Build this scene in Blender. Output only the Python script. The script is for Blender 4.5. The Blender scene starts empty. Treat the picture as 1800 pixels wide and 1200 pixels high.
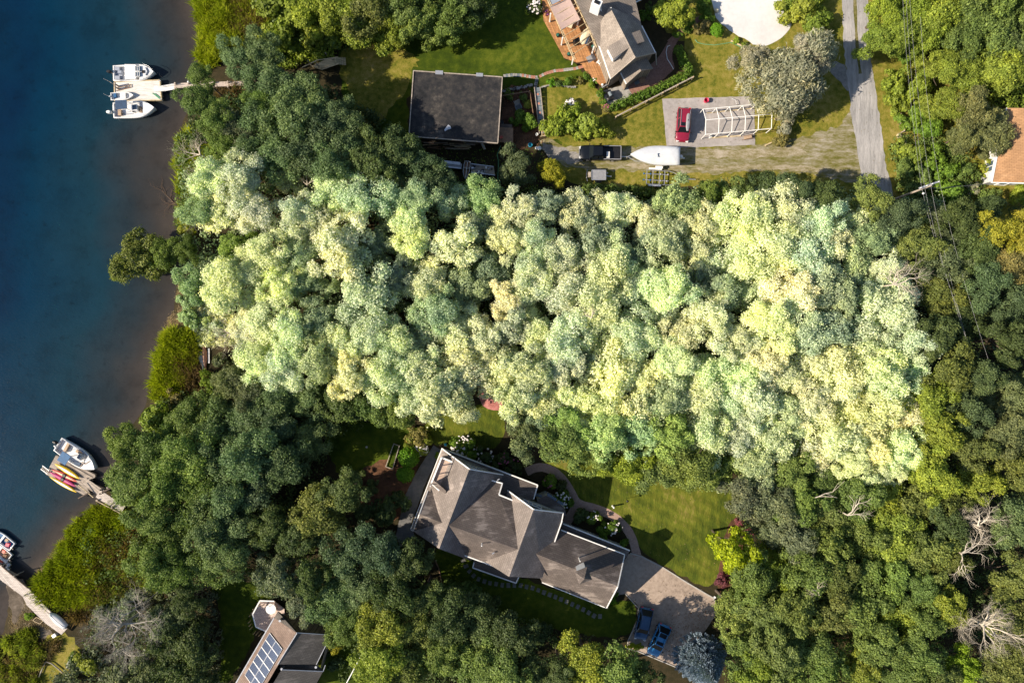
import bpy, math, random
import numpy as np
from mathutils import Vector, Matrix
R = math.radians
random.seed(7)
SC = bpy.context.scene
# ------------------------------------------------------------------ camera, sky, sun, exposure
CAMH = 94.0; PPM = 12.8
cd = bpy.data.cameras.new("camera"); cam = bpy.data.objects.new("camera", cd)
SC.collection.objects.link(cam); cam.location = (0, 0, CAMH); cam.rotation_euler = (0, 0, 0)
cd.sensor_width = 36; cd.lens = 36*CAMH/(1800/PPM); cd.clip_end = 3000; cd.clip_start = 1
SC.camera = cam
SUN_EL, SUN_AZ = 36.0, 12.0        # shadows run towards +x and a little towards +y
w = bpy.data.worlds.new("World"); SC.world = w; w.use_nodes = True
nt = w.node_tree; sky = nt.nodes.new('ShaderNodeTexSky'); sky.sky_type = 'NISHITA'; sky.sun_disc = False
sky.sun_elevation = R(SUN_EL); sky.sun_rotation = R(270-SUN_AZ); sky.ozone_density = 1.5
nt.links.new(sky.outputs[0], nt.nodes['Background'].inputs[0]); nt.nodes['Background'].inputs[1].default_value = 0.082
sd = bpy.data.lights.new("sun", 'SUN'); sun = bpy.data.objects.new("sun", sd); SC.collection.objects.link(sun)
sd.energy = 4.6; sd.angle = R(0.5); sd.color = (1, 0.87, 0.70)
d = Vector((math.cos(R(SUN_EL))*math.cos(R(SUN_AZ)), math.cos(R(SUN_EL))*math.sin(R(SUN_AZ)), -math.sin(R(SUN_EL))))
sun.rotation_euler = d.to_track_quat('-Z', 'Y').to_euler()
SC.view_settings.view_transform = 'Standard'; SC.view_settings.look = 'None'
SC.view_settings.exposure = 0.84; SC.view_settings.gamma = 1
SC.cycles.max_bounces = 6; SC.cycles.transparent_max_bounces = 6

# ------------------------------------------------------------------ helpers
def U(px, py, h=0.0):
    s = (CAMH-h)/CAMH/PPM
    return Vector(((px-900)*s, (600-py)*s, h))
COL = SC.collection
def tag(o, label=None, cat=None, group=None, kind=None):
    if label: o['label'] = label
    if cat: o['category'] = cat
    if group: o['group'] = group
    if kind: o['kind'] = kind
    return o
def thing(name, label, cat, loc=(0, 0, 0), rz=0, group=None):
    o = bpy.data.objects.new(name, None); COL.objects.link(o); o.empty_display_size = 0.5
    o.location = loc; o.rotation_euler = (0, 0, rz); return tag(o, label, cat, group)
class MB:
    def __init__(s): s.v = []; s.f = []; s.m = []; s.sm = []
    def add(s, vs, fs, mi=0, smooth=False):
        b = len(s.v); s.v += [tuple(v) for v in vs]
        for f in fs: s.f.append(tuple(i+b for i in f)); s.m.append(mi); s.sm.append(smooth)
        return s
    def box(s, c, d, rz=0, mi=0, tilt=0):
        x, y, z = d[0]/2, d[1]/2, d[2]/2; M = Matrix.Rotation(rz, 3, 'Z') @ Matrix.Rotation(tilt, 3, 'Y'); c = Vector(c)
        vs = [c+M@Vector((a*x, b*y, e*z)) for e in (-1, 1) for a, b in ((-1, -1), (1, -1), (1, 1), (-1, 1))]
        return s.add(vs, [(3, 2, 1, 0), (4, 5, 6, 7), (0, 1, 5, 4), (1, 2, 6, 5), (2, 3, 7, 6), (3, 0, 4, 7)], mi)
    def cyl(s, p, q, r0, r1=None, n=8, mi=0, cap=True, smooth=True):
        r1 = r0 if r1 is None else r1; p = Vector(p); q = Vector(q); a = (q-p)
        if a.length < 1e-6: return s
        a.normalize(); t = Vector((0, 0, 1)) if abs(a.z) < .9 else Vector((1, 0, 0)); u = a.cross(t).normalized(); v = a.cross(u)
        vs = []
        for k in range(n):
            g = 2*math.pi*k/n; e = u*math.cos(g)+v*math.sin(g); vs += [p+e*r0, q+e*r1]
        fs = [(2*k, 2*k+1, (2*k+3) % (2*n), (2*k+2) % (2*n)) for k in range(n)]
        s.add(vs, fs, mi, smooth)
        if cap: s.add(vs[0::2], [tuple(range(n))], mi); s.add(vs[1::2], [tuple(range(n-1, -1, -1))], mi)
        return s
    def tube(s, pts, r, n=6, mi=0, r1=None):
        m = len(pts)
        for i in range(m-1):
            a = r if r1 is None else r+(r1-r)*i/(m-1); b = r if r1 is None else r+(r1-r)*(i+1)/(m-1)
            s.cyl(pts[i], pts[i+1], a, b, n, mi, cap=(i in (0, m-2)))
        return s
    def bar(s, p, q, w, h, mi=0):     # rectangular bar, w horizontal, h vertical
        p = Vector(p); q = Vector(q); a = (q-p).normalized(); u = Vector((-a.y, a.x, 0))
        u = u.normalized() if u.length > 1e-6 else Vector((1, 0, 0)); v = a.cross(u)
        vs = [b+u*(i*w/2)+v*(j*h/2) for b in (p, q) for i, j in ((-1, -1), (1, -1), (1, 1), (-1, 1))]
        return s.add(vs, [(3, 2, 1, 0), (4, 5, 6, 7), (0, 1, 5, 4), (1, 2, 6, 5), (2, 3, 7, 6), (3, 0, 4, 7)], mi)
    def slab(s, pts, t, mi=0, mj=None):   # polygon with thickness t downwards
        n = len(pts); pts = [Vector(p) for p in pts]
        ar = sum(pts[i].x*pts[(i+1) % n].y-pts[(i+1) % n].x*pts[i].y for i in range(n))
        if ar < 0: pts = pts[::-1]
        lo = [p-Vector((0, 0, t)) for p in pts]
        s.add(pts, [tuple(range(n))], mi); s.add(lo, [tuple(range(n-1, -1, -1))], mi if mj is None else mj)
        s.add(pts+lo, [(i, i+n, (i+1) % n+n, (i+1) % n) for i in range(n)], mi if mj is None else mj); return s
    def prism(s, pts, z0, z1, mi=0):
        return s.slab([(p[0], p[1], z1) for p in pts], z1-z0, mi)
    def loft(s, rings, mi=0, smooth=True, cap=True):   # rings of equal length (closed loops)
        n = len(rings[0]); vs = [p for r in rings for p in r]; fs = []
        for i in range(len(rings)-1):
            for k in range(n): fs.append((i*n+k, i*n+(k+1) % n, (i+1)*n+(k+1) % n, (i+1)*n+k))
        s.add(vs, fs, mi, smooth)
        if cap: s.add(rings[-1], [tuple(range(n))], mi, smooth); s.add(rings[0], [tuple(range(n-1, -1, -1))], mi)
        return s
    def ball(s, c, r, mi=0, n=10, m=6, sz=1.0):
        c = Vector(c); rings = []
        for j in range(1, m):
            a = math.pi*j/m; rings.append([c+Vector((r*math.sin(a)*math.cos(2*math.pi*k/n), r*math.sin(a)*math.sin(2*math.pi*k/n), -r*sz*math.cos(a))) for k in range(n)])
        return s.loft(rings, mi)
    def build(s, name, mats, parent=None, world=True):
        me = bpy.data.meshes.new(name); v = s.v
        if parent is not None and world:
            L = parent.location; v = [(a-L[0], b-L[1], c-L[2]) for a, b, c in s.v]
        me.from_pydata(v, [], s.f)
        for m in (mats if isinstance(mats, (list, tuple)) else [mats]): me.materials.append(m)
        me.polygons.foreach_set('material_index', s.m); me.polygons.foreach_set('use_smooth', s.sm); me.update()
        o = bpy.data.objects.new(name, me); COL.objects.link(o)
        if parent is not None: o.parent = parent
        return o
def copy_tree(o, parent=None):
    c = o.copy(); COL.objects.link(c)
    if parent is not None: c.parent = parent
    for ch in list(o.children): copy_tree(ch, c)
    return c

# ------------------------------------------------------------------ materials
def newmat(name):
    m = bpy.data.materials.new(name); m.use_nodes = True; t = m.node_tree
    return m, t, t.nodes['Principled BSDF']
def nd(t, kind, **kw):
    n = t.nodes.new(kind)
    for k, v in kw.items():
        if k.startswith('i_'): n.inputs[int(k[2:])].default_value = v
        else: setattr(n, k, v)
    return n
def texmap(t, scale=(1, 1, 1), rot=0.0, world=True):
    g = nd(t, 'ShaderNodeNewGeometry') if world else nd(t, 'ShaderNodeTexCoord')
    mp = nd(t, 'ShaderNodeMapping'); mp.inputs['Scale'].default_value = scale; mp.inputs['Rotation'].default_value = (0, 0, rot)
    t.links.new(g.outputs['Position' if world else 'Object'], mp.inputs[0]); return mp.outputs[0]
def noise(t, vec, scale, detail=4, rough=.55):
    n = nd(t, 'ShaderNodeTexNoise'); n.inputs['Scale'].default_value = scale; n.inputs['Detail'].default_value = detail
    n.inputs['Roughness'].default_value = rough; t.links.new(vec, n.inputs['Vector']); return n.outputs[0]
def ramp(t, fac, stops):
    r = nd(t, 'ShaderNodeValToRGB'); e = r.color_ramp.elements
    while len(e) < len(stops): e.new(0.5)
    for i, (p, c) in enumerate(stops): e[i].position = p; e[i].color = (*c, 1)
    t.links.new(fac, r.inputs[0]); return r.outputs[0]
def mixc(t, fac, a, b, mode='MIX'):
    m = nd(t, 'ShaderNodeMix', data_type='RGBA', blend_type=mode)
    for sock, v in ((m.inputs[0], fac), (m.inputs[6], a), (m.inputs[7], b)):
        if hasattr(v, 'links'): t.links.new(v, sock)
        else: sock.default_value = v if not isinstance(v, tuple) else (*v, 1)[:4]
    return m.outputs[2]
def bump(t, b, h, strength=.4, dist=.05):
    n = nd(t, 'ShaderNodeBump'); n.inputs['Strength'].default_value = strength; n.inputs['Distance'].default_value = dist
    t.links.new(h, n.inputs['Height']); t.links.new(n.outputs[0], b.inputs['Normal'])
def plain(name, col, rough=.6, metal=0, var=.18, scale=3.0, spec=.4, coat=0, bmp=0):
    m, t, b = newmat(name); v = texmap(t, world=False); n = noise(t, v, scale, 5)
    lo = tuple(c*(1-var) for c in col); hi = tuple(min(1, c*(1+var)) for c in col)
    t.links.new(ramp(t, n, [(.3, lo), (.7, hi)]), b.inputs['Base Color'])
    b.inputs['Roughness'].default_value = rough; b.inputs['Metallic'].default_value = metal
    b.inputs['Specular IOR Level'].default_value = spec; b.inputs['Coat Weight'].default_value = coat
    if bmp: bump(t, b, noise(t, v, scale*6, 3), bmp, .03)
    return m
def patchy(name, stops, s1=.12, s2=1.5, s3=9., rough=.95, bmp=.6, extra=None, k=(.5, .3, .2), stretch=(1, 1, 1), rot=0, bd=.08):
    """ground surface: three octaves of world space noise run through a colour ramp"""
    m, t, b = newmat(name); v = texmap(t); v2 = texmap(t, stretch, rot)
    a = noise(t, v, s1, 5, .6); c = noise(t, v2, s2, 4, .6); e = noise(t, v2, s3, 3, .7)
    def mul(x, f):
        q = nd(t, 'ShaderNodeMath', operation='MULTIPLY'); t.links.new(x, q.inputs[0]); q.inputs[1].default_value = f; return q.outputs[0]
    def add(x, y):
        q = nd(t, 'ShaderNodeMath', operation='ADD'); t.links.new(x, q.inputs[0]); t.links.new(y, q.inputs[1]); return q.outputs[0]
    f = add(add(mul(a, k[0]), mul(c, k[1])), mul(e, k[2])); col = ramp(t, f, stops)
    if extra: col = extra(t, v, col, b)
    t.links.new(col, b.inputs['Base Color']); b.inputs['Roughness'].default_value = rough; b.inputs['Specular IOR Level'].default_value = .15
    bump(t, b, add(mul(c, .6), e), bmp, bd); return m
def mow(ang, width, s):
    def f(t, v, col, b):
        mp = texmap(t, (1, 1, 1), ang); wv = nd(t, 'ShaderNodeTexWave'); wv.inputs['Scale'].default_value = .314/width; wv.inputs['Distortion'].default_value = 5
        wv.inputs['Detail'].default_value = 3; wv.inputs['Detail Scale'].default_value = .6
        t.links.new(mp, wv.inputs[0]); r = ramp(t, wv.outputs[0], [(.25, (1-s,)*3), (.75, (1+s,)*3)])
        return mixc(t, 1.0, col, r, 'MULTIPLY')
    return f
M = {}
M['litter'] = patchy('forest_floor', [(.3, (.012, .013, .006)), (.45, (.03, .026, .012)), (.58, (.055, .04, .02)), (.7, (.04, .05, .015))])
M['lawn'] = patchy('lawn_grass', [(.36, (.03, .045, .006)), (.46, (.06, .085, .008)), (.56, (.11, .12, .015)), (.66, (.20, .17, .05))], .10, 1.2, 7, extra=mow(R(-32), .9, .08), stretch=(1, .35, 1), rot=R(35))
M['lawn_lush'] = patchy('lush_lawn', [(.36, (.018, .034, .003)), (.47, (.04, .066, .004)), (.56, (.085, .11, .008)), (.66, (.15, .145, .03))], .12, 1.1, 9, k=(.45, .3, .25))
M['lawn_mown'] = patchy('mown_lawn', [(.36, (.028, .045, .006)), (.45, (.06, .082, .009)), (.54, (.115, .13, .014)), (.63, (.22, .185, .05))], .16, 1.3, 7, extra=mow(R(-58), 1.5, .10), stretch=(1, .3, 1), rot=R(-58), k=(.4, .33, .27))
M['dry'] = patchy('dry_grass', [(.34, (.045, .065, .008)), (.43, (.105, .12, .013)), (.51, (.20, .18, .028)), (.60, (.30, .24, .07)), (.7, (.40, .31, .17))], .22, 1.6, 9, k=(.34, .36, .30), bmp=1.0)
M['drive'] = patchy('sandy_lane', [(.34, (.07, .08, .015)), (.44, (.14, .13, .032)), (.52, (.235, .21, .125)), (.64, (.39, .355, .31))], .35, 2.2, 11, k=(.3, .42, .28), stretch=(.22, 1, 1))
M['gravel'] = patchy('grey_gravel', [(.35, (.13, .125, .12)), (.5, (.26, .245, .23)), (.65, (.38, .36, .34))], .25, 3, 18, k=(.35, .3, .35))
M['road'] = patchy('road_gravel', [(.36, (.20, .195, .19)), (.5, (.33, .32, .315)), (.64, (.46, .44, .43))], .2, 2, 16, k=(.3, .45, .25), stretch=(1, .10, 1), rot=R(5))
M['verge'] = patchy('road_grass', [(.35, (.05, .06, .01)), (.5, (.14, .13, .04)), (.65, (.26, .22, .12))], .5, 2, 12)
M['shell'] = patchy('white_shell', [(.3, (.48, .47, .46)), (.45, (.58, .57, .56)), (.6, (.66, .65, .64))], .2, 2, 14, bmp=.25)
M['asphalt'] = patchy('old_asphalt', [(.36, (.24, .22, .21)), (.5, (.33, .305, .295)), (.64, (.42, .385, .37))], .25, 2, 22, bmp=.2)
M['asphalt_dark'] = patchy('dark_asphalt', [(.35, (.09, .09, .09)), (.5, (.14, .14, .14)), (.65, (.2, .19, .18))], .25, 2, 22, bmp=.2)
M['paver'] = patchy('pink_gravel', [(.36, (.17, .135, .11)), (.48, (.34, .27, .22)), (.62, (.47, .385, .32))], .2, 2.2, 20, bmp=.3, k=(.4, .3, .3))
M['brick'] = patchy('brick_path', [(.34, (.12, .06, .045)), (.5, (.24, .13, .10)), (.64, (.33, .21, .17))], .3, 4, 14, bmp=.5, k=(.25, .35, .4))
M['pathbrick'] = patchy('tan_brick_path', [(.34, (.20, .13, .105)), (.5, (.36, .25, .205)), (.64, (.47, .34, .285))], .3, 4, 14, bmp=.4, k=(.25, .35, .4))
M['redbark'] = patchy('red_mulch', [(.34, (.22, .07, .06)), (.5, (.5, .2, .18)), (.64, (.62, .3, .27))], .5, 2, 10)
M['mulch'] = patchy('brown_mulch', [(.34, (.03, .018, .01)), (.5, (.10, .05, .028)), (.64, (.2, .10, .055))], .3, 2, 10)
M['mud'] = patchy('tidal_mud', [(.36, (.05, .04, .03)), (.5, (.13, .105, .08)), (.62, (.26, .22, .18))], .3, 1.5, 8)
def brickmat(name, c1, c2, mortar, sx, rot=0, bw=.5, rh=.25, ms=.02, world=True, off=.5):
    m, t, b = newmat(name); v = texmap(t, (1, 1, 1), rot, world); bk = nd(t, 'ShaderNodeTexBrick'); bk.inputs['Color1'].default_value = (*c1, 1)
    bk.inputs['Color2'].default_value = (*c2, 1); bk.inputs['Mortar'].default_value = (*mortar, 1); bk.inputs['Scale'].default_value = sx
    bk.inputs['Brick Width'].default_value = bw; bk.inputs['Row Height'].default_value = rh; bk.inputs['Mortar Size'].default_value = ms; bk.offset = off
    t.links.new(v, bk.inputs[0]); n = noise(t, v, .5, 5, .65)
    col = mixc(t, 1.0, bk.outputs[0], ramp(t, n, [(.35, (.75,)*3), (.65, (1.25,)*3)]), 'MULTIPLY')
    t.links.new(col, b.inputs['Base Color']); b.inputs['Roughness'].default_value = .9; b.inputs['Specular IOR Level'].default_value = .2
    bump(t, b, bk.outputs[1], -.4, .02); return m
def shingle(name, base, rot, streak=(.42, .37, .33), sc=.9, amt=.5):
    """weathered shingles: rows across the slope plus pale worn streaks"""
    m, t, b = newmat(name); v = texmap(t, (1, 1, 1), rot)
    bk = nd(t, 'ShaderNodeTexBrick'); bk.inputs['Scale'].default_value = 1; bk.inputs['Brick Width'].default_value = .5; bk.inputs['Row Height'].default_value = .22
    bk.inputs['Mortar Size'].default_value = .018; bk.inputs['Color1'].default_value = (*[c*.9 for c in base], 1); bk.inputs['Color2'].default_value = (*[c*1.12 for c in base], 1)
    bk.inputs['Mortar'].default_value = (*[c*.6 for c in base], 1); t.links.new(v, bk.inputs[0])
    n = noise(t, texmap(t, (.5, 3.2, 1), rot), sc, 6, .7); n2 = noise(t, v, .35, 5, .6)
    mx = nd(t, 'ShaderNodeMath', operation='MULTIPLY'); t.links.new(n, mx.inputs[0]); t.links.new(n2, mx.inputs[1])
    f = ramp(t, mx.outputs[0], [(.27, (0, 0, 0)), (.36, (amt,)*3)])
    col = mixc(t, f, bk.outputs[0], streak); col = mixc(t, 1.0, col, ramp(t, n2, [(.3, (.8,)*3), (.7, (1.2,)*3)]), 'MULTIPLY')
    t.links.new(col, b.inputs['Base Color']); b.inputs['Roughness'].default_value = .85; b.inputs['Specular IOR Level'].default_value = .25
    bump(t, b, bk.outputs[1], -.3, .02); return m
HR = R(21)      # the main house stands turned by this much
M['sh_main'] = shingle('brown_shingles', (.118, .098, .088), HR, (.42, .36, .32), amt=.34)  # darker copy of the house shingles: weaker sun on these slopes, in the colour
M['sh_cross'] = shingle('worn_lit_shingles', (.20, .170, .152), HR+R(90), (.46, .39, .35), amt=.35)  # same shingles with worn streaks, base lightened for sun on the cross gables
M['sh_up'] = shingle('grey_shingles', (.235, .20, .17), R(28), (.4, .35, .3), amt=.35)
M['sh_up2'] = shingle('grey_shingle_slope', (.24, .205, .175), R(118), (.4, .35, .3), amt=.3)
M['sh_sol'] = shingle('tan_shingles', (.20, .145, .118), R(30), amt=.15)  # west slope: its sunlit tone is put into the colour
M['sh_sol2'] = shingle('shaded_slope_shingles', (.11, .10, .09), R(30), amt=.2)  # same roof's slopes away from the sun, shade put into the colour
M['sh_org'] = shingle('orange_shingles', (.36, .205, .105), R(0), (.46, .30, .18), amt=.25)
def planks(name, c, rot, width=.14, var=.25, dark=.45):
    m, t, b = newmat(name); v = texmap(t, (1, 1, 1), rot); bk = nd(t, 'ShaderNodeTexBrick'); bk.inputs['Scale'].default_value = 1
    bk.inputs['Brick Width'].default_value = 3.2; bk.inputs['Row Height'].default_value = width; bk.inputs['Mortar Size'].default_value = .012
    bk.inputs['Color1'].default_value = (*[x*(1-var) for x in c], 1); bk.inputs['Color2'].default_value = (*[min(1, x*(1+var)) for x in c], 1)
    bk.inputs['Mortar'].default_value = (*[x*dark for x in c], 1); t.links.new(v, bk.inputs[0])
    n = noise(t, texmap(t, (.6, 6, 1), rot), 1.2, 5, .65)
    t.links.new(mixc(t, 1.0, bk.outputs[0], ramp(t, n, [(.3, (.7,)*3), (.7, (1.25,)*3)]), 'MULTIPLY'), b.inputs['Base Color'])
    b.inputs['Roughness'].default_value = .8; b.inputs['Specular IOR Level'].default_value = .2; bump(t, b, bk.outputs[1], -.4, .02); return m
M['deck'] = planks('orange_deck_boards', (.40, .20, .085), R(67))
M['dock_white'] = planks('pale_dock_boards', (.62, .60, .56), R(5), .2, .05, .8)
M['dock_grey'] = planks('grey_dock_boards', (.33, .28, .235), R(34), .16)
M['dock_pale'] = planks('bleached_boards', (.52, .46, .41), R(52), .2, .12)
M['dock_pier'] = planks('pier_boards', (.5, .42, .36), R(90), .2, .12)
M['wood_pale'] = planks('pale_timber', (.52, .42, .26), R(10), .3, .15)
M['wood_grey'] = plain('grey_timber', (.34, .29, .24), .85, var=.3, bmp=.3)
M['wood_dark'] = plain('dark_timber', (.09, .065, .05), .85, var=.3)
M['wood_brown'] = plain('brown_timber', (.22, .13, .075), .8, var=.3)
M['white'] = plain('white_paint', (.78, .78, .76), .5, var=.05)
M['gel'] = plain('white_gelcoat', (.66, .66, .66), .25, var=.03, coat=.5)
M['wrap'] = plain('white_shrink_wrap', (.62, .64, .67), .4, var=.08, scale=1.2)
M['canvas'] = plain('cream_canvas', (.62, .56, .40), .8, var=.08)
M['awning'] = plain('pink_awning_cloth', (.45, .33, .29), .85, var=.1)
M['bluecan'] = plain('navy_canvas', (.016, .05, .11), .6, var=.2)
M['bluecan2'] = plain('bright_blue_canvas', (.01, .09, .22), .6, var=.2)
M['metal'] = plain('galvanised_metal', (.55, .56, .57), .4, .7, var=.15)
M['alu'] = plain('grey_metal', (.34, .34, .35), .5, .4, var=.15)
M['black'] = plain('black_plastic', (.014, .014, .016), .4, var=.2)
M['rubber'] = plain('tyre_rubber', (.02, .02, .02), .9, var=.2)
M['glass'] = plain('dark_glass', (.010, .014, .018), .15, var=.1, spec=.2)
M['glassb'] = plain('window_glass', (.06, .09, .13), .08, var=.25, spec=.8)
M['tan'] = plain('tan_upholstery', (.42, .30, .2), .7, var=.15)
M['greyflat'] = plain('grey_deck_paint', (.28, .31, .37), .6, var=.1)
M['wall_w'] = brickmat('white_clapboard', (.62, .62, .60), (.66, .66, .64), (.4, .4, .4), 1, 0, 4, .15, .01)
M['wall_g'] = brickmat('cedar_shingle_wall', (.25, .2, .16), (.32, .27, .21), (.12, .1, .08), 1, 0, .3, .18, .015)
M['paint_red'] = plain('crimson_car_paint', (.23, .012, .035), .25, var=.1, coat=1)
M['paint_black'] = plain('black_car_paint', (.006, .008, .012), .3, var=.1, coat=.25, spec=.2)
M['paint_navy'] = plain('navy_car_paint', (.018, .06, .14), .25, var=.1, coat=.4)
M['paint_blue'] = plain('bright_blue_car_paint', (.025, .19, .42), .22, var=.08, coat=1)
M['lens_w'] = plain('headlight_lens', (.7, .7, .68), .15, var=.1, coat=1)
M['lens_r'] = plain('red_lamp_lens', (.5, .02, .02), .2, var=.1, coat=1)
M['red'] = plain('red_plastic', (.5, .03, .08), .4, var=.1)
M['orange'] = plain('salmon_red_plastic', (.62, .11, .07), .4, var=.1)
M['magenta'] = plain('magenta_plastic', (.42, .03, .15), .4, var=.1)
M['yellow'] = plain('yellow_plastic', (.72, .48, .015), .4, var=.1)
M['blueplas'] = plain('turquoise_plastic', (.02, .28, .40), .4, var=.1)
M['green'] = plain('green_hose', (.10, .30, .16), .5, var=.2)
M['greenplas'] = plain('dark_green_plastic', (.02, .12, .09), .5, var=.2)
M['canoe'] = plain('terracotta_hull', (.56, .25, .16), .5, var=.12)
M['stepstone'] = plain('mossy_paver', (.15, .15, .135), .9, var=.3, scale=2)
M['stone'] = plain('grey_stone', (.30, .29, .27), .9, var=.3, scale=2, bmp=.5)
M['redstone'] = plain('red_stone', (.36, .17, .12), .9, var=.3, scale=2, bmp=.5)
M['bluestone'] = plain('blue_grey_stone', (.14, .17, .19), .8, var=.3, scale=2, bmp=.4)
M['concrete'] = plain('concrete', (.40, .38, .35), .9, var=.15)
M['bark'] = plain('tree_bark', (.10, .075, .055), .95, var=.35, scale=5, bmp=.6)
M['dead'] = plain('bleached_dead_wood', (.50, .44, .35), .9, var=.25, scale=5)
M['deadgrey'] = plain('grey_dead_wood', (.34, .31, .26), .9, var=.25, scale=5)
M['driftwood'] = plain('wet_driftwood', (.13, .08, .05), .7, var=.3)
# flat tar roof of the boathouse
M['tar'] = patchy('tar_roof', [(.38, (.014, .015, .017)), (.47, (.026, .026, .028)), (.55, (.048, .044, .041)), (.66, (.13, .115, .10))], .35, 1.6, 8, k=(.42, .36, .22), rough=.75, bmp=.2)
def leafmat(name, trans=.34, sat=1.0):
    m, t, b = newmat(name); oi = nd(t, 'ShaderNodeObjectInfo'); at = nd(t, 'ShaderNodeAttribute', attribute_name='var')
    rr = ramp(t, at.outputs['Fac'], [(0, (.42, .47, .40)), (.45, (.86, .88, .84)), (.8, (1.18, 1.16, 1.0)), (1, (1.65, 1.5, 1.2))])
    rnd = ramp(t, oi.outputs['Random'], [(0, (.87, .88, .89)), (.5, (1, 1, 1)), (1, (1.08, 1.06, .97))])
    c = mixc(t, 1.0, oi.outputs['Color'], rr, 'MULTIPLY'); c = mixc(t, 1.0, c, rnd, 'MULTIPLY')
    nz = noise(t, texmap(t), .28, 3, .6); c = mixc(t, 1.0, c, ramp(t, nz, [(.34, (.92, .97, 1.0)), (.5, (1, 1, 1)), (.66, (1.05, 1.03, .93))]), 'MULTIPLY')
    b.inputs['Roughness'].default_value = .55; b.inputs['Specular IOR Level'].default_value = .25; t.links.new(c, b.inputs['Base Color'])
    tr = nd(t, 'ShaderNodeBsdfTranslucent'); t.links.new(mixc(t, 1.0, c, (1.0, 1.12, .64), 'MULTIPLY'), tr.inputs[0])
    mx = nd(t, 'ShaderNodeMixShader'); mx.inputs[0].default_value = trans
    t.links.new(b.outputs[0], mx.inputs[1]); t.links.new(tr.outputs[0], mx.inputs[2]); t.links.new(mx.outputs[0], t.nodes['Material Output'].inputs[0]); return m
M['leaf'] = leafmat('leaves')
M['flower_w'] = plain('white_petals', (.72, .68, .66), .7, var=.15); M['flower_p'] = plain('pink_petals', (.45, .12, .22), .7, var=.3)
M['flower_v'] = plain('violet_petals', (.32, .08, .35), .7, var=.3)
# water: colour from how deep the bed lies below, computed per vertex
m, t, b = newmat('sea_water'); at = nd(t, 'ShaderNodeAttribute', attribute_name='deep'); v = texmap(t)
n1 = noise(t, v, .045, 6, .6); n2 = noise(t, v, .7, 4, .6); n3 = noise(t, texmap(t, (1, 1, 1)), .22, 6, .7)
ad = nd(t, 'ShaderNodeMath', operation='MULTIPLY_ADD'); t.links.new(n1, ad.inputs[0]); ad.inputs[1].default_value = .5; ad.inputs[2].default_value = -.25
a2 = nd(t, 'ShaderNodeMath', operation='ADD'); t.links.new(ad.outputs[0], a2.inputs[0]); t.links.new(at.outputs['Fac'], a2.inputs[1])
c = ramp(t, a2.outputs[0], [(.0, (.052, .043, .037)), (.09, (.034, .031, .029)), (.22, (.020, .027, .032)), (.44, (.006, .027, .043)), (.8, (.0005, .020, .045)), (1, (.0001, .012, .036))])
c = mixc(t, 1.0, c, ramp(t, n3, [(.34, (.76,)*3), (.48, (.97,)*3), (.68, (1.12,)*3)]), 'MULTIPLY')
c = mixc(t, 1.0, c, ramp(t, n2, [(.28, (.75,)*3), (.40, (1, 1, 1))]), 'MULTIPLY')
t.links.new(c, b.inputs['Base Color']); b.inputs['Roughness'].default_value = .12; b.inputs['IOR'].default_value = 1.33; b.inputs['Specular IOR Level'].default_value = .3; bump(t, b, noise(t, texmap(t, (1, 2.2, 1), R(20)), 2.4, 5, .65), .3, .06)
M['water'] = m

# ------------------------------------------------------------------ ground, water, sheets
SHORE = [(-2000, 600), (-200, 335), (0, 345), (50, 350), (90, 355), (120, 350), (150, 340), (200, 325), (240, 315), (280, 312), (330, 318), (380, 318), (430, 318), (470, 318), (500, 312), (530, 306),
         (570, 288), (600, 275), (640, 268), (680, 262), (710, 255), (740, 232), (780, 212), (820, 200), (860, 190), (890, 170), (905, 150), (925, 125), (950, 105), (990, 75), (1015, 55), (1030, 42), (1042, 16), (1080, 12), (1110, 3), (1130, -15), (1200, -60), (1400, -160), (3200, -500)]
SY = [a for a, b_ in SHORE]; SX = [b_ for a, b_ in SHORE]
def shore_x(y):      # world x of the waterline at world y
    return (np.interp(600-y*PPM, SY, SX)-900)/PPM
def fbm(x, y, s):
    return np.sin(x*s*1.3+y*s*.7+1.3)*.5+np.sin(x*s*2.9-y*s*2.1+.4)*.3+np.sin(y*s*4.7+x*s*3.3+2)*.2
WL = -0.45
def axis(fine0, fine1, st, far):
    a = list(np.arange(fine0, fine1+st/2, st)); o = st; lo, hi = fine0, fine1
    while hi < far: o *= 1.6; hi += o; lo -= o; a = [lo]+a+[hi]
    return np.array(a)
def grid(name, xs, ys, zf, mat, attr=None):
    X, Y = np.meshgrid(xs, ys); Z = zf(X, Y); n, mm = X.shape
    me = bpy.data.meshes.new(name); vs = np.stack([X, Y, Z], -1).reshape(-1, 3)
    i = np.arange(n*mm).reshape(n, mm); f = np.stack([i[:-1, :-1], i[:-1, 1:], i[1:, 1:], i[1:, :-1]], -1).reshape(-1, 4)
    me.from_pydata(vs.tolist(), [], f.tolist()); me.materials.append(mat)
    me.polygons.foreach_set('use_smooth', [True]*len(f))
    if attr is not None:
        a = me.attributes.new('deep', 'FLOAT', 'POINT'); a.data.foreach_set('value', attr(X, Y).reshape(-1).astype(np.float32))
    o = bpy.data.objects.new(name, me); COL.objects.link(o); return tag(o, kind='structure')
def gz(X, Y):
    dd = X-shore_x(Y)+fbm(X, Y, .8)*.4
    return np.clip(np.where(dd > 0, WL+dd*.22, WL+dd*.18), -3.0, 0.0)
ground = grid('ground', axis(-75, 75, .8, 1500), axis(-52, 52, .8, 1500), gz, M['litter'])
def deep(X, Y):
    dd = shore_x(Y)-X; k = np.clip(dd/24.0, 0, 1)
    return k*.95-.02+np.clip((-Y-5)/60, 0, .12)*np.clip(dd/6, 0, 1)
water = grid('water', axis(-75, -20, 1.2, 1500), axis(-52, 52, 1.2, 1500), lambda X, Y: X*0+WL, M['water'], deep)
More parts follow.
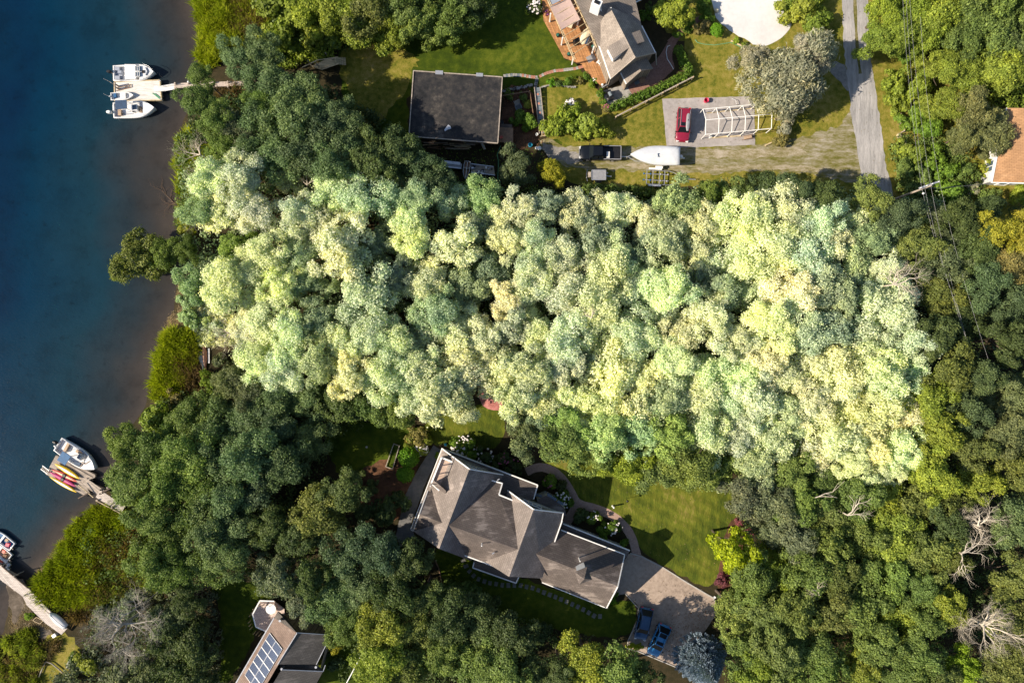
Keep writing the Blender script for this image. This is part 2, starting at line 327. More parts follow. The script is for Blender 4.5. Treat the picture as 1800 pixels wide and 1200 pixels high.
def ragged(pts, amp=.25, step=.7, seed=1):
    rnd = random.Random(seed); out = []; n = len(pts)
    for i in range(n):
        a = Vector(pts[i]); b_ = Vector(pts[(i+1) % n]); k = max(1, int((b_-a).length/step))
        nrm = Vector((-(b_-a).y, (b_-a).x, 0)).normalized() if (b_-a).length > 0 else Vector((0, 0, 0))
        for j in range(k): out.append(a+(b_-a)*(j/k)+nrm*rnd.uniform(-amp, amp)*(1 if j or amp > .1 else .3))
    return out
def smooth_loop(pts, it=2):
    for _ in range(it):
        n = len(pts); q = []
        for i in range(n):
            a = Vector(pts[i]); b_ = Vector(pts[(i+1) % n]); q += [a*.75+b_*.25, a*.25+b_*.75]
        pts = q
    return pts
def sheet(name, ppts, z, mat, amp=.2, smooth=1, seed=1, curb=0):
    pts = [U(*p) for p in ppts]
    if smooth: pts = smooth_loop(pts, smooth)
    pts = ragged(pts, amp, .6, seed); pts = [(p.x, p.y, z) for p in pts]
    mb = MB(); mb.slab(pts, max(z-.0005, .0015)); o = mb.build(name, mat); return tag(o, kind='structure')
def ribbon(name, line, wpx, z, mat, amp=.05, smooth=2):
    """a path along a pixel centreline"""
    P = [U(*p) for p in line]
    for _ in range(smooth):
        q = [P[0]]
        for i in range(len(P)-1): q += [P[i]*.75+P[i+1]*.25, P[i]*.25+P[i+1]*.75]
        P = q+[P[-1]]
    L = []; Rr = []
    for i, p in enumerate(P):
        a = (P[min(i+1, len(P)-1)]-P[max(i-1, 0)]).normalized(); nn = Vector((-a.y, a.x, 0)); ww = wpx/PPM/2*(1+random.uniform(-amp, amp))
        L.append(p+nn*ww); Rr.append(p-nn*ww)
    mb = MB(); vs = [(p.x, p.y, z) for p in L+Rr]; n = len(L)
    mb.add(vs, [(i, i+1, n+i+1, n+i) for i in range(n-1)]); o = mb.build(name, mat); return tag(o, kind='structure')
# lawns and open ground (z steps of 4 mm and more)
sheet('lawn', [(600, 75), (620, 60), (740, 40), (860, -20), (1010, -20), (1012, 20), (955, 40), (990, 105), (1025, 118), (1040, 160), (1075, 200), (1090, 260), (1030, 275), (950, 240), (885, 150), (720, 130), (715, 245), (760, 265), (720, 290), (640, 280), (610, 200), (595, 120)], .006, M['lawn_lush'], .3, 2, 3)
sheet('verge_grass', [(1150, 20), (1200, -30), (1560, -30), (1590, 120), (1580, 345), (1300, 340), (1350, 180), (1260, 80), (1180, 70)], .003, M['dry'], .3, 1, 63)
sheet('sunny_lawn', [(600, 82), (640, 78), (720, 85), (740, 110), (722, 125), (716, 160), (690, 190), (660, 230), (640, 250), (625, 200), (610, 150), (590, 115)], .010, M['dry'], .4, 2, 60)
sheet('grass_bank', [(950, 130), (1040, 140), (1075, 195), (1215, 130), (1200, 60), (1240, 60), (1290, 90), (1340, 110), (1420, 190), (1500, 200), (1530, 330), (1180, 330), (1030, 330), (960, 300), (1000, 250), (955, 245)], .010, M['dry'], .3, 1, 4)
sheet('roadside_grass', [(1370, -30), (1500, -30), (1560, -30), (1580, 100), (1800, 200), (1800, 420), (1640, 420), (1560, 345), (1380, 345), (1400, 200), (1480, 180), (1460, 60), (1400, 40)], .014, M['dry'], .4, 1, 5)
sheet('dirt_track', [(945, 238), (1010, 262), (1110, 258), (1300, 262), (1480, 225), (1500, 190), (1540, 330), (1480, 318), (1380, 300), (1220, 306), (1090, 298), (1010, 300), (960, 275)], .022, M['drive'], .3, 1, 6)
M['sand'] = patchy('worn_sand', [(.36, (.10, .10, .03)), (.47, (.22, .19, .095)), (.6, (.40, .35, .28))], .4, 2.4, 12, k=(.3, .4, .3), stretch=(.3, 1, 1))
sheet('sandy_track', [(1188, 263), (1240, 262), (1300, 264), (1360, 262), (1420, 250), (1470, 235), (1490, 215), (1500, 240), (1470, 262), (1400, 275), (1330, 279), (1250, 277), (1190, 276)], .0245, M['sand'], .22, 1, 61)
sheet('sandy_track', [(1092, 287), (1180, 293), (1260, 290), (1340, 288), (1430, 292), (1490, 300), (1490, 308), (1400, 300), (1300, 297), (1200, 299), (1110, 296)], .0245, M['sand'], .2, 1, 62)
sheet('gravel_patch', [(950, 248), (1000, 262), (1030, 275), (1022, 290), (985, 285), (955, 268)], .027, M['gravel'], .3, 2, 7)
sheet('road', [(1478, -40), (1524, -40), (1530, 100), (1545, 200), (1557, 290), (1572, 350), (1560, 420), (1520, 420), (1512, 300), (1496, 200), (1484, 90)], .030, M['road'], .12, 0, 8)
ribbon('grass_strip', [(1501, -40), (1504, 40), (1507, 90), (1512, 130)], 6, .036, M['verge'], .4, 1)
sheet('road_fork', [(1498, 190), (1488, 205), (1470, 235), (1400, 262), (1440, 275), (1480, 285), (1512, 300), (1520, 200)], .027, M['drive'], .3, 1, 9)
sheet('lane_mouth', [(1462, 105), (1492, 118), (1500, 160), (1486, 160), (1468, 130), (1450, 122)], .027, M['gravel'], .2, 1, 10)
sheet('shell_drive', [(1240, -30), (1252, 5), (1260, 38), (1290, 58), (1326, 79), (1345, 86), (1394, 50), (1380, 25), (1368, -30)], .022, M['shell'], .12, 1, 11)
sheet('parking_pad', [(1164, 174), (1300, 170), (1322, 168), (1326, 190), (1327, 255), (1172, 261)], .034, M['asphalt'], .04, 0, 12)
sheet('brick_patio', [(1180, 64), (1205, 50), (1188, 78), (1180, 98), (1188, 128), (1110, 170), (1085, 185), (1066, 168), (1100, 145), (1150, 110), (1165, 90)], .020, M['brick'], .1, 1, 13)
ribbon('brick_walk', [(1176, 75), (1200, 52), (1235, 30)], 9, .024, M['brick'])
sheet('house_lawn', [(940, 815), (985, 800), (1100, 800), (1310, 850), (1300, 920), (1258, 1045), (1170, 995), (1128, 972), (1100, 915), (1020, 885), (1005, 850)], .006, M['lawn_mown'], .25, 1, 14)
sheet('back_lawn', [(760, 960), (800, 970), (900, 1010), (1065, 1065), (1110, 1050), (1125, 1080), (1100, 1125), (1000, 1110), (900, 1095), (820, 1060), (775, 1020)], .006, M['lawn_lush'], .25, 1, 15)
sheet('side_lawn', [(745, 740), (800, 720), (880, 700), (890, 790), (800, 790), (770, 780), (740, 770)], .006, M['lawn_mown'], .25, 1, 16)
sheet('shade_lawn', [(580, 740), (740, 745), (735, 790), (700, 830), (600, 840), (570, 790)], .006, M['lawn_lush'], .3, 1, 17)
sheet('mulch_bed', [(645, 815), (700, 800), (745, 790), (725, 840), (700, 930), (640, 900), (620, 850)], .011, M['mulch'], .3, 1, 18)
sheet('bark_patch', [(838, 672), (862, 668), (884, 690), (884, 722), (862, 722), (842, 710)], .011, M['redbark'], .2, 1, 19)
sheet('driveway', [(1098, 985), (1105, 973), (1127, 975), (1167, 997), (1253, 1048), (1268, 1068), (1247, 1097), (1215, 1140), (1191, 1172), (1121, 1143), (1103, 1138), (1112, 1105), (1124, 1076), (1120, 1062), (1099, 1043), (1070, 1050)], .016, M['paver'], .06, 0, 20)
ribbon('garden_path', [(925, 829), (942, 821), (960, 821), (985, 835), (1003, 862), (1014, 886), (1045, 892), (1083, 908), (1110, 938), (1120, 978)], 15, .020, M['pathbrick'])
ribbon('garden_path', [(1014, 886), (1004, 905), (992, 925)], 15, .0165, M['pathbrick'])
sheet('walkway', [(762, 782), (774, 790), (748, 850), (722, 922), (735, 960), (705, 965), (696, 940), (712, 870), (735, 825)], .018, M['asphalt_dark'], .05, 0, 21)
sheet('lower_lawn', [(365, 1030), (400, 1015), (470, 1030), (480, 1070), (450, 1110), (410, 1190), (380, 1220), (390, 1120), (385, 1060)], .006, M['lawn_lush'], .3, 1, 22)
sheet('yard_grass', [(560, 1110), (640, 1110), (650, 1230), (560, 1230)], .006, M['lawn_lush'], .3, 1, 23)
sheet('sandy_clearing', [(70, 1120), (125, 1110), (145, 1150), (140, 1185), (100, 1180), (75, 1230), (40, 1230), (55, 1160)], .004, M['dry'], .3, 1, 24)
sheet('hedge_bed', [(1272, 930), (1300, 905), (1315, 925), (1300, 1000), (1275, 1050), (1258, 1045)], .011, M['mulch'], .2, 1, 25)
sheet('garden_bed', [(885, 150), (938, 150), (952, 235), (930, 262), (880, 262)], .012, M['mulch'], .15, 1, 26)
sheet('flagstones', [(1060, 160), (1100, 148), (1112, 168), (1085, 188), (1068, 192)], .026, M['stone'], .05, 0, 27)
sheet('mud_flat', [(10, 1010), (50, 1020), (100, 1110), (70, 1125), (25, 1110), (16, 1060)], .003, M['mud'], .2, 1, 28)
# ------------------------------------------------------------------ buildings
def PU(lst): return [U(*p) for p in lst]
def edge(mb, lst, w=.14, h=.16, dz=.03, mi=0):
    P = PU(lst)
    for a, b_ in zip(P[:-1], P[1:]): mb.bar(a+Vector((0, 0, dz)), b_+Vector((0, 0, dz)), w, h, mi)
def walls(house, name, lst, inset=.35, mat=None, z0=0.0):
    """vertical walls under a list of eave corners (px, py, h); each keeps its own height"""
    P = PU(lst); c = sum(P, Vector())/len(P); mb = MB(); n = len(P); Q = []
    for p in P:
        d_ = Vector((c.x-p.x, c.y-p.y, 0)); Q.append(p+d_.normalized()*inset-Vector((0, 0, .2)))
    for i in range(n):
        a, b_ = Q[i], Q[(i+1) % n]; mb.add([(a.x, a.y, z0), (b_.x, b_.y, z0), b_, a], [(0, 1, 2, 3)])
    return mb.build(name, mat, house)
def window(house, a, b_, z0, z1, off=.05, name='window', nm=2):
    """window between two ground points on a wall plane"""
    a = Vector(a); b_ = Vector(b_); d_ = (b_-a).normalized(); nn = Vector((d_.y, -d_.x, 0)); L = (b_-a).length; rz = math.atan2(d_.y, d_.x); c = (a+b_)/2
    mb = MB(); mb.box((c.x+nn.x*off, c.y+nn.y*off, (z0+z1)/2), (L, .06, z1-z0), rz); g = mb.build(name, M['glassb'], house); mb = MB()
    for z in (z0, z1): mb.box((c.x+nn.x*(off+.02), c.y+nn.y*(off+.02), z), (L+.16, .12, .09), rz)
    for k in range(nm+1):
        p = a+(b_-a)*(k/nm); mb.box((p.x+nn.x*(off+.02), p.y+nn.y*(off+.02), (z0+z1)/2), (.08, .11, z1-z0), rz)
    f = mb.build('frame', M['white'], g); g.location = (0, 0, 0); return g
# fix for sub-parts: window panes already stand in their house's frame, so their frames need no offset of their own
_b = MB.build
def build2(s, name, mats, parent=None, world=True):
    if parent is not None and parent.parent is not None and world:
        L = parent.parent.location; s.v = [(a-L[0]-parent.location[0], b-L[1]-parent.location[1], c-L[2]-parent.location[2]) for a, b, c in s.v]; world = False
    return _b(s, name, mats, parent, world)
MB.build = build2

# --- main house
H = thing('shingled_house', 'large white-trimmed house with brown cross-gabled roofs in the lower middle', 'house', tuple(U(900, 920)))
def gable(house, name, ra, rb, ea, eb, fa, fb, mats, t=.18, trim=None):
    """two roof slopes: ridge ra-rb, left eave ea-eb, right eave fa-fb, as (px, py, h)"""
    for q in ((ra, rb, eb, ea), (ra, rb, fb, fa)):
        if q[2] is None: continue
        MB().slab(PU(q), t).build(name, mats, house)
    if trim:
        mb = MB()
        for q in trim: edge(mb, q, .13, .2, -.06)
        mb.build('fascia', M['white'], house)
walls(H, 'wall', [(779, 792, 3.4), (944, 854, 3.4), (936, 880, 3.4), (988, 905, 4.0), (990, 922, 3.0), (1103, 968, 3.0), (1062, 1064, 3.0), (955, 1022, 3.0), (905, 1020, 3.0), (836, 994, 3.2), (773, 960, 3.2), (727, 928, 3.2)], .45, M['wall_w'])
# gable end walls
def gwall(a, peak, b_, z0, name='gable_wall', inset=.25, mat='wall_w'):
    P = [U(*a), U(*b_), U(*peak)]; d_ = (P[1]-P[0]); nn = Vector((d_.y, -d_.x, 0)).normalized(); c = U(900, 920)
    if (P[0]-c).dot(nn) > 0: nn = -nn
    P = [p+nn*inset for p in P]; MB().slab([P[0], P[1], P[2]], 0).add([(P[0].x, P[0].y, z0), (P[1].x, P[1].y, z0), P[1], P[2], P[0]], [(0, 1, 2, 3, 4)]).build(name, M[mat], H)
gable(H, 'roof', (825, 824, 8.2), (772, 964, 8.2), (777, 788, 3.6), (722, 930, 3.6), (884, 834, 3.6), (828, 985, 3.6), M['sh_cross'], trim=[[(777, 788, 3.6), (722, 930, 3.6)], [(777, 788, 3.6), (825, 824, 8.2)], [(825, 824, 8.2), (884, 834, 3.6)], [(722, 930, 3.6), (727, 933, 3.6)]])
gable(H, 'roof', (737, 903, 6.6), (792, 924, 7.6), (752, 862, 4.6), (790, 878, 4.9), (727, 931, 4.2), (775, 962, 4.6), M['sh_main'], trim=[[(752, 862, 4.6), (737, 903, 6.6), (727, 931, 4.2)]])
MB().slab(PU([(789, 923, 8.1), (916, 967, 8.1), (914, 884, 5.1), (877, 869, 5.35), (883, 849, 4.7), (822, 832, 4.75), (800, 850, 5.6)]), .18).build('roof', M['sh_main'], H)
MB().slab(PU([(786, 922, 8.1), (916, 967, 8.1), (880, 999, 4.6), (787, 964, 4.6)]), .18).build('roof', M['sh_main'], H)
mb = MB(); edge(mb, [(824, 833, 4.75), (883, 849, 4.7), (877, 869, 5.35), (914, 884, 5.1)], .16, .22, 0); mb.build('gutter', M['white'], H); mb = MB(); edge(mb, [(789, 965, 4.6), (880, 999, 4.6)], .15, .2, 0); mb.build('gutter', M['white'], H)
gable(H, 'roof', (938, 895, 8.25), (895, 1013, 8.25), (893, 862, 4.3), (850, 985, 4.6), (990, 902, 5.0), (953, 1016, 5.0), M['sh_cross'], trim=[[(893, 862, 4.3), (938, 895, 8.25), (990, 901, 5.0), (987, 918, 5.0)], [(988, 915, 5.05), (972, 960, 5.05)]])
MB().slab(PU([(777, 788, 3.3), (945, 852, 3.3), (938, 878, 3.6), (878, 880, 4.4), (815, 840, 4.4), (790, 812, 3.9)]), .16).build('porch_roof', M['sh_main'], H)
mb = MB(); edge(mb, [(777, 788, 3.32), (945, 852, 3.32), (938, 877, 3.6)], .15, .22, 0); mb.build('gutter', M['white'], H); mb = MB(); edge(mb, [(834, 986, 3.0), (831, 997, 2.8), (907, 1024, 2.8), (912, 1013, 3.0)], .15, .2, 0); mb.build('gutter', M['white'], H)
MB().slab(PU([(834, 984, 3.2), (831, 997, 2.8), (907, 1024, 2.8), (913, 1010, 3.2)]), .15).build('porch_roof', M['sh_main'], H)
# garage wing
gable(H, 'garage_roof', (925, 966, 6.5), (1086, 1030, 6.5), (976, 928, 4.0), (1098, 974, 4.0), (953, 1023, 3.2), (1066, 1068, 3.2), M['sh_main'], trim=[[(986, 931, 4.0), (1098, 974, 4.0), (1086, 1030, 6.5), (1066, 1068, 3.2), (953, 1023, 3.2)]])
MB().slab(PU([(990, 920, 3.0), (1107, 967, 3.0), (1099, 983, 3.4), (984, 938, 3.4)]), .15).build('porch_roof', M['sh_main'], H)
mb = MB(); edge(mb, [(990, 920, 3.02), (1107, 967, 3.02)], .15, .2, 0); mb.build('gutter', M['white'], H)
# north gable walls with windows
gwall((893, 862, 4.2), (938, 895, 8.1), (990, 902, 4.2), 3.0); gwall((777, 788, 3.5), (825, 824, 8.1), (884, 834, 3.5), 3.3)
def nwin(p, q, z0, z1, nm=3):
    a = U(*p, z1); b_ = U(*q, z1); a.z = b_.z = 0; window(H, b_, a, z0, z1, -.02, nm=nm)
nwin((806, 812), (847, 828), 4.7, 5.7, 4); nwin((921, 881), (952, 894), 5.2, 6.2, 4)
# bay below the second north gable
bay = PU([(942, 868, 0), (958, 862, 0), (975, 870, 0), (990, 884, 0), (992, 896, 0), (950, 890, 0)]); MB().prism(bay, 0, 3.0).build('bay', M['wall_w'], H)
MB().slab([p+Vector((0, 0, 3.1)) for p in smooth_loop(bay, 0)], .1).build('bay_roof', M['sh_main'], H)
for p, q in (((940, 868), (952, 872)), ((962, 868), (978, 878)), ((980, 880), (990, 886))):
    a = U(*p, 3.1); b_ = U(*q, 3.1); a.z = b_.z = 0; mb = MB(); mb.box(((a.x+b_.x)/2, (a.y+b_.y)/2, 3.16), ((b_-a).length, .35, .1), math.atan2((b_-a).y, (b_-a).x)); mb.build('skylight', M['glassb'], H)
# balcony let into the west slope
bz = 5.3; B4 = [(776, 804), (795, 812), (778, 858), (758, 849)]
MB().slab(PU([(x, y, bz) for x, y in B4]), 1.9).build('balcony_floor', planks('balcony_boards', (.48, .36, .29), HR+R(90), .4, .06, .7), H)
mb = MB(); edge(mb, [(x, y, bz+.45) for x, y in [B4[1], B4[0], B4[3], (772, 862)]], .2, .35, -.25); mb.build('balcony_wall', M['white'], H)
mb = MB()
for k in range(4):
    p = U(*B4[0], bz)*(1-k/3)+U(*B4[3], bz)*(k/3); mb.box((p.x+.1, p.y, bz+.9), (.12, .12, 1.9), HR)
mb.bar(U(777, 803, bz+1.85), U(759, 848, bz+1.85), .12, .12); mb.build('balcony_post', M['white'], H)
MB().slab(PU([(795, 812, bz+.2), (800, 815, 6.6), (783, 866, 6.7), (762, 857, bz+.3), (772, 861, bz+.4)]), .08).build('dormer_roof', M['sh_cross'], H) if False else None
mb = MB(); mb.slab(PU([(757, 850, bz+.05), (762, 843, 6.9), (784, 862, 7.0), (783, 868, 6.2)]), .1); mb.build('dormer_roof', M['sh_main'], H)
# chimney cupola, pipes
p = U(1025, 1010, 8.5); mb = MB(); mb.box((p.x, p.y, 7.3), (1.15, 1.15, 2.8), HR); mb.build('cupola', M['white'], H)
mb = MB(); r_ = .85; base = [Vector((p.x, p.y, 8.72))+Matrix.Rotation(HR, 3, 'Z')@Vector((a*r_, b*r_, 0)) for a, b in ((-1, -1), (1, -1), (1, 1), (-1, 1))]; ap = Vector((p.x, p.y, 9.9))
mb.add(base+[ap], [(0, 1, 4), (1, 2, 4), (2, 3, 4), (3, 0, 4), (3, 2, 1, 0)]); mb.build('cupola_roof', M['sh_main'], H)
for px, py, h in ((847, 957, 8.0), (1019, 984, 6.6)):
    p = U(px, py, h); MB().cyl((p.x, p.y, h-1.0), (p.x, p.y, h+.55), .07, n=8).build('vent_pipe', M['white'], H)
for i, (px, py, h) in enumerate(((867, 971, 6.9), (876, 842, 5.0))): p = U(px, py, h); MB().box(tuple(p+Vector((0, 0, .1))), (.35, .12, .3), .5).build('roof_vent', M['metal'], H)
# chimney-like shadow caster near the ridge crossing left out: none is seen

# --- upper right shingled house
G = thing('grey_shingled_house', 'grey shingled house with gables, dormers and a chimney at the top', 'house', tuple(U(1090, 60)))
walls(G, 'wall', [(1023, 0, 4.0), (1073, 139, 4.0), (1117, 112, 4.0), (1152, 94, 4.0), (1127, 44, 4.0), (1100, -20, 4.0)], .3, M['wall_g'])
MB().slab(PU([(1053, 83, 4.0), (1014, -12, 4.0), (1005, -40, 4.0), (1090, -75, 4.0), (1128, 46, 4.0)]), .05) if False else None
MB().slab(PU([(985, -55, 9.0), (1095, -95, 9.0), (1128, 47, 4.3), (1054, 84, 4.3)]), .2).build('roof', M['sh_up'], G)
gable(G, 'roof', (1072, 12, 7.4), (1117, 101, 7.4), (1043, 60, 4.2), (1073, 139, 4.2), (1122, 34, 4.2), (1152, 93, 4.2), M['sh_up2'], trim=None)
P = [U(1073, 137, 4.2), U(1117, 101, 7.3), U(1150, 93, 4.2)]; nn = (U(1072, 12, 0)-U(1117, 101, 0)).normalized()*.3; P = [p+nn for p in P]
MB().add([(P[0].x, P[0].y, 0), (P[2].x, P[2].y, 0), P[2], P[1], P[0]], [(0, 1, 2, 3, 4)]).build('gable_wall', M['wall_g'], G)
for nm_, lst, zt in (('dormer', [(1067, 83, 6.9), (1098, 65, 7.3), (1107, 83, 7.3), (1078, 104, 6.9)], 0), ('dormer', [(1100, 62, 6.7), (1125, 53, 6.0), (1133, 73, 6.0), (1109, 81, 6.7)], 1)):
    MB().slab(PU(lst), .12).build('dormer_roof', M['sh_up2'], G)
    q = [(x, y, h-.14) for x, y, h in lst]; c = sum((Vector((a[0], a[1], 0)) for a in q), Vector())/4; q = [(c.x+(x-c.x)*.88, c.y+(y-c.y)*.88, h) for x, y, h in q]
    MB().slab(PU(q), 1.4).build('dormer_wall', M['white' if not zt else 'wall_g'], G)
mb = MB(); mb.slab(PU([(1117, 106, 4.2), (1127, 125, 4.2), (1101, 148, 2.9), (1090, 127, 2.9)]), .15); mb.slab(PU([(1117, 106, 4.2), (1127, 125, 4.2), (1148, 121, 2.9), (1135, 99, 2.9)]), .15); mb.build('entry_roof', M['sh_up2'], G)
walls(G, 'entry_wall', [(1091, 127, 2.9), (1101, 147, 2.9), (1126, 125, 3.9), (1147, 121, 2.9), (1136, 100, 2.9)], .2, M['wall_g'])
a = U(1104, 146); b_ = U(1126, 128); window(G, a+(b_-a)*.25, a+(b_-a)*.85, .5, 2.3, .25, 'door', 1)
for q in ([(1014, -12, 4.3), (1054, 84, 4.3), (1073, 139, 4.2)], [(1128, 46, 4.3), (1152, 93, 4.2)], [(1090, 127, 2.9), (1101, 148, 2.9)]): mb = MB(); edge(mb, q, .12, .15, 0); mb.build('gutter', M['white'], G)
mb = MB(); edge(mb, [(1073, 139, 4.2), (1117, 101, 7.4)], .08, .2, -.08); edge(mb, [(1117, 101, 7.4), (1152, 93, 4.2)], .08, .2, -.08); mb.build('rake_trim', M['wood_grey'], G)
p = U(1049, 6, 8.6); ch = MB().box((p.x, p.y, 7.7), (1.2, .9, 2.2), R(-25)).build('chimney', M['white'], G); MB().box((p.x, p.y, 8.85), (.7, .4, .14), R(-25)).build('chimney_pot', M['black'], ch)
MB().slab(PU([(1033, 12, 6.52), (1054, 4, 6.72), (1058, 20, 6.16), (1041, 28, 5.95)]), .1).build('flashing', M['white'], G)
MB().cyl(U(1074, 14, 7.4), U(1074, 14, 7.9), .06).build('vent_pipe', M['white'], G)
W2 = thing('small_outbuilding', 'corner of a grey-roofed outbuilding cut off by the top edge', 'building', tuple(U(1125, -10)))
MB().slab(PU([(1100, -25, 4.0), (1111, 8, 3.6), (1128, 0, 3.2), (1150, -12, 3.2), (1145, -40, 4.0)]), .15).build('roof', M['sh_up'], W2); MB().prism([U(1112, 4), U(1140, -10), U(1130, -40), U(1100, -25)], 0, 3.1).build('wall', M['wall_g'], W2)
mb = MB(); edge(mb, [(1111, 8, 3.6), (1145, -10, 3.2)], .12, .16, 0); mb.build('fascia', M['white'], W2); window(W2, U(1118, 6), U(1136, -4), 1.0, 2.2, .1)
# --- wooden deck with pergola
D = thing('wooden_deck', 'orange wooden deck with a step edge along the grey shingled house', 'deck', tuple(U(1010, 70)))
DP = [(950, -30), (957, 38), (992, 102), (1023, 113), (1031, 128), (1056, 150), (1074, 141), (1054, 86), (1018, -30)]
MB().slab(PU([(x, y, .55) for x, y in DP]), .12).build('floor', M['deck'], D); mb = MB(); c = U(1010, 60)
mb.slab([((U(*p)-c)*1.03+c)+Vector((0, 0, .3)) for p in DP], .14); mb.build('step', M['deck'], D)
[MB().box(tuple(U(x, y)+Vector((0, 0, .2))), (.12, .12, .4)).build('footing', M['wood_grey'], D) for x, y in DP[1:7]]
Pg = thing('pergola', 'white pergola frame with slender rafters over the wooden deck', 'pergola', tuple(U(1010, 60, 0)) + () if False else (U(1010, 60).x, U(1010, 60).y, .55))
PL = [(960, -6), (1008, 104)]; PR = [(1000, -20), (1047, 80)]; ph = 2.9
mb = MB(); mb.bar(U(955, -16, ph), U(1009, 106, ph), .1, .16); mb.bar(U(957.5, -17, ph), U(1011.5, 105, ph), .08, .16); mb.build('beam', M['wood_pale'], Pg)
mb = MB(); mb.bar(U(996, -30, ph), U(1049, 84, ph), .1, .16); mb.bar(U(1003, -30, ph), U(1055, 79, ph), .08, .12); mb.build('beam', M['wood_pale'], Pg)
for t_ in [.32, .44, .53, .62, .71, .80, .89]:
    a = U(955, -16, ph+.12).lerp(U(1009, 106, ph+.12), t_+.04); b_ = U(996, -30, ph+.12).lerp(U(1049, 84, ph+.12), t_); d_ = (b_-a)*.06; MB().bar(a-d_*.5, b_+d_*1.8, .05, .14).build('rafter', M['wood_pale'], Pg)
for k, (px, py) in enumerate(((968, 24), (989, 66), (1008, 101), (1044, 82), (1018, 30))):
    p = U(px, py, ph); MB().box((p.x, p.y, (ph+.55)/2), (.16, .16, ph-.6), R(-25)).build('post', M['white'], Pg)
Aw = thing('awning', 'faded pink and cream cloth awning stretched over the pergola', 'awning', tuple(U(993, 28, ph+.2)))
mb = MB(); pts = []; nx, ny = 8, 10; c4 = [U(*p, ph+.24) for p in ((967, 13), (1001, -3), (1020, 35), (987, 52))]
for j in range(ny+1):
    for i in range(nx+1):
        a = c4[0].lerp(c4[1], i/nx); b_ = c4[3].lerp(c4[2], i/nx); q = a.lerp(b_, j/ny); q.z -= .10*math.sin(math.pi*i/nx)*(1+.6*math.sin(j*2.1)); pts.append(q)
mb.add(pts, [(j*(nx+1)+i, j*(nx+1)+i+1, (j+1)*(nx+1)+i+1, (j+1)*(nx+1)+i) for j in range(ny) for i in range(nx)], 0, True); mb.build('cloth', M['awning'], Aw)
[MB().bar(a, b_, .05, .05).build('rod', M['metal'], Aw) for a, b_ in ((c4[0], c4[1]), (c4[3], c4[2]))]
Sh = thing('sail_canopy', 'grey cloth canopy at the top edge behind the awning', 'canopy', tuple(U(980, -5, 2.8)))
mb = MB(); mb.slab(PU([(962, 0, 2.9), (968, 10, 2.9), (1000, -6, 2.9), (995, -30, 2.9), (955, -30, 2.9)]), .03); mb.build('cloth', M['greyflat'], Sh); mb = MB(); mb.cyl((U(964, 2).x, U(964, 2).y, .5), U(964, 2, 2.9), .04); mb.build('pole', M['metal'], Sh)
# --- boathouse with a flat dark roof
Bh = thing('boathouse', 'large flat dark-roofed shed left of the fenced garden', 'shed', tuple(U(800, 190)))
RP = [(727, 125, 3.6), (883, 136, 3.6), (875, 252, 4.0), (719, 240, 4.0)]
MB().slab(PU(RP), .2).build('roof', M['tar'], Bh); mb = MB(); edge(mb, RP+RP[:1], .12, .26, -.02); mb.build('roof_edge', M['wood_grey'], Bh)
walls(Bh, 'wall', [(x, y+(4 if y < 200 else -6), h) for x, y, h in RP], .5, M['wood_dark'])
for q, s in (((772, 128, 3.7), (1.0, .5)), ((843, 132, 3.7), (.9, .45))): MB().box(tuple(U(*q)+Vector((0, 0, .02))), (*s, .14), R(-3)).build('skylight', M['metal'], Bh)
pts = [(781, 228), (788, 219), (792, 222), (793, 226), (787, 228), (782, 231)]; MB().slab(PU([(x, y, 4.03) for x, y in pts]), .02).build('patch', M['metal'], Bh)
Lt = thing('lean_to', 'small brown lean-to roof at the corner of the flat-roofed shed', 'shed', tuple(U(890, 237)))
MB().slab(PU([(878, 224, 2.3), (902, 225, 2.2), (902, 251, 2.2), (876, 250, 2.3)]), .1).build('roof', M['wood_brown'], Lt); MB().prism([U(880, 226), U(900, 227), U(900, 246), U(879, 246)], 0, 2.05).build('wall', M['wood_dark'], Lt)
# --- house with solar panels
S = thing('solar_house', 'tan-roofed house with solar panels cut off by the bottom edge', 'house', tuple(U(510, 1160)))
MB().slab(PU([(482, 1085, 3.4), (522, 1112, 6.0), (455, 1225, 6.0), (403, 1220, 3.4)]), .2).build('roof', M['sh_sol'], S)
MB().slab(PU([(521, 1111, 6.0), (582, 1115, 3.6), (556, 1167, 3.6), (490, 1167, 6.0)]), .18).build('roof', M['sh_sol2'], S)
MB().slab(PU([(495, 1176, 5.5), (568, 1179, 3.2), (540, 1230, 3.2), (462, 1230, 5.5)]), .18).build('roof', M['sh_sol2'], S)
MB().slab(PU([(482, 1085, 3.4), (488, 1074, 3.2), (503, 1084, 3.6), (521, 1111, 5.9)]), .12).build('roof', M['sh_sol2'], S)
walls(S, 'wall', [(482, 1086, 3.3), (520, 1111, 5.5), (580, 1117, 3.4), (566, 1179, 3.2), (540, 1230, 3.2), (404, 1218, 3.3)], .35, M['wall_g'])
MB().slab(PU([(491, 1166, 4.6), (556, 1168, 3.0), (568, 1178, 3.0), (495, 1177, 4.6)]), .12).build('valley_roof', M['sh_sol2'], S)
mb = MB(); edge(mb, [(482, 1085, 3.4), (403, 1220, 3.4)], .14, .18, 0); edge(mb, [(521, 1111, 6.02), (582, 1115, 3.62), (556, 1167, 3.62)], .08, .1, 0); edge(mb, [(495, 1176, 5.5), (568, 1179, 3.22), (572, 1168, 3.0)], .1, .1, 0); edge(mb, [(522, 1112, 6.05), (488, 1167, 6.05)], .1, .1, 0); mb.build('trim', M['metal'], S)
for q in ((497, 1172, 5.0), (557, 1169, 3.3), (494, 1088, 4.2)): p = U(*q); MB().cyl(p-Vector((0, 0, .3)), p+Vector((0, 0, .5)), .16, n=10).build('vent_pipe', M['metal'], S)
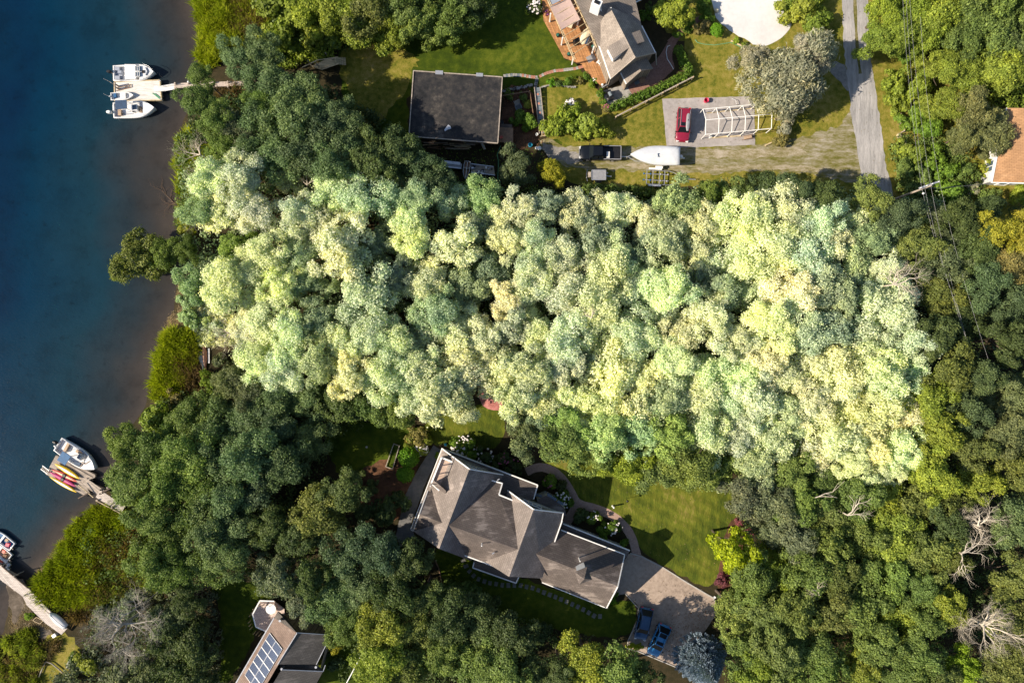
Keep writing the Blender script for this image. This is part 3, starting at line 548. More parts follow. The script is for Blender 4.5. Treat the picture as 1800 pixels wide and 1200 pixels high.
pm, tt, bb = newmat('solar_cells'); bk = nd(tt, 'ShaderNodeTexBrick'); bk.offset = 0; bk.inputs['Scale'].default_value = 1; bk.inputs['Brick Width'].default_value = .17; bk.inputs['Row Height'].default_value = .17; bk.inputs['Mortar Size'].default_value = .012
bk.inputs['Color1'].default_value = (.022, .04, .085, 1); bk.inputs['Color2'].default_value = (.03, .05, .10, 1); bk.inputs['Mortar'].default_value = (.13, .16, .24, 1); tt.links.new(texmap(tt, (1, 1, 1), R(-58), True), bk.inputs[0]); tt.links.new(bk.outputs[0], bb.inputs['Base Color']); bb.inputs['Roughness'].default_value = .25
p00 = U(470.5, 1116, 4.25); acr = U(500, 1143, 5.75)-p00; dn = (U(403, 1220, 3.4)-U(482, 1085, 3.4)).normalized(); acr = acr-dn*acr.dot(dn); nn = acr.cross(dn).normalized(); nn = nn if nn.z > 0 else -nn
# the array lies on the slope plane
rp = U(482, 1085, 3.4); rn = (U(522, 1112, 6.0)-rp).cross(dn).normalized(); rn = rn if rn.z > 0 else -rn
def onroof(v): return v-rn*((v-rp).dot(rn))+rn*.12
up_ = rn.cross(dn).normalized(); up_ = up_ if up_.z > 0 else -up_
o0 = onroof(rp+dn*1.75+up_*.75)
for i in range(6):
    for j in range(2):
        a = o0+dn*(i*1.08)+up_*(j*1.62); q = [a, a+dn*1.02, a+dn*1.02+up_*1.56, a+up_*1.56]
        sp = MB().slab(q, .04).build('solar_panel', pm, S); mb = MB()
        for k in range(4): mb.bar(q[k]+rn*.01, q[(k+1) % 4]+rn*.01, .05, .05)
        mb.build('frame', M['metal'], sp)
Od = thing('octagonal_deck', 'white-railed octagonal deck beside the solar-panelled house', 'deck', tuple(U(470, 1085)))
OP = [(444, 1079), (457, 1055), (482, 1056), (500, 1070), (500, 1084), (468, 1109), (450, 1101)]
MB().slab(PU([(x, y, 1.0) for x, y in OP]), .15).build('floor', planks('pink_deck_boards', (.60, .48, .42), R(58), .2, .08), Od)
mb = MB(); edge(mb, [(x, y, 1.95) for x, y in OP[5:]+OP[:3]], .16, .08, 0); mb.build('rail', M['white'], Od)
mb = MB(); P = PU([(x, y, 0) for x, y in OP[5:]+OP[:3]])
for a, b_ in zip(P[:-1], P[1:]):
    for k in range(5): q = a.lerp(b_, k/4); mb.box((q.x, q.y, 1.45), (.07, .07, .95))
mb.build('baluster', M['wood_pale'], Od)
Wc = thing('white_patio_table', 'white table on the octagonal deck half under leaves', 'table', tuple(U(476, 1070, 1.0))); p = U(476, 1070, 1.7); MB().cyl(p-Vector((0, 0, .04)), p, .7, n=16).build('tabletop', M['white'], Wc); MB().cyl((p.x, p.y, 1.0), (p.x, p.y, 1.66), .06).build('leg', M['white'], Wc)
Ww = thing('window_well', 'grey framed hatch on the dark ground by the solar-panelled house', 'hatch', tuple(U(532, 1097))); mb = MB(); P = PU([(525, 1098, .3), (531, 1090, .3), (540, 1096, .3), (534, 1104, .3)])
[mb.bar(P[k], P[(k+1) % 4], .16, .3) for k in range(4)]; mb.build('frame', M['metal'], Ww); MB().slab([p-Vector((0, 0, .06)) for p in P], .04).build('cover', M['glass'], Ww)
Fp = thing('leaning_pole', 'long white pole lying diagonally on the lawn at the bottom edge', 'pole', tuple(U(623, 1172))); MB().cyl(U(638, 1146, 2.4), U(607, 1204, 2.0), .07).build('shaft', M['white'], Fp); [MB().cyl((U(x, y).x, U(x, y).y, 0), U(x2, y, h), .05).build('stand', M['metal'], Fp) for x, x2, y, h in ((636, 637, 1148, 2.4), (611, 611, 1196, 2.0))]
# --- orange-roofed house at the right edge
O = thing('orange_roofed_house', 'white-walled house with an orange shingle roof at the right edge', 'house', tuple(U(1800, 270)))
MB().slab(PU([(1769, 190, 3.0), (1743, 321, 3.0), (1830, 323, 4.8), (1850, 190, 4.8)]), .18).build('roof', M['sh_org'], O)
MB().prism([(U(1775, 190, 3).x+.0, U(1775, 190, 3).y, 0), (U(1750, 316, 3).x, U(1750, 316, 3).y, 0), (U(1880, 318, 3).x, U(1880, 318, 3).y, 0), (U(1880, 190, 3).x, U(1880, 190, 3).y, 0)], 0, 2.85).build('wall', M['wall_w'], O)
mb = MB(); edge(mb, [(1769, 190, 3.02), (1743, 321, 3.02)], .12, .2, 0); edge(mb, [(1743, 321, 3.02), (1830, 323, 4.8)], .1, .2, -.02); mb.build('fascia', M['white'], O)
a = U(1757, 278, 3); b_ = U(1753, 298, 3); a.z = b_.z = 0; window(O, a, b_, .8, 2.2, .08); a = U(1764, 245, 3); b_ = U(1761, 262, 3); a.z = b_.z = 0; window(O, a, b_, .9, 2.2, .08)
a = U(1768, 317, 3); b_ = U(1785, 317.5, 3); a.z = b_.z = 0; window(O, a, b_, .9, 2.2, .1, nm=1)
# ------------------------------------------------------------------ foliage library
def leaf_object(name, C_, N_, S_, V_, mat, aspect=1.3, along=None):
    """one mesh of many leaf-sized four-cornered faces"""
    n = len(C_); t = np.random.normal(size=(n, 3)) if along is None else along+np.random.normal(size=(n, 3))*.15
    u = t-(t*N_).sum(1, keepdims=True)*N_; u /= np.linalg.norm(u, axis=1, keepdims=True)+1e-9; v = np.cross(N_, u)
    a = S_[:, None]*aspect/2; b_ = S_[:, None]/2
    P = np.stack([C_+u*a, C_+v*b_+N_*b_*.25, C_-u*a, C_-v*b_+N_*b_*.25], 1).reshape(-1, 3).astype(np.float32)
    me = bpy.data.meshes.new(name); me.vertices.add(4*n); me.vertices.foreach_set('co', P.reshape(-1))
    me.loops.add(4*n); me.loops.foreach_set('vertex_index', np.arange(4*n, dtype=np.int32))
    me.polygons.add(n); me.polygons.foreach_set('loop_start', np.arange(0, 4*n, 4, dtype=np.int32)); me.polygons.foreach_set('loop_total', np.full(n, 4, dtype=np.int32))
    at_ = me.attributes.new('var', 'FLOAT', 'POINT'); at_.data.foreach_set('value', np.repeat(np.clip(V_, 0, 1), 4).astype(np.float32))
    me.materials.append(mat); me.update(calc_edges=True); return me
def rdir(n, zmin=-1.0, zmax=1.0):
    z = np.random.uniform(zmin, zmax, n); p = np.random.uniform(0, 2*np.pi, n); r = np.sqrt(np.maximum(0, 1-z*z)); return np.stack([r*np.cos(p), r*np.sin(p), z], 1)
def nrm(a): return a/(np.linalg.norm(a, axis=1, keepdims=True)+1e-9)
def crown_mesh(name, seed, Rr=4.0, vs=.75, nl=18, lr=(.26, .42), ns=22, sr=(.10, .16), nf=34, leaf=.26, flat=.5, up=0.0, aspect=1.3):
    """crown = lobes carrying puffs carrying leaves; centre at origin"""
    np.random.seed(seed)
    D = rdir(nl, -.5, 1.0); ph = np.arctan2(D[:, 1], D[:, 0]); k = 1.04+.17*np.sin(2*ph+seed)+.14*np.sin(3*ph+seed*2.1)+np.random.normal(0, .10, nl)
    LR = np.random.uniform(*lr, nl)*Rr; LC = D*((Rr-LR)*k)[:, None]*np.array([1, 1, vs]); LC[0] = (0, 0, Rr*vs*.55)
    ni = nl//3; LC[-ni:] *= .45
    sd_ = nrm(rdir(nl*ns, -.5, 1)+np.repeat(nrm(LC), ns, 0)*.55); li = np.repeat(np.arange(nl), ns)
    SRr = np.random.uniform(*sr, nl*ns)*Rr; SC_ = LC[li]+sd_*(LR[li]*np.random.uniform(.72, 1.06, nl*ns))[:, None]
    N = nl*ns*nf; si = np.repeat(np.arange(nl*ns), nf)
    d2 = nrm(rdir(N, -.6, 1)+sd_[si]*.7); P = SC_[si]+d2*(SRr[si]*np.random.uniform(.35, 1.25, N))[:, None]*np.array([1.15, 1.15, .7])
    nn = nrm(d2*.8+sd_[si]*.5+np.random.normal(size=(N, 3))*flat+np.array([0, 0, up])); S_ = leaf*np.random.uniform(.6, 1.35, N)
    st = np.random.rand(N) < .10; P = P+d2*(st*np.random.uniform(0, .10, N)*Rr)[:, None]
    V_ = .5+np.random.normal(0, .19, N)+np.random.normal(0, .12, nl*ns)[si]+np.random.normal(0, .06, nl)[li][si]
    keep = P[:, 2] > -Rr*vs*.62
    # leaves buried deep inside another lobe are never seen: drop most of them
    q = P[:, None, :]-LC[None, :, :]; ins = ((q**2).sum(2) < (LR[None]*.62)**2).any(1) if N*nl < 9e6 else np.zeros(N, bool)
    keep &= ~(ins & (np.random.rand(N) < .8))
    return leaf_object(name, P[keep], nn[keep], S_[keep], V_[keep], M['leaf'], aspect)
def streak_mesh(name, seed, Rr=4.0, vs=.6, nb=260, per=60, leaf=.10, aspect=5, curl=.25, cone=False, spread=.30):
    """many outward sprays of narrow leaves (willow, cedar, spruce)"""
    np.random.seed(seed); D = rdir(nb, -.15, 1.0); ph = np.arctan2(D[:, 1], D[:, 0]); k = 1+.12*np.sin(2*ph+seed)+.12*np.sin(5*ph+seed)+np.random.normal(0, .06, nb)
    L = Rr*k*np.random.uniform(.78, 1.05, nb); E = D*L[:, None]*np.array([1, 1, vs])
    if cone:
        z = np.random.rand(nb)**.8; rr = (1-z)*Rr*(1+.12*np.sin(z*40)); p = np.random.uniform(0, 2*np.pi, nb)
        E = np.stack([rr*np.cos(p), rr*np.sin(p), (z-.3)*Rr*vs*2.2], 1); D = nrm(np.stack([np.cos(p), np.sin(p), z*1.2+.2], 1))
    i = np.repeat(np.arange(nb), per); s = np.random.uniform(-.18, .12, nb*per)[:, None]*Rr*(1.4 if not cone else .6)
    side = np.random.normal(size=(nb*per, 3))*Rr*.045*(1 if not cone else .7); P = E[i]+D[i]*s+side
    al = nrm(D[i]+np.random.normal(size=(nb*per, 3))*curl+side/Rr*spread*12)
    nn = nrm(np.random.normal(size=(nb*per, 3))*.5+D[i]*.5+np.array([0, 0, .6])); nn = nrm(nn-(nn*al).sum(1, keepdims=True)*al)
    V_ = .5+np.random.normal(0, .14, nb*per)+np.random.normal(0, .12, nb)[i]
    return leaf_object(name, P, nn, leaf*np.random.uniform(.7, 1.4, nb*per), V_, M['leaf'], aspect, along=al)
LIB = {}
LIB['oak'] = [crown_mesh('oak_crown', 10+k, vs=.64, nl=27, lr=(.15, .34), ns=22, nf=30, leaf=.20, sr=(.07, .15), flat=.75, up=.3) for k in range(4)]
LIB['loc'] = [crown_mesh('locust_crown', 30+k, vs=.58, nl=24, lr=(.16, .34), ns=26, sr=(.08, .18), nf=32, leaf=.15, flat=1.0, up=.4, aspect=1.8) for k in range(4)]
LIB['map'] = [crown_mesh('maple_crown', 50+k, nl=24, lr=(.2, .32), ns=18, sr=(.09, .14), nf=26, leaf=.28, flat=.4) for k in range(3)]
LIB['shr'] = [crown_mesh('shrub_leaves', 70+k, Rr=1.5, vs=.7, nl=10, ns=12, nf=26, leaf=.17, sr=(.12, .2), flat=.5) for k in range(3)]
LIB['top'] = [crown_mesh('clipped_leaves', 80, Rr=1.2, vs=.85, nl=1, lr=(.99, 1.0), ns=420, sr=(.05, .08), nf=30, leaf=.10, flat=.35)]
LIB['wil'] = [crown_mesh('willow_leaves', 90+k, nl=22, lr=(.22, .36), ns=34, sr=(.06, .13), nf=36, leaf=.095, flat=1.2, up=.3, aspect=4) for k in range(2)]
LIB['ced'] = [crown_mesh('cedar_sprays', 95+k, vs=.6, nl=20, lr=(.22, .36), ns=26, sr=(.08, .15), nf=30, leaf=.15, flat=.8, aspect=2.6) for k in range(2)]
LIB['spr'] = [streak_mesh('spruce_sprays', 99, 2.6, 1.0, 1500, 44, .12, 2.2, cone=True)]
RAD = {'oak': 4, 'loc': 4, 'map': 4, 'shr': 1.5, 'top': 1.2, 'wil': 4, 'ced': 4, 'spr': 2.6}
def trunk_mb(H, r, seed, limbs=5, reach=2.6, lift=.55):
    rnd = random.Random(seed); mb = MB(); pts = []; x = y = 0
    for i in range(6):
        z = H*i/5*.8; pts.append(Vector((x, y, z))); x += rnd.uniform(-.12, .12)*r*5; y += rnd.uniform(-.12, .12)*r*5
    mb.tube(pts, r*1.25, 8, r1=r*.35)
    for k in range(limbs):
        b0 = pts[rnd.choice([2, 3, 4])]; a = k*2*math.pi/limbs+rnd.uniform(-.4, .4); L = reach*rnd.uniform(.7, 1.1)
        m1 = b0+Vector((math.cos(a)*L*.5, math.sin(a)*L*.5, L*lift*.7)); e = m1+Vector((math.cos(a+.3)*L*.5, math.sin(a+.3)*L*.5, L*lift*.7))
        mb.tube([b0, m1, e], r*.5, 6, r1=r*.15)
    return mb
TR = [trunk_mb(9, .22, s).build('trunk', M['bark']).data for s in (1, 2, 3)]; TRS = [trunk_mb(1.6, .05, s, 4, .7).build('stem', M['bark']).data for s in (4, 5)]
for o in [o for o in SC.objects if o.name.startswith(('trunk', 'stem'))]: bpy.data.objects.remove(o)
# leaf colours (those of the pale woods have a brightening put into them)
PAL = dict(
    M_=(.80, .86, .62), m_=(.73, .82, .62), C_=(.82, .83, .60), c_=(.72, .74, .52), Y_=(.85, .85, .54), y_=(.82, .84, .53), P_=(.80, .77, .54), W_=(.86, .86, .68),   # the pale woods, brightened in the leaf colour
    G_=(.49, .58, .39), g_=(.37, .46, .27), D_=(.31, .38, .25), L_=(.46, .60, .32), E_=(.38, .52, .15),  # same woods, a weaker brightening in the colour
    blue=(.175, .25, .108), teal=(.125, .185, .092), mid=(.185, .26, .068), oakg=(.215, .275, .078), olive=(.20, .235, .065), yel=(.31, .36, .055),
    gold=(.42, .39, .05), lime=(.32, .44, .04), brt=(.265, .34, .05), dark=(.11, .155, .055), grey=(.43, .41, .335), greyg=(.21, .24, .145), sage=(.18, .215, .105),
    acid=(.46, .50, .02), spruce=(.24, .31, .40), plum=(.30, .10, .13), box=(.15, .32, .02), hedge=(.17, .28, .038), bronze=(.29, .25, .09), ced=(.32, .37, .06), cedo=(.235, .245, .10), russet=(.3, .13, .07))
CW = dict(M_='pale mint', m_='pale sea-green', C_='cream-green', c_='pale olive', Y_='pale yellow', y_='pale lemon-green', P_='peach-tinged', W_='near-white', G_='greyish mid-green', g_='medium green', D_='dark grey-green', L_='light green', E_='bright green',
    blue='bluish dark green', teal='dark teal-green', mid='mid-green', oakg='warm green', olive='olive-green', yel='yellow-green', gold='golden yellow', lime='lime green', brt='bright green', dark='deep green', grey='silver-grey', greyg='grey-green', sage='dusty sage', acid='acid yellow',
    spruce='blue-grey', plum='plum-purple', box='clipped bright green', hedge='glossy green', bronze='bronze', ced='yellowish', cedo='brownish olive', russet='russet')
KW = dict(oak='leafy tree', loc='feathery tree', map='round-headed tree', shr='shrub', wil='willow', ced='spreading cedar', spr='spruce', top='topiary ball')
NM = dict(oak='oak_tree', loc='locust_tree', map='maple_tree', shr='shrub', wil='willow_tree', ced='cedar_tree', spr='spruce_tree', top='topiary_shrub')
cnt = {}
HK = 1.0
def tree(px, py, r, kind, colr, label=None, H=None, group=None, sq=1.0, cat=None):
    """r: crown radius in pixels of the photograph; the crown's centre stands over the base at about two thirds of the height"""
    rnd = random.Random(int(px*7919+py*104729)); small = kind in ('shr', 'top')
    Rw = r/PPM
    if H is None: H = (7.3+Rw*1.1)*HK*rnd.uniform(.86, 1.12) if not small else Rw*1.5
    if kind == 'spr': H = Rw*2.9
    hc = H-Rw*(.7 if kind != 'spr' else 1.1) if not small else Rw*.55
    p = U(px, py, hc); Rw *= (CAMH-hc)/CAMH; s = Rw/RAD[kind]
    z0 = float(gz(np.array([p.x]), np.array([p.y]))[0])
    t = thing(NM[kind], label, cat or ('tree' if not small else 'shrub'), (p.x, p.y, z0), 0, group)
    vs_ = LIB[kind]; me = vs_[cnt.get(kind, 0) % len(vs_)]; cnt[kind] = cnt.get(kind, 0)+1
    c = bpy.data.objects.new('crown' if not small else 'foliage', me); COL.objects.link(c); c.parent = t; c.location = (0, 0, hc-z0)
    v = .16 if kind not in ('spr', 'top') else .03; c.scale = (s*rnd.uniform(1-v, 1+v), s*rnd.uniform(1-v, 1+v)*sq, s*rnd.uniform(.85, 1.15)); c.rotation_euler = (rnd.uniform(-v, v)*1.3, rnd.uniform(-v, v)*1.3, rnd.uniform(0, 6.28))
    j = rnd.uniform(.9, 1.1); cc = PAL[colr]; c.color = (cc[0]*j*rnd.uniform(.94, 1.06), cc[1]*j, cc[2]*j*rnd.uniform(.9, 1.1), 1)
    if not small:
        k = bpy.data.objects.new('trunk', TR[cnt[kind] % 3]); COL.objects.link(k); k.parent = t; k.scale = (s*1.05, s*1.05, (hc-z0)/7.2*1.0); k.rotation_euler = (0, 0, rnd.uniform(0, 6))
    elif kind == 'shr':
        k = bpy.data.objects.new('stem', TRS[cnt[kind] % 2]); COL.objects.link(k); k.parent = t; k.scale = (s, s, s*.5)
    return t
# ------------------------------------------------------------------ tree lists: each row (pixel x, pixel y, radius, kind, colour); a woods row runs from the shore eastwards
K = dict(o='oak', l='loc', m='map', s='shr', c='ced')
def rows(area, rws, group):
    ON = ['first', 'second', 'third', 'fourth', 'fifth', 'sixth', 'seventh', 'eighth', 'ninth', 'tenth', 'eleventh', 'twelfth', 'thirteenth', 'fourteenth', 'fifteenth', 'sixteenth', 'seventeenth', 'eighteenth', 'nineteenth', 'twentieth', 'twenty-first', 'twenty-second', 'twenty-third', 'twenty-fourth', 'twenty-fifth', 'twenty-sixth', 'twenty-seventh', 'twenty-eighth']
    global HK
    H0 = HK
    for rn, row in rws:
        HK = H0*(.66 if (rn == 'row eight') else (.78 if (area == 'left woods' and rn in ('row one', 'row two')) else 1))
        for i, e in enumerate(row):
            x, y, r, k, c = e[:5]; k = K[k]; size = 'small ' if r < 36 else ('broad ' if r > 52 else '')
            lab = e[5] if len(e) > 5 and isinstance(e[5], str) else None
            if lab is None: lab = ', %s from left in %s of the %s' % (ON[i], rn, area)
            tree(x, y, r, k, c, (size+CW[c]+' '+KW[k]+(lab if lab[0] == ',' else ' '+lab)), group=group)
    HK = H0
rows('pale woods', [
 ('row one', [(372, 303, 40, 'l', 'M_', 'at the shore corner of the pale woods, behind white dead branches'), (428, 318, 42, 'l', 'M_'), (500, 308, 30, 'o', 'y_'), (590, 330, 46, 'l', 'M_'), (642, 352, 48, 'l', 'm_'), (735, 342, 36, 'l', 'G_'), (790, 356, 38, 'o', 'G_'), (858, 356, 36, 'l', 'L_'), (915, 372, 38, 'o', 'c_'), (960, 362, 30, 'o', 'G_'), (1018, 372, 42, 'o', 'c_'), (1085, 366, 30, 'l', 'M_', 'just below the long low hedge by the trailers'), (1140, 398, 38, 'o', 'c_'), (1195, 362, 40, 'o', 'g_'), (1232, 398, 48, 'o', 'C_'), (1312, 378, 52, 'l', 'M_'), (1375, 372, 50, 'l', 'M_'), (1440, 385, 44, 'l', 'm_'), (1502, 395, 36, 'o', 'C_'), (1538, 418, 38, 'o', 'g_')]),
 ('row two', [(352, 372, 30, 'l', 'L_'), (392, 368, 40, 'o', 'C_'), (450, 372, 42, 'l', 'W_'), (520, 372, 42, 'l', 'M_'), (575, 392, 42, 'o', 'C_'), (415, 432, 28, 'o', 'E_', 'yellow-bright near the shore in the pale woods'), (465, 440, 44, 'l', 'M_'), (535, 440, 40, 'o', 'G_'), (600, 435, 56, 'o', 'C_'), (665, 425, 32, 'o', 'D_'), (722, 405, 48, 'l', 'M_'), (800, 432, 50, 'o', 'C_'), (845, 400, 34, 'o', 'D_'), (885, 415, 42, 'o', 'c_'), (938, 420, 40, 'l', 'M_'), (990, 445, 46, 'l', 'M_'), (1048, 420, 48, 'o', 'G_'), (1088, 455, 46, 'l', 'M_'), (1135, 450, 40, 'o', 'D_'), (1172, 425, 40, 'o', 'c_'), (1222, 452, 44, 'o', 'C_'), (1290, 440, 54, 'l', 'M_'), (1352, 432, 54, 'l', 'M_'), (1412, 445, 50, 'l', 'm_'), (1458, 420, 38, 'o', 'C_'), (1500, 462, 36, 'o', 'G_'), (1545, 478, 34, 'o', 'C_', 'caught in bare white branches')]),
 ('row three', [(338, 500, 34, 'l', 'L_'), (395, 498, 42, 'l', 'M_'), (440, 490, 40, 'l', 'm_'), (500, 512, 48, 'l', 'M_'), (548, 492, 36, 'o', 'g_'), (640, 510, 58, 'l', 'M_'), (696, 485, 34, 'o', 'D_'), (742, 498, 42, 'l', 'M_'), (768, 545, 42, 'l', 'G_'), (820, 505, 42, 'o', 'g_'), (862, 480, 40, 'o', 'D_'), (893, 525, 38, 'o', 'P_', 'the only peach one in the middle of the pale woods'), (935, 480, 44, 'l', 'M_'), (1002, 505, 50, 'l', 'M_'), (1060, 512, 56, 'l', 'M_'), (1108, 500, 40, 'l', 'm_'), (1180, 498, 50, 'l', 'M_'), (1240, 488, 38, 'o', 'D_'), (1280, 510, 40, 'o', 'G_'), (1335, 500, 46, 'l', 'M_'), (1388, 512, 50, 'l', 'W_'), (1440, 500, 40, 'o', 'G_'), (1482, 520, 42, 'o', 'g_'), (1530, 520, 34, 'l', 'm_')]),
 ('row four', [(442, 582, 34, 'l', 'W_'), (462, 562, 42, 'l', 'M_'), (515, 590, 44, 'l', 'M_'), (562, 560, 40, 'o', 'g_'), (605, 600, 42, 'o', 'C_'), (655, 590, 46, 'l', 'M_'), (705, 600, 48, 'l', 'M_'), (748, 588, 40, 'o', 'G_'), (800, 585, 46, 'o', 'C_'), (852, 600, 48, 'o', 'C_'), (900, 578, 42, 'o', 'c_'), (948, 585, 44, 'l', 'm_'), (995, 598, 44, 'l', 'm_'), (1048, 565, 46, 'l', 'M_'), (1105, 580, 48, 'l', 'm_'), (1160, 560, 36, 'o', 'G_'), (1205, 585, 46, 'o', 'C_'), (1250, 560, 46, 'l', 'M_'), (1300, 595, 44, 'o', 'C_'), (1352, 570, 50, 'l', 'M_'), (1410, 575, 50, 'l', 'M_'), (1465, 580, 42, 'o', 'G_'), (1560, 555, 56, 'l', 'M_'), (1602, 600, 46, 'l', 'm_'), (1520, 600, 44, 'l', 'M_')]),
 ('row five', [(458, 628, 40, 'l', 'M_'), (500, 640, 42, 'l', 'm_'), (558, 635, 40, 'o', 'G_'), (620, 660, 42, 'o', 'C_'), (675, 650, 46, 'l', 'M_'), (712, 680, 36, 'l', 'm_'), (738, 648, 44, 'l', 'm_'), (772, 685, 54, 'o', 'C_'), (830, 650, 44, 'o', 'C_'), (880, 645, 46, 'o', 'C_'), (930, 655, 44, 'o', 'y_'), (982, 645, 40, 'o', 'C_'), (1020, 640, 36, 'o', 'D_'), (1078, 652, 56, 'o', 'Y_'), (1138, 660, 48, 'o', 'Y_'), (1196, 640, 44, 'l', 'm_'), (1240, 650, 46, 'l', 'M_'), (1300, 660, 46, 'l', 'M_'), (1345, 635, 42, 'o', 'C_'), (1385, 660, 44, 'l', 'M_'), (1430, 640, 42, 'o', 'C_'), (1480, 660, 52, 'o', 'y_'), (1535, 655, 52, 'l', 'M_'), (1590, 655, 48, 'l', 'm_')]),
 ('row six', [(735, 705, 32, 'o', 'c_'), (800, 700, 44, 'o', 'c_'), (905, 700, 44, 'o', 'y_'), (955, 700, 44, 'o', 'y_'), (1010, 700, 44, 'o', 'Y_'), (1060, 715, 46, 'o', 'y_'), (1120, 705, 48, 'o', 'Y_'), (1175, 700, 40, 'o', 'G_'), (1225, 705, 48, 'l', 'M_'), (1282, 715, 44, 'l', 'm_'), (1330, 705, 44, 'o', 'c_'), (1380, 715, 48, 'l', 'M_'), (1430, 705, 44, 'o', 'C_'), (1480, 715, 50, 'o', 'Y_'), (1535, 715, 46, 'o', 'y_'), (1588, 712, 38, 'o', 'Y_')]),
 ('row seven', [(950, 745, 34, 'o', 'g_'), (1005, 752, 40, 'o', 'E_'), (1070, 765, 44, 'o', 'L_'), (1125, 755, 42, 'o', 'L_'), (1180, 765, 46, 'o', 'E_'), (1240, 760, 48, 'l', 'M_'), (1300, 770, 44, 'l', 'm_'), (1355, 765, 48, 'l', 'M_'), (1415, 775, 48, 'o', 'C_'), (1470, 770, 48, 'o', 'y_'), (1525, 772, 46, 'o', 'C_'), (1578, 780, 44, 'l', 'M_'), (1500, 815, 34, 'o', 'C_'), (1440, 818, 32, 'o', 'c_'), (1560, 825, 32, 'o', 'y_')])], 'trees of the brightened pale woods')
rows('pier woods', [
 ('row one', [(412, 102, 34, 'l', 'blue', 'beside the marsh reeds, above the pier'), (465, 92, 40, 'l', 'blue'), (354, 137, 28, 'l', 'mid', 'leaning over the foot of the pier beside the water'), (452, 190, 30, 'l', 'mid'), (484, 145, 42, 'l', 'blue'), (540, 178, 44, 'l', 'blue'), (588, 205, 38, 'l', 'blue')]),
 ('row two', [(343, 184, 32, 'l', 'mid', 'reaching out over the water below the pier'), (380, 210, 36, 'l', 'mid'), (415, 225, 34, 'l', 'sage'), (465, 205, 46, 'l', 'blue'), (520, 215, 48, 'l', 'blue'), (570, 228, 46, 'l', 'teal'), (615, 250, 38, 'l', 'teal')]),
 ('row three', [(395, 262, 32, 'l', 'mid'), (440, 268, 42, 'l', 'blue'), (490, 275, 46, 'l', 'blue'), (545, 270, 48, 'l', 'teal'), (590, 290, 46, 'l', 'blue'), (650, 285, 44, 'o', 'dark'), (700, 270, 38, 'o', 'dark'), (690, 320, 46, 'l', 'teal'), (745, 290, 34, 'l', 'teal'), (770, 322, 32, 'l', 'teal'), (625, 330, 30, 'l', 'teal')])], 'dark green trees by the pier')
HK = .6
rows('top thicket', [
 ('the lower row', [(505, 55, 40, 's', 'brt'), (555, 62, 30, 's', 'yel'), (588, 58, 28, 's', 'brt', 'near a pale garden object at the top thicket'), (636, 44, 40, 'o', 'brt'), (688, 42, 42, 'o', 'yel'), (745, 42, 42, 'o', 'oakg'), (795, 38, 38, 'o', 'mid', 'nearest the lush lawn at the top')]),
 ('the upper row', [(495, 12, 40, 's', 'brt'), (545, 18, 42, 'o', 'yel'), (595, 22, 44, 'o', 'yel'), (650, 12, 46, 'o', 'olive'), (705, 8, 46, 'o', 'oakg'), (765, 8, 46, 'o', 'mid'), (822, 10, 42, 'o', 'dark', 'at the top edge, darkest beside the lush lawn')])], 'trees of the top thicket')
rows('roadside woods', [
 ('row one', [(1555, 20, 36, 'o', 'brt'), (1605, 18, 42, 'o', 'brt'), (1655, 15, 44, 'o', 'brt'), (1705, 18, 46, 'o', 'mid'), (1755, 15, 46, 'o', 'mid'), (1800, 30, 42, 'o', 'mid')]),
 ('row two', [(1550, 70, 32, 'o', 'brt'), (1590, 62, 36, 'o', 'brt'), (1635, 58, 38, 'o', 'brt'), (1690, 62, 42, 'o', 'mid'), (1745, 60, 44, 'o', 'mid'), (1790, 85, 40, 'o', 'dark')]),
 ('row three', [(1655, 125, 34, 'c', 'ced'), (1700, 130, 44, 'c', 'ced'), (1752, 130, 44, 'c', 'ced'), (1660, 185, 32, 'c', 'ced'), (1705, 190, 42, 'c', 'cedo'), (1735, 230, 42, 'c', 'cedo', 'leaning against the white wall of the orange-roofed house'), (1690, 238, 32, 'c', 'cedo')])], 'trees right of the road')
HK = 1.0
rows('right edge woods', [
 ('row one', [(1245, 340, 30, 'o', 'mid'), (1295, 345, 32, 'o', 'oakg'), (1350, 342, 34, 'o', 'dark'), (1400, 340, 32, 'l', 'teal'), (1450, 352, 34, 'o', 'dark'), (1530, 352, 36, 'o', 'oakg', 'standing over the lower end of the road'), (1580, 375, 36, 'l', 'teal'), (1632, 385, 34, 'o', 'sage', 'just below the utility pole'), (1690, 385, 38, 'o', 'dark'), (1735, 372, 26, 'o', 'dark')]),
 ('row two', [(1610, 430, 44, 'o', 'olive'), (1660, 465, 48, 'o', 'sage', 'with bare white twigs at its left'), (1645, 520, 44, 'o', 'olive'), (1720, 435, 42, 'o', 'dark'), (1748, 410, 44, 'o', 'gold'), (1795, 415, 42, 'o', 'gold', 'at the right edge, bright above the dark hollow'), (1775, 465, 40, 'o', 'bronze')]),
 ('row three', [(1728, 500, 42, 'l', 'teal'), (1782, 525, 42, 'l', 'teal'), (1690, 560, 36, 'o', 'dark'), (1650, 590, 44, 'o', 'dark'), (1780, 600, 44, 'o', 'dark'), (1675, 650, 46, 'o', 'olive'), (1635, 700, 42, 'o', 'yel', 'bordering the pale woods on the right, lower half'), (1720, 655, 36, 'l', 'teal')]),
 ('row four', [(1650, 760, 46, 'o', 'yel'), (1700, 720, 40, 'l', 'teal'), (1780, 700, 44, 'o', 'sage', 'at the right edge beside the dark hollow'), (1700, 790, 46, 'o', 'olive'), (1765, 760, 42, 'o', 'sage'), (1640, 835, 46, 'o', 'yel'), (1795, 830, 38, 'o', 'olive')])], 'trees along the right edge')
HK = .95
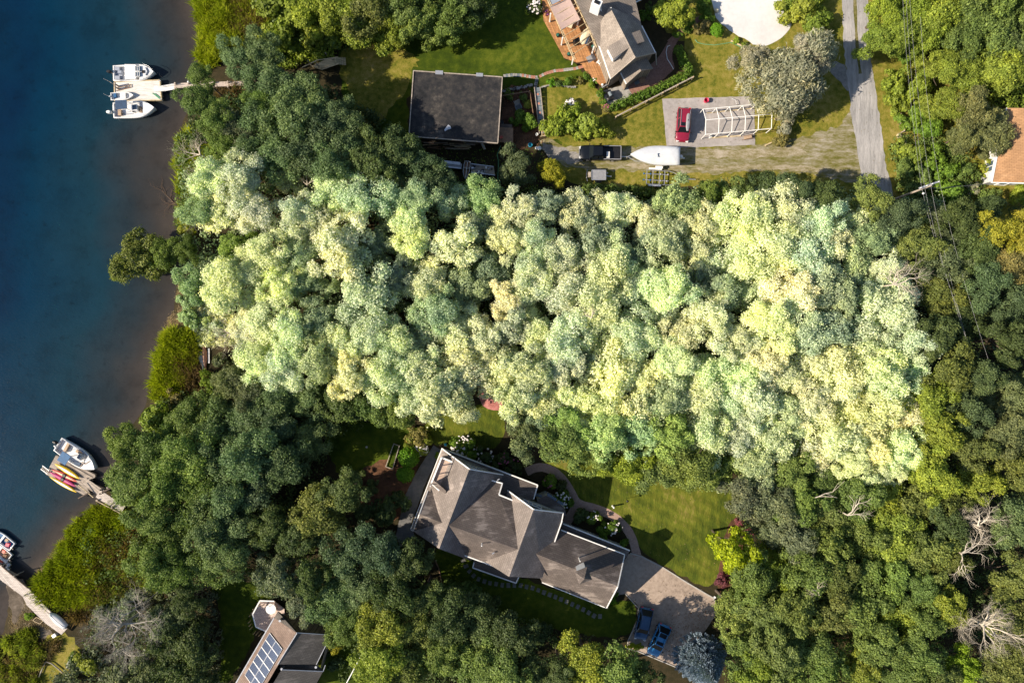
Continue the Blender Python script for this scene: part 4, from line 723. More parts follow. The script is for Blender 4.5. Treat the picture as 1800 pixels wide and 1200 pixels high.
rows('lower right woods', [
 ('row one', [(930, 762, 46, 'o', 'sage', 'overhanging the north side of the main house'), (990, 772, 40, 'o', 'oakg'), (1050, 792, 42, 'o', 'oakg'), (1105, 812, 44, 'o', 'brt'), (1160, 818, 44, 'o', 'oakg'), (1215, 815, 46, 'o', 'oakg'), (1270, 815, 44, 'o', 'mid'), (1325, 820, 44, 'l', 'G_'), (1385, 825, 44, 'o', 'oakg'), (1440, 850, 40, 'l', 'mid')]),
 ('row two', [(1310, 872, 42, 'o', 'greyg', 'at the top corner of the striped lawn'), (1360, 880, 46, 'o', 'greyg'), (1405, 890, 40, 'o', 'mid'), (1455, 905, 44, 'o', 'oakg'), (1505, 870, 42, 'o', 'mid'), (1550, 880, 46, 'o', 'yel'), (1600, 880, 46, 'o', 'olive'), (1660, 885, 44, 'o', 'olive'), (1710, 845, 44, 'o', 'yel'), (1775, 905, 46, 'l', 'blue', 'between bare white trees at the right edge')]),
 ('row three', [(1354, 930, 42, 'o', 'greyg'), (1400, 945, 46, 'o', 'greyg'), (1455, 955, 46, 'o', 'oakg'), (1512, 940, 48, 'o', 'oakg'), (1570, 945, 46, 'o', 'yel'), (1620, 965, 46, 'o', 'olive'), (1665, 980, 36, 'o', 'olive'), (1668, 930, 34, 'o', 'dark')]),
 ('row four', [(1322, 1018, 40, 'o', 'mid'), (1362, 1000, 46, 'o', 'brt'), (1420, 1005, 44, 'o', 'oakg'), (1470, 1010, 42, 'o', 'olive'), (1520, 1000, 42, 'o', 'mid'), (1568, 1010, 44, 'o', 'mid'), (1615, 1030, 38, 'o', 'mid'), (1785, 1020, 44, 'o', 'olive')]),
 ('row five', [(1290, 1075, 44, 'o', 'oakg', 'at the right of the gravel driveway'), (1345, 1070, 48, 'o', 'oakg'), (1400, 1070, 46, 'o', 'olive'), (1455, 1075, 46, 'o', 'olive'), (1512, 1065, 50, 'o', 'oakg'), (1568, 1075, 48, 'o', 'brt'), (1620, 1090, 40, 'o', 'mid'), (1665, 1065, 36, 'o', 'yel'), (1790, 1100, 44, 'o', 'olive')]),
 ('row seven', [(1310, 1135, 42, 'o', 'mid'), (1365, 1145, 48, 'o', 'oakg'), (1330, 1190, 44, 'o', 'brt'), (1425, 1140, 44, 'o', 'mid'), (1445, 1190, 42, 'o', 'mid'), (1510, 1175, 38, 'o', 'yel'), (1545, 1135, 44, 'o', 'oakg'), (1600, 1150, 46, 'o', 'mid'), (1588, 1198, 44, 'o', 'oakg'), (1648, 1190, 34, 'o', 'olive'), (1692, 1172, 34, 'o', 'lime', 'brightest of the lower right corner'), (1775, 1170, 46, 'o', 'olive')])], 'oaks of the lower right woods')
HK = .9
rows('left woods', [
 ('row one', [(410, 668, 38, 'l', 'sage'), (440, 685, 48, 'l', 'sage'), (490, 690, 44, 'l', 'blue'), (545, 695, 44, 'l', 'blue'), (600, 700, 42, 'o', 'dark'), (650, 705, 44, 'o', 'mid'), (700, 712, 36, 'o', 'mid')]),
 ('row two', [(285, 735, 34, 's', 'brt', 'at the shore below the green reeds'), (335, 730, 42, 'l', 'mid'), (385, 745, 46, 'l', 'blue'), (440, 745, 46, 'l', 'blue'), (495, 750, 46, 'l', 'teal'), (545, 765, 42, 'l', 'blue')]),
 ('row three', [(222, 778, 34, 'l', 'mid', 'reaching over the water beside the kayak dock'), (268, 790, 42, 'l', 'mid'), (325, 795, 48, 'l', 'mid'), (382, 805, 48, 'l', 'blue'), (440, 800, 46, 'l', 'blue'), (495, 810, 42, 'l', 'teal')]),
 ('row four', [(245, 845, 42, 'l', 'mid', 'just right of the gangway with the kayaks'), (295, 860, 46, 'l', 'mid'), (350, 865, 46, 'l', 'mid'), (405, 865, 46, 'l', 'blue'), (455, 862, 44, 'l', 'teal'), (565, 900, 46, 'o', 'olive', 'catching the sun in the left woods'), (605, 865, 36, 'o', 'dark')]),
 ('row five', [(270, 915, 42, 'l', 'mid'), (318, 930, 46, 'l', 'mid'), (370, 930, 46, 'l', 'blue'), (425, 925, 46, 'l', 'blue'), (478, 925, 40, 'o', 'dark'), (520, 950, 38, 'o', 'dark')]),
 ('row six', [(268, 985, 40, 'l', 'mid'), (312, 1000, 44, 'l', 'mid'), (360, 990, 44, 'l', 'mid'), (412, 978, 42, 'l', 'blue'), (488, 1012, 44, 'o', 'greyg', 'above the white octagonal deck'), (545, 1015, 38, 'o', 'dark'), (610, 980, 46, 'l', 'teal'), (665, 965, 44, 'l', 'teal'), (715, 985, 40, 'o', 'dark')]),
 ('row seven', [(530, 1050, 34, 'o', 'greyg'), (590, 1045, 44, 'l', 'blue'), (642, 1030, 44, 'l', 'blue'), (695, 1040, 44, 'o', 'dark'), (745, 1050, 40, 'o', 'dark'), (610, 1095, 38, 'l', 'mid'), (330, 1058, 30, 'o', 'dark')]),
 ('row eight', [(300, 1090, 36, 'o', 'sage'), (335, 1125, 46, 'o', 'dark'), (300, 1165, 44, 'o', 'dark'), (345, 1178, 40, 'o', 'dark'), (262, 1185, 36, 'o', 'sage')])], 'trees of the dark woods on the left')
HK = .9
rows('bottom woods', [
 ('the upper row', [(675, 1095, 50, 'o', 'yel'), (730, 1100, 40, 'o', 'olive'), (790, 1085, 42, 'l', 'dark'), (845, 1095, 42, 'o', 'dark'), (895, 1115, 40, 'o', 'dark')]),
 ('the lower row', [(665, 1160, 46, 'o', 'yel'), (720, 1165, 46, 'o', 'olive'), (775, 1145, 44, 'o', 'mid'), (825, 1160, 44, 'o', 'mid'), (880, 1170, 44, 'o', 'mid'), (930, 1180, 40, 'o', 'dark'), (985, 1185, 34, 'o', 'dark'), (1030, 1165, 46, 'o', 'yel'), (1080, 1180, 44, 'o', 'mid'), (1120, 1195, 36, 'o', 'dark')])], 'trees along the bottom edge')
# single trees and shrubs one can name
for a in [
 (1380, 126, 72, 'wil', 'grey', 'big silver-grey willow between the road and the parking pad', 8.5), (1425, 100, 36, 'wil', 'grey', 'right-hand bough clump of silver willow nearest the road', 7.5), (1325, 118, 34, 'wil', 'grey', 'silver willow sapling left of the big grey willow', 5.5), (1395, 168, 36, 'wil', 'grey', 'silver willow over the canopy frame end', 6),
 (250, 452, 46, 'oak', 'olive', 'olive bushy tree jutting out over the water from the shore', 6), (215, 470, 18, 'loc', 'yel', 'thin outermost leafy bough over the water', 4), (292, 455, 30, 'loc', 'mid', 'dark bushy tree joining the waterside tree to the shore', 6), (330, 440, 28, 'loc', 'mid', 'green tree at the foot of the overhanging waterside tree', 6),
 (907, 296, 34, 'oak', 'sage', 'dusty green round tree right of the boat trailer and junk', 5.5), (970, 305, 27, 'ced', 'gold', 'small golden-green tree above the long low hedge', 4.2),
 (1290, 967, 37, 'map', 'acid', 'acid yellow little tree at the edge of the striped lawn', 11), (1236, 1165, 40, 'spr', 'spruce', 'blue spruce beside the gravel driveway at the bottom', 8.5), (1185, 22, 30, 'map', 'yel', 'yellow-green weeping tree in front of the shingled house', 4.5),
 (592, 1128, 17, 'map', 'gold', 'small golden tree behind the solar-panelled house', 6)]:
    tree(a[0], a[1], a[2], a[3], a[4], a[5], H=a[6])
for a in [
 (1000, 205, 26, 'brt', 'large glossy green shrub at the foot of the boardwalk stairs'), (1030, 225, 30, 'yel', 'largest leafy shrub above the black pickup truck'), (975, 222, 24, 'brt', 'leafy shrub touching the lower boardwalk'), (1060, 232, 18, 'yel', 'low shrub right above the pickup bed'),
 (912, 208, 16, 'hedge', 'leafy climbing shrub in the fenced garden bed'), (930, 215, 14, 'hedge', 'second leafy shrub in the fenced garden bed'), (895, 168, 9, 'mid', 'small dark plant in the upper garden bed'), (920, 172, 8, 'mid', 'little green perennial by the garden fence'), (928, 185, 8, 'yel', 'spiky yellow-green plant inside the garden bed'),
 (968, 145, 8, 'box', 'small round bush left in the border by the deck'), (998, 144, 9, 'hedge', 'leafy green bush middle of the border by the deck'), (982, 148, 7, 'mid', 'low plant between two bushes in the deck border'), (1020, 142, 7, 'bronze', 'bronze-leaved plant in the deck border'), (1032, 136, 9, 'hedge', 'tall green plant at the deck step corner'), (1040, 150, 7, 'lime', 'lime plant beside white blooms near the deck'),
 (1056, 165, 8, 'hedge', 'green plant by the flagstone terrace corner'), (1060, 180, 8, 'hedge', 'leafy plant below the flagstone terrace'), (1065, 192, 7, 'bronze', 'reddish plant where the long hedge starts'),
 (1132, 30, 12, 'hedge', 'round green bush against the shingled house'), (1140, 15, 9, 'mid', 'darker bush above the round green bush'), (1236, 14, 16, 'hedge', 'tall clipped bush beside the white shell drive'), (1243, 30, 14, 'hedge', 'second clipped bush beside the white shell drive'), (1234, 50, 13, 'bronze', 'yellowish round bush left of the dark topiary'),
 (1205, 52, 8, 'hedge', 'low plant along the curved brick walk'), (1215, 44, 8, 'hedge', 'low plant further up the brick walk'), (1190, 62, 8, 'hedge', 'low plant at the bend of the brick walk'), (1294, 72, 6, 'lime', 'small lime bush by the shell drive edge'), (1308, 80, 6, 'brt', 'second small bush by the shell drive edge'),
 (1400, 22, 28, 'yel', 'yellowish shrub mass left in the island by the shell drive'), (1432, 42, 26, 'brt', 'green shrub at the lower tip of the island'), (1425, 8, 26, 'yel', 'shrub at the top of the road island'), (1445, 60, 18, 'bronze', 'brownish shrub below the road island'), (1385, 5, 20, 'brt', 'shrub at the top left of the road island'),
 (1382, 205, 14, 'grey', 'grey-pink hydrangea bush at the shelter end'), (1380, 225, 15, 'grey', 'middle dried hydrangea bush right of the frame'), (1372, 246, 13, 'bronze', 'lowest dried hydrangea bush right of the frame'),
 (1575, 140, 26, 'brt', 'glossy shrub right of the road near the dirt verge'), (1600, 165, 28, 'brt', 'dense shrub under the power lines'), (1625, 140, 24, 'brt', 'upper shrub under the power lines'), (1570, 180, 20, 'brt', 'shrub above the split rail beside the road'), (1605, 210, 24, 'hedge', 'shrub beside the upper white rail'), (1632, 225, 22, 'hedge', 'shrub right of the upper white rail'), (1590, 95, 20, 'hedge', 'shrub below the roadside trees'),
 (1585, 265, 18, 'yel', 'yellowish shrub left of the lower rail'), (1610, 275, 20, 'brt', 'shrub between the power lines and lower rail'), (1640, 275, 20, 'hedge', 'flowering shrub under the right-hand wire'), (1590, 305, 22, 'mid', 'dark shrub at the bottom of the lower rail'), (1620, 310, 22, 'mid', 'shrub directly left of the utility pole arm'), (1655, 300, 22, 'hedge', 'shrub directly right of the utility pole'), (1660, 335, 26, 'hedge', 'ferny shrub below the utility pole arm'), (1605, 340, 20, 'mid', 'shrub tucked beside the road end'),
 (1708, 330, 12, 'grey', 'whitish flowering shrub left of the orange-roofed house'), (1735, 300, 16, 'yel', 'yellowish bush along the white house wall'), (1725, 270, 14, 'cedo', 'low brownish bush by the white house wall'), (1790, 345, 20, 'yel', 'yellow-green bush below the orange-roofed house'), (1740, 345, 14, 'mid', 'green bush below the orange-roofed house corner'), (1690, 300, 18, 'mid', 'shadowed bush in the yard of the orange-roofed house'),
 (735, 765, 20, 'bronze', 'golden-brown leafy shrub above the two clipped mounds'), (722, 775, 13, 'yel', 'yellow-tipped shrub left of the white blooms'), (750, 772, 13, 'yel', 'yellow shrub by the grey walkway'), (770, 800, 6, 'lime', 'tiny lime bush at the house corner'),
 (685, 893, 30, 'dark', 'dark speckled round bush left of the grey walkway'), (640, 900, 18, 'dark', 'dark bush in the shaded mulch bed'), (655, 855, 14, 'dark', 'low dark bush in the shaded mulch bed'), (628, 842, 14, 'dark', 'shaded bush by the dark woods edge'),
 (820, 1040, 26, 'mid', 'soft green bush on the shaded back lawn edge'), (860, 1065, 22, 'dark', 'dark bush below the stepping stones'), (795, 1030, 16, 'mid', 'small bush by the curved garden edge'), (950, 1110, 22, 'dark', 'dark bush with pale flowers on the back lawn'), (1075, 1048, 12, 'box', 'bright bush at the garage corner'), (1060, 1062, 9, 'hedge', 'small bush below the garage corner'),
 (930, 862, 14, 'dark', 'dark bush by the flower bed behind the porch roof'), (900, 830, 16, 'dark', 'dark flowering bush north of the porch roof'), (870, 812, 14, 'dark', 'dark bush beside the porch roof fascia'),
 (1020, 905, 15, 'dark', 'dark bush left in the crescent bed'), (1060, 935, 14, 'hedge', 'leafy bush mid crescent bed'), (1095, 955, 11, 'hedge', 'leafy bush at the path end by the garage'), (985, 852, 12, 'dark', 'dark bush at the start of the crescent bed'),
 (1268, 1018, 14, 'plum', 'lower plum-purple bush beside the striped lawn'), (1318, 928, 12, 'plum', 'upper plum-purple bush behind the acid yellow tree'), (1300, 915, 10, 'plum', 'small plum bush at the orange bed tip'), (1272, 1048, 10, 'dark', 'dark round bush at the driveway end'),
 (1242, 1122, 7, 'mid', 'tiny bush above the blue spruce'), (590, 1165, 16, 'dark', 'white-flecked dark bush by the solar house'), (570, 1150, 9, 'dark', 'dark bush at the solar house gable'),
 (135, 1155, 12, 'hedge', 'small green tree by the stone-walled pit'), (52, 1082, 8, 'lime', 'lime bush beside the lower pier'), (255, 880, 14, 'brt', 'bright bush below the gangway landing'),
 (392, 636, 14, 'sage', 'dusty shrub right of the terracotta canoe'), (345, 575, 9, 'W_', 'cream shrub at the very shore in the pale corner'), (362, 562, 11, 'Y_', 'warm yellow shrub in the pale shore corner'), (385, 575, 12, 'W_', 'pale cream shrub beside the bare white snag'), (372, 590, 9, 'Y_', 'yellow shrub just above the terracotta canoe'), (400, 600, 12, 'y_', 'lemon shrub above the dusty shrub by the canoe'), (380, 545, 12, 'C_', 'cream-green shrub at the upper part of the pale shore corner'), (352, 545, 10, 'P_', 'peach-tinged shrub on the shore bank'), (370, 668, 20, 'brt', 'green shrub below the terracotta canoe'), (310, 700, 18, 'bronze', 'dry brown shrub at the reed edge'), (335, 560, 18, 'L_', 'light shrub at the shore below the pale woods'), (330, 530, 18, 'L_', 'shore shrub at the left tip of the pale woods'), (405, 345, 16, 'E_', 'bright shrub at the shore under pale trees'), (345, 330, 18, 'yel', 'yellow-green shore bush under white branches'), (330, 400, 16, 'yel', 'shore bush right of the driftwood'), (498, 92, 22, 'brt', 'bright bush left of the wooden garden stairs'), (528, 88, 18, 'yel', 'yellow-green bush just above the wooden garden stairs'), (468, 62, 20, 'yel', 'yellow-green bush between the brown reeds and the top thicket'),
 (155, 1165, 22, 'yel', 'yellow-green bush at the bottom left'), (210, 1185, 24, 'sage', 'dusty bush at the bottom left under dead branches'), (190, 1080, 20, 'greyg', 'grey-green bush tangled in dead branches'), (230, 1060, 24, 'greyg', 'upper grey-green bush in dead branches'), (560, 720, 0, 'x', 'x')]:
    if a[2]: tree(a[0], a[1], a[2], 'shr', a[3], a[4], group='garden and verge shrubs')
for a in [(1258, 56, 12, 'dark clipped topiary dome beside the white shell drive'), (720, 803, 18, 'upper bright clipped mound beside the grey walkway'), (713, 831, 15, 'lower bright clipped mound beside the grey walkway')]:
    tree(a[0], a[1], a[2], 'top', 'box', a[3], group='clipped domes')
def flowers(parent, px, py, r, n, mat, s=.16, seed=1):
    rnd = random.Random(seed); mb = MB()
    for i in range(n):
        a = rnd.uniform(0, 6.28); q = math.sqrt(rnd.random())*.95; rr = r/PPM*q; z = r/PPM*(.55+.95*math.sqrt(max(0, 1-q*q))*.75)
        c = parent.location+Vector((rr*math.cos(a), rr*math.sin(a), z)); mb.ball(c, s*rnd.uniform(.6, 1.2), n=6, m=4, sz=.7)
    return mb.build('blossom', mat, parent)
for i, a in enumerate([(1003, 187, 13, 'dark', 'w', 90, 'round white-blooming hydrangea alone on the dry lawn'), (815, 785, 22, 'hedge', 'w', 60, 'white-flowered hydrangea at the north corner of the main house'), (850, 800, 18, 'dark', 'w', 30, 'second hydrangea with scattered white heads by the house'),
    (741, 788, 13, 'yel', 'w', 70, 'white-flowering shrub touching the upper clipped mound'), (885, 805, 14, 'dark', 'p', 14, 'pink-flowered bush north of the porch roof'), (905, 818, 12, 'dark', 'p', 10, 'second pink-flowered bush north of the porch'), (968, 845, 13, 'hedge', 'p', 8, 'bush with small pink blooms inside the crescent bed'),
    (988, 877, 17, 'hedge', 'w', 40, 'white hydrangea between the path fork and bay windows'), (1042, 908, 12, 'hedge', 'w', 14, 'small white hydrangea in the crescent bed'), (1078, 925, 16, 'hedge', 'w', 26, 'white hydrangea filling the crescent bed right end'),
    (1044, 142, 6, 'hedge', 'w', 10, 'cream roses at the deck corner'), (1054, 168, 6, 'hedge', 'w', 12, 'white roses beside the flagstones'), (1067, 190, 7, 'bronze', 'p', 20, 'pink blooms where the hedge begins'), (940, 15, 14, 'dark', 'w', 40, 'white-flowered bush at the left of the wooden deck'),
    (980, 68, 4, 'dark', 'v', 16, 'violet flowers in a pot by the upper pergola post'), (999, 99, 5, 'dark', 'v', 18, 'violet flowers in a pot by the lower pergola post'), (963, 24, 7, 'plum', 'v', 5, 'dark purple potted plant at the deck corner')]):
    t = tree(a[0], a[1], a[2], 'shr', a[3], a[6], group='flowering shrubs'); flowers(t, a[0], a[1], a[2], a[5], M['flower_'+a[4]], .15 if a[2] > 8 else .09, i)
# ------------------------------------------------------------------ dead trees
def branchy(mb, p, dirv, L, r, depth, rnd, droop=0.0):
    if depth == 0 or L < .18: return
    n = 3; q = Vector(p); dv = Vector(dirv).normalized(); rr = r
    for i in range(n):
        dv = (dv+Vector((rnd.uniform(-.28, .28), rnd.uniform(-.28, .28), rnd.uniform(-.2, .2)-droop))).normalized(); q2 = q+dv*L/n
        mb.cyl(q, q2, rr, rr*.8, 5 if r > .03 else 4, cap=False); rr *= .8; q = q2
        if i < n-1 or True:
            for _ in range(1 if i < n-1 else 2):
                a = rnd.uniform(.45, .95)*rnd.choice([-1, 1]); ax = Vector((rnd.uniform(-.4, .4), rnd.uniform(-.4, .4), 1)); d3 = Matrix.Rotation(a, 3, ax.normalized()) @ dv
                branchy(mb, q, d3, L*rnd.uniform(.55, .78), rr*.68, depth-1, rnd, droop)
def dead_tree(px, py, h, dirs, L, r, depth, mat, label, seed, h0=0):
    p = U(px, py, h); t = thing('dead_tree', label, 'dead tree', (p.x, p.y, 0), group='bare dead trees'); rnd = random.Random(seed)
    mb = MB(); mb.tube([(p.x, p.y, -.1), (p.x+.1, p.y, h*.5), (p.x, p.y, h)], r*1.5, 7, r1=r*1.1); mb.build('trunk', mat, t)
    mb = MB()
    for dx, dy, dz, l in dirs:
        zz = h*(rnd.uniform(.62, 1.0) if len(dirs) > 5 else 1.0); branchy(mb, (p.x+.05*rnd.uniform(-1, 1), p.y, zz), (dx, dy, dz), L*l, r*rnd.uniform(.9, 1.5), depth, rnd)
    mb.build('branches', mat, t)
def fan(a0, a1, n, up=.25, l=1.0):
    q = random.Random(n*7+int(a0)); return [(math.cos(R(a0+(a1-a0)*i/(n-1)+q.uniform(-18, 18))), math.sin(R(a0+(a1-a0)*i/(n-1)+q.uniform(-18, 18))), up+q.uniform(-.1, .9), l*q.uniform(.5, 1.15)) for i in range(n)]
dead_tree(1730, 1100, 10.5, fan(-150, 200, 9, .25), 2.6, .10, 5, M['dead'], 'largest bare white tree at the lower right edge', 3)
dead_tree(1722, 925, 10.5, fan(-70, 60, 4, .2)+fan(110, 170, 3, .2, .8), 2.2, .08, 5, M['dead'], 'bare pale tree with fine twigs at the middle right edge', 5)
dead_tree(1690, 972, 10.5, [(1, .05, .1, 1.1), (.8, .4, .1, .7), (.4, -1, .1, .8)], 2.3, .08, 4, M['dead'], 'small bare tree over the dark hollow at right', 8)
dead_tree(1572, 500, 11.5, [(1, .2, .1, .9), (.6, .9, .1, 1), (-.7, .6, .1, .8), (1, -.3, .1, .8), (-.3, .9, .2, .7)], 2.1, .08, 4, M['dead'], 'bare white branches among the pale trees at upper right', 11)
dead_tree(1040, 558, 11.5, [(.3, 1, .1, .8), (-1, .2, .1, .6)], 1.3, .07, 3, M['dead'], 'short bare white branch in the middle of the pale woods', 13)
dead_tree(1425, 876, 10.5, [(1, .7, .2, 1.2)], 2.2, .09, 2, M['dead'], 'single long pale branch in the gap below the pale woods', 15)
dead_tree(1490, 905, 10.5, [(.5, .9, .2, 1.1), (.9, .3, .2, .8)], 1.8, .08, 3, M['dead'], 'forked pale branch among the lower right oaks', 17)
dead_tree(1440, 1045, 11, [(-.2, 1, .2, .8), (-.9, .3, .2, .6)], 1.5, .06, 3, M['dead'], 'thin crooked pale twig in the lower right oaks', 18)
dead_tree(352, 272, 4, [(-1, .2, .1, 1), (-.9, -.3, .1, .9), (-.5, .8, .1, .8), (-.3, 1, .1, .6)], 2.0, .07, 4, M['dead'], 'white bare tree leaning over the shore below the pier', 21)
dead_tree(352, 305, 3, fan(100, 260, 6, .15), 1.5, .05, 4, M['dead'], 'tangled white twigs at the edge of the pale woods', 23)
dead_tree(345, 385, 3, fan(100, 250, 6, .15), 1.2, .04, 4, M['deadgrey'], 'grey twiggy dead bush on the shore near the driftwood', 24)
dead_tree(400, 585, 5, fan(0, 300, 7, .15), 1.5, .06, 4, M['dead'], 'bare white snag in the brightest shore corner', 25)
dead_tree(205, 1105, 9, fan(100, 290, 9, .15, 1.1)+[(1, .1, .1, 1.3)], 2.1, .13, 5, M['deadgrey'], 'large grey leafless tree sprawling beside the lower pier', 27)
dead_tree(225, 1078, 9, fan(0, 180, 6, .2), 2.0, .07, 5, M['deadgrey'], 'upper grey leafless tree by the lower pier', 29)
dead_tree(205, 1150, 8, fan(150, 380, 7, .2), 1.9, .06, 5, M['deadgrey'], 'lower grey leafless tree near the stone-walled pit', 31)
dead_tree(540, 325, 7, [(-1, .8, .2, 1), (-.3, 1, .2, .8), (.6, .5, .1, .7)], 1.6, .08, 3, M['dead'], 'brown-white limb in the gap near the top of the pale woods', 33)
t = thing('driftwood', 'dark forked driftwood branch lying in the shallows', 'driftwood', U(322, 355, WL)); mb = MB(); rnd = random.Random(4)
branchy(mb, U(324, 355, WL+.1), (-1, .05, .02), 1.9, .09, 4, rnd); branchy(mb, U(305, 356, WL+.1), (-1, .9, .05), 2.2, .06, 3, rnd); mb.build('branch', M['driftwood'], t)
# ------------------------------------------------------------------ undergrowth, reeds, hedges
def inpoly(x, y, poly):
    c = np.zeros(len(x), bool); n = len(poly)
    for i in range(n):
        x1, y1 = poly[i]; x2, y2 = poly[(i+1) % n]; m_ = ((y1 > y) != (y2 > y)); xi = (x2-x1)*(y-y1)/((y2-y1) if y2 != y1 else 1e-9)+x1; c ^= m_ & (x < xi)
    return c
def scatter(poly, n, seed):
    rs = np.random.RandomState(seed); P = np.array(poly, float); x0, y0 = P.min(0); x1, y1 = P.max(0)
    x = rs.uniform(x0, x1, n*3); y = rs.uniform(y0, y1, n*3); k = inpoly(x, y, poly); x = x[k][:n]; y = y[k][:n]
    return (x-900)/PPM, (600-y)/PPM
def undergrowth(name, poly, n, colr, seed, zr=(.3, 2.6), rr=(.5, 1.0), per=34, leaf=.22, shade=None):
    x, y = scatter(poly, n, seed); np.random.seed(seed); m_ = len(x); rad = np.random.uniform(*rr, m_); z = np.random.uniform(*zr, m_)
    i = np.repeat(np.arange(m_), per); d_ = rdir(m_*per, -.1, 1); P = np.stack([x[i], y[i], z[i]], 1)+d_*(rad[i]*np.random.uniform(.6, 1.1, m_*per))[:, None]*np.array([1, 1, .8])
    V_ = .45+np.random.normal(0, .15, m_*per)+np.random.normal(0, .14, m_)[i]
    me = leaf_object(name, P, nrm(d_+np.random.normal(size=P.shape)*.5), leaf*np.random.uniform(.6, 1.4, len(P)), V_, M['leaf'])
    o = bpy.data.objects.new(name, me); COL.objects.link(o); cc = PAL[colr]; o.color = (*cc, 1); return tag(o, kind='stuff')
WOODS = [(345, 290), (700, 300), (830, 335), (1020, 350), (1170, 360), (1240, 330), (1480, 340), (1640, 360), (1640, 860), (1240, 850), (960, 760), (890, 720), (835, 660), (820, 720), (720, 720), (560, 690), (470, 650), (430, 600), (415, 540), (340, 500), (330, 400)]
undergrowth('undergrowth', WOODS, 4200, 'g_', 5, zr=(.5, 4.2))
undergrowth('undergrowth', [(1300, 860), (1640, 840), (1640, 1250), (1260, 1250), (1290, 1050)], 1300, 'mid', 6)
undergrowth('undergrowth', [(1600, 380), (1830, 350), (1830, 1230), (1640, 1230), (1640, 700)], 900, 'dark', 7)
undergrowth('undergrowth', [(290, 690), (560, 700), (740, 700), (720, 740), (560, 760), (600, 900), (700, 980), (790, 1060), (1090, 1130), (1110, 1230), (600, 1230), (590, 1060), (420, 1000), (240, 1000), (230, 830)], 1400, 'dark', 8, zr=(.2, 1.6))
undergrowth('undergrowth', [(430, 168), (600, 165), (720, 250), (800, 320), (640, 330), (400, 300), (340, 250), (350, 190)], 700, 'dark', 9)
undergrowth('undergrowth', [(470, 60), (600, 70), (585, 100), (540, 110), (480, 125), (440, 95)], 260, 'brt', 18, zr=(0, 1.2))
undergrowth('undergrowth', [(470, -40), (830, -40), (820, 50), (600, 90), (500, 90)], 500, 'mid', 10)
undergrowth('undergrowth', [(1545, -30), (1830, -30), (1830, 240), (1740, 200), (1640, 110), (1560, 100)], 700, 'brt', 11)
undergrowth('undergrowth', [(1560, 240), (1680, 240), (1740, 360), (1620, 380), (1580, 340)], 300, 'mid', 12, zr=(.1, .7))
undergrowth('undergrowth', [(330, 545), (405, 540), (425, 600), (350, 608)], 120, 'W_', 15, zr=(0, .5), rr=(.25, .6))  # shore corner: near-white leaves carry the woods' brightening
undergrowth('undergrowth', [(316, 240), (350, 230), (352, 340), (330, 400), (318, 400)], 90, 'mid', 16, zr=(0, .8))
undergrowth('undergrowth', [(150, 930), (250, 920), (270, 1010), (160, 1060)], 90, 'mid', 17, zr=(0, .8))
undergrowth('undergrowth', [(180, 1040), (380, 1010), (400, 1230), (60, 1230), (150, 1130)], 420, 'greyg', 13, zr=(.1, 1.2))
undergrowth('undergrowth', [(760, 320), (880, 330), (1000, 340), (1170, 352), (1170, 362), (800, 350)], 120, 'mid', 14, zr=(0, .5))
def reeds(name, poly, ncl, per, colr, seed, h=(.7, 1.2), lean=.6, wdt=.085, label=None):
    x, y = scatter(poly, ncl, seed); np.random.seed(seed); mo = .5+.5*np.sin(x*1.9+np.sin(y*1.3)*1.7)*np.sin(y*2.1+np.sin(x*1.1)*1.9+1); kk = mo > .36; x = x[kk]; y = y[kk]; mo = mo[kk]
    m_ = len(x); i = np.repeat(np.arange(m_), per); n = m_*per
    ang = np.random.normal(.5, .9, m_)[i]+np.random.normal(0, .7, n); rad = np.random.uniform(0, .55, n); a2 = np.random.uniform(0, 6.28, n)
    bx, by = x[i]+rad*np.cos(a2), y[i]+rad*np.sin(a2); hh = np.random.uniform(*h, n)*(np.random.uniform(.7, 1.25, m_)*(.35+1.5*mo))[i]
    al = nrm(np.stack([np.cos(ang)*lean+np.cos(a2)*rad, np.sin(ang)*lean+np.sin(a2)*rad, np.ones(n)*.8], 1)); z = gz(bx, by)
    C_ = np.stack([bx, by, z], 1)+al*hh[:, None]/2; nn = nrm(np.random.normal(size=(n, 3))*.4+np.array([-.3, 0, 1.])); nn = nrm(nn-(nn*al).sum(1, keepdims=True)*al)
    V_ = .42+np.random.normal(0, .17, n)+np.random.normal(0, .20, m_)[i]+.2*(mo[i]-.5)
    me = leaf_object(name, C_, nn, wdt*np.random.uniform(.7, 1.4, n), V_, M['leaf'], hh.mean()/wdt, along=al)
    o = bpy.data.objects.new(name, me); COL.objects.link(o); o.color = (*PAL[colr], 1); return tag(o, kind='stuff')
PAL['reed'] = (.35, .40, .022); PAL['reedb'] = (.22, .15, .07); PAL['reedt'] = (.30, .22, .12)
reeds('marsh_reeds', [(346, -20), (402, -20), (400, 40), (395, 75), (380, 110), (362, 122), (352, 110), (350, 60)], 420, 90, 'reed', 21)
reeds('marsh_reeds', [(400, -20), (472, -20), (468, 60), (440, 70), (400, 60), (398, 20)], 260, 80, 'reedb', 22, h=(.6, 1.1))
reeds('marsh_reeds', [(398, -20), (480, -20), (478, 70), (385, 85)], 170, 70, 'reed', 23)
reeds('marsh_reeds', [(316, 235), (350, 225), (385, 240), (360, 285), (325, 350), (335, 400), (318, 400), (314, 330), (312, 280)], 190, 80, 'reed', 24)
reeds('marsh_reeds', [(288, 588), (342, 590), (345, 620), (330, 650), (320, 690), (275, 700), (263, 690), (272, 640)], 330, 90, 'reed', 25)
reeds('marsh_reeds', [(330, 600), (344, 606), (346, 650), (362, 662), (355, 700), (300, 715), (310, 650)], 120, 60, 'reedb', 26)
reeds('marsh_reeds', [(150, 900), (200, 885), (232, 900), (225, 930), (190, 960), (180, 1020), (150, 1068), (95, 1060), (55, 1040), (78, 1000), (110, 955)], 560, 100, 'reed', 27)
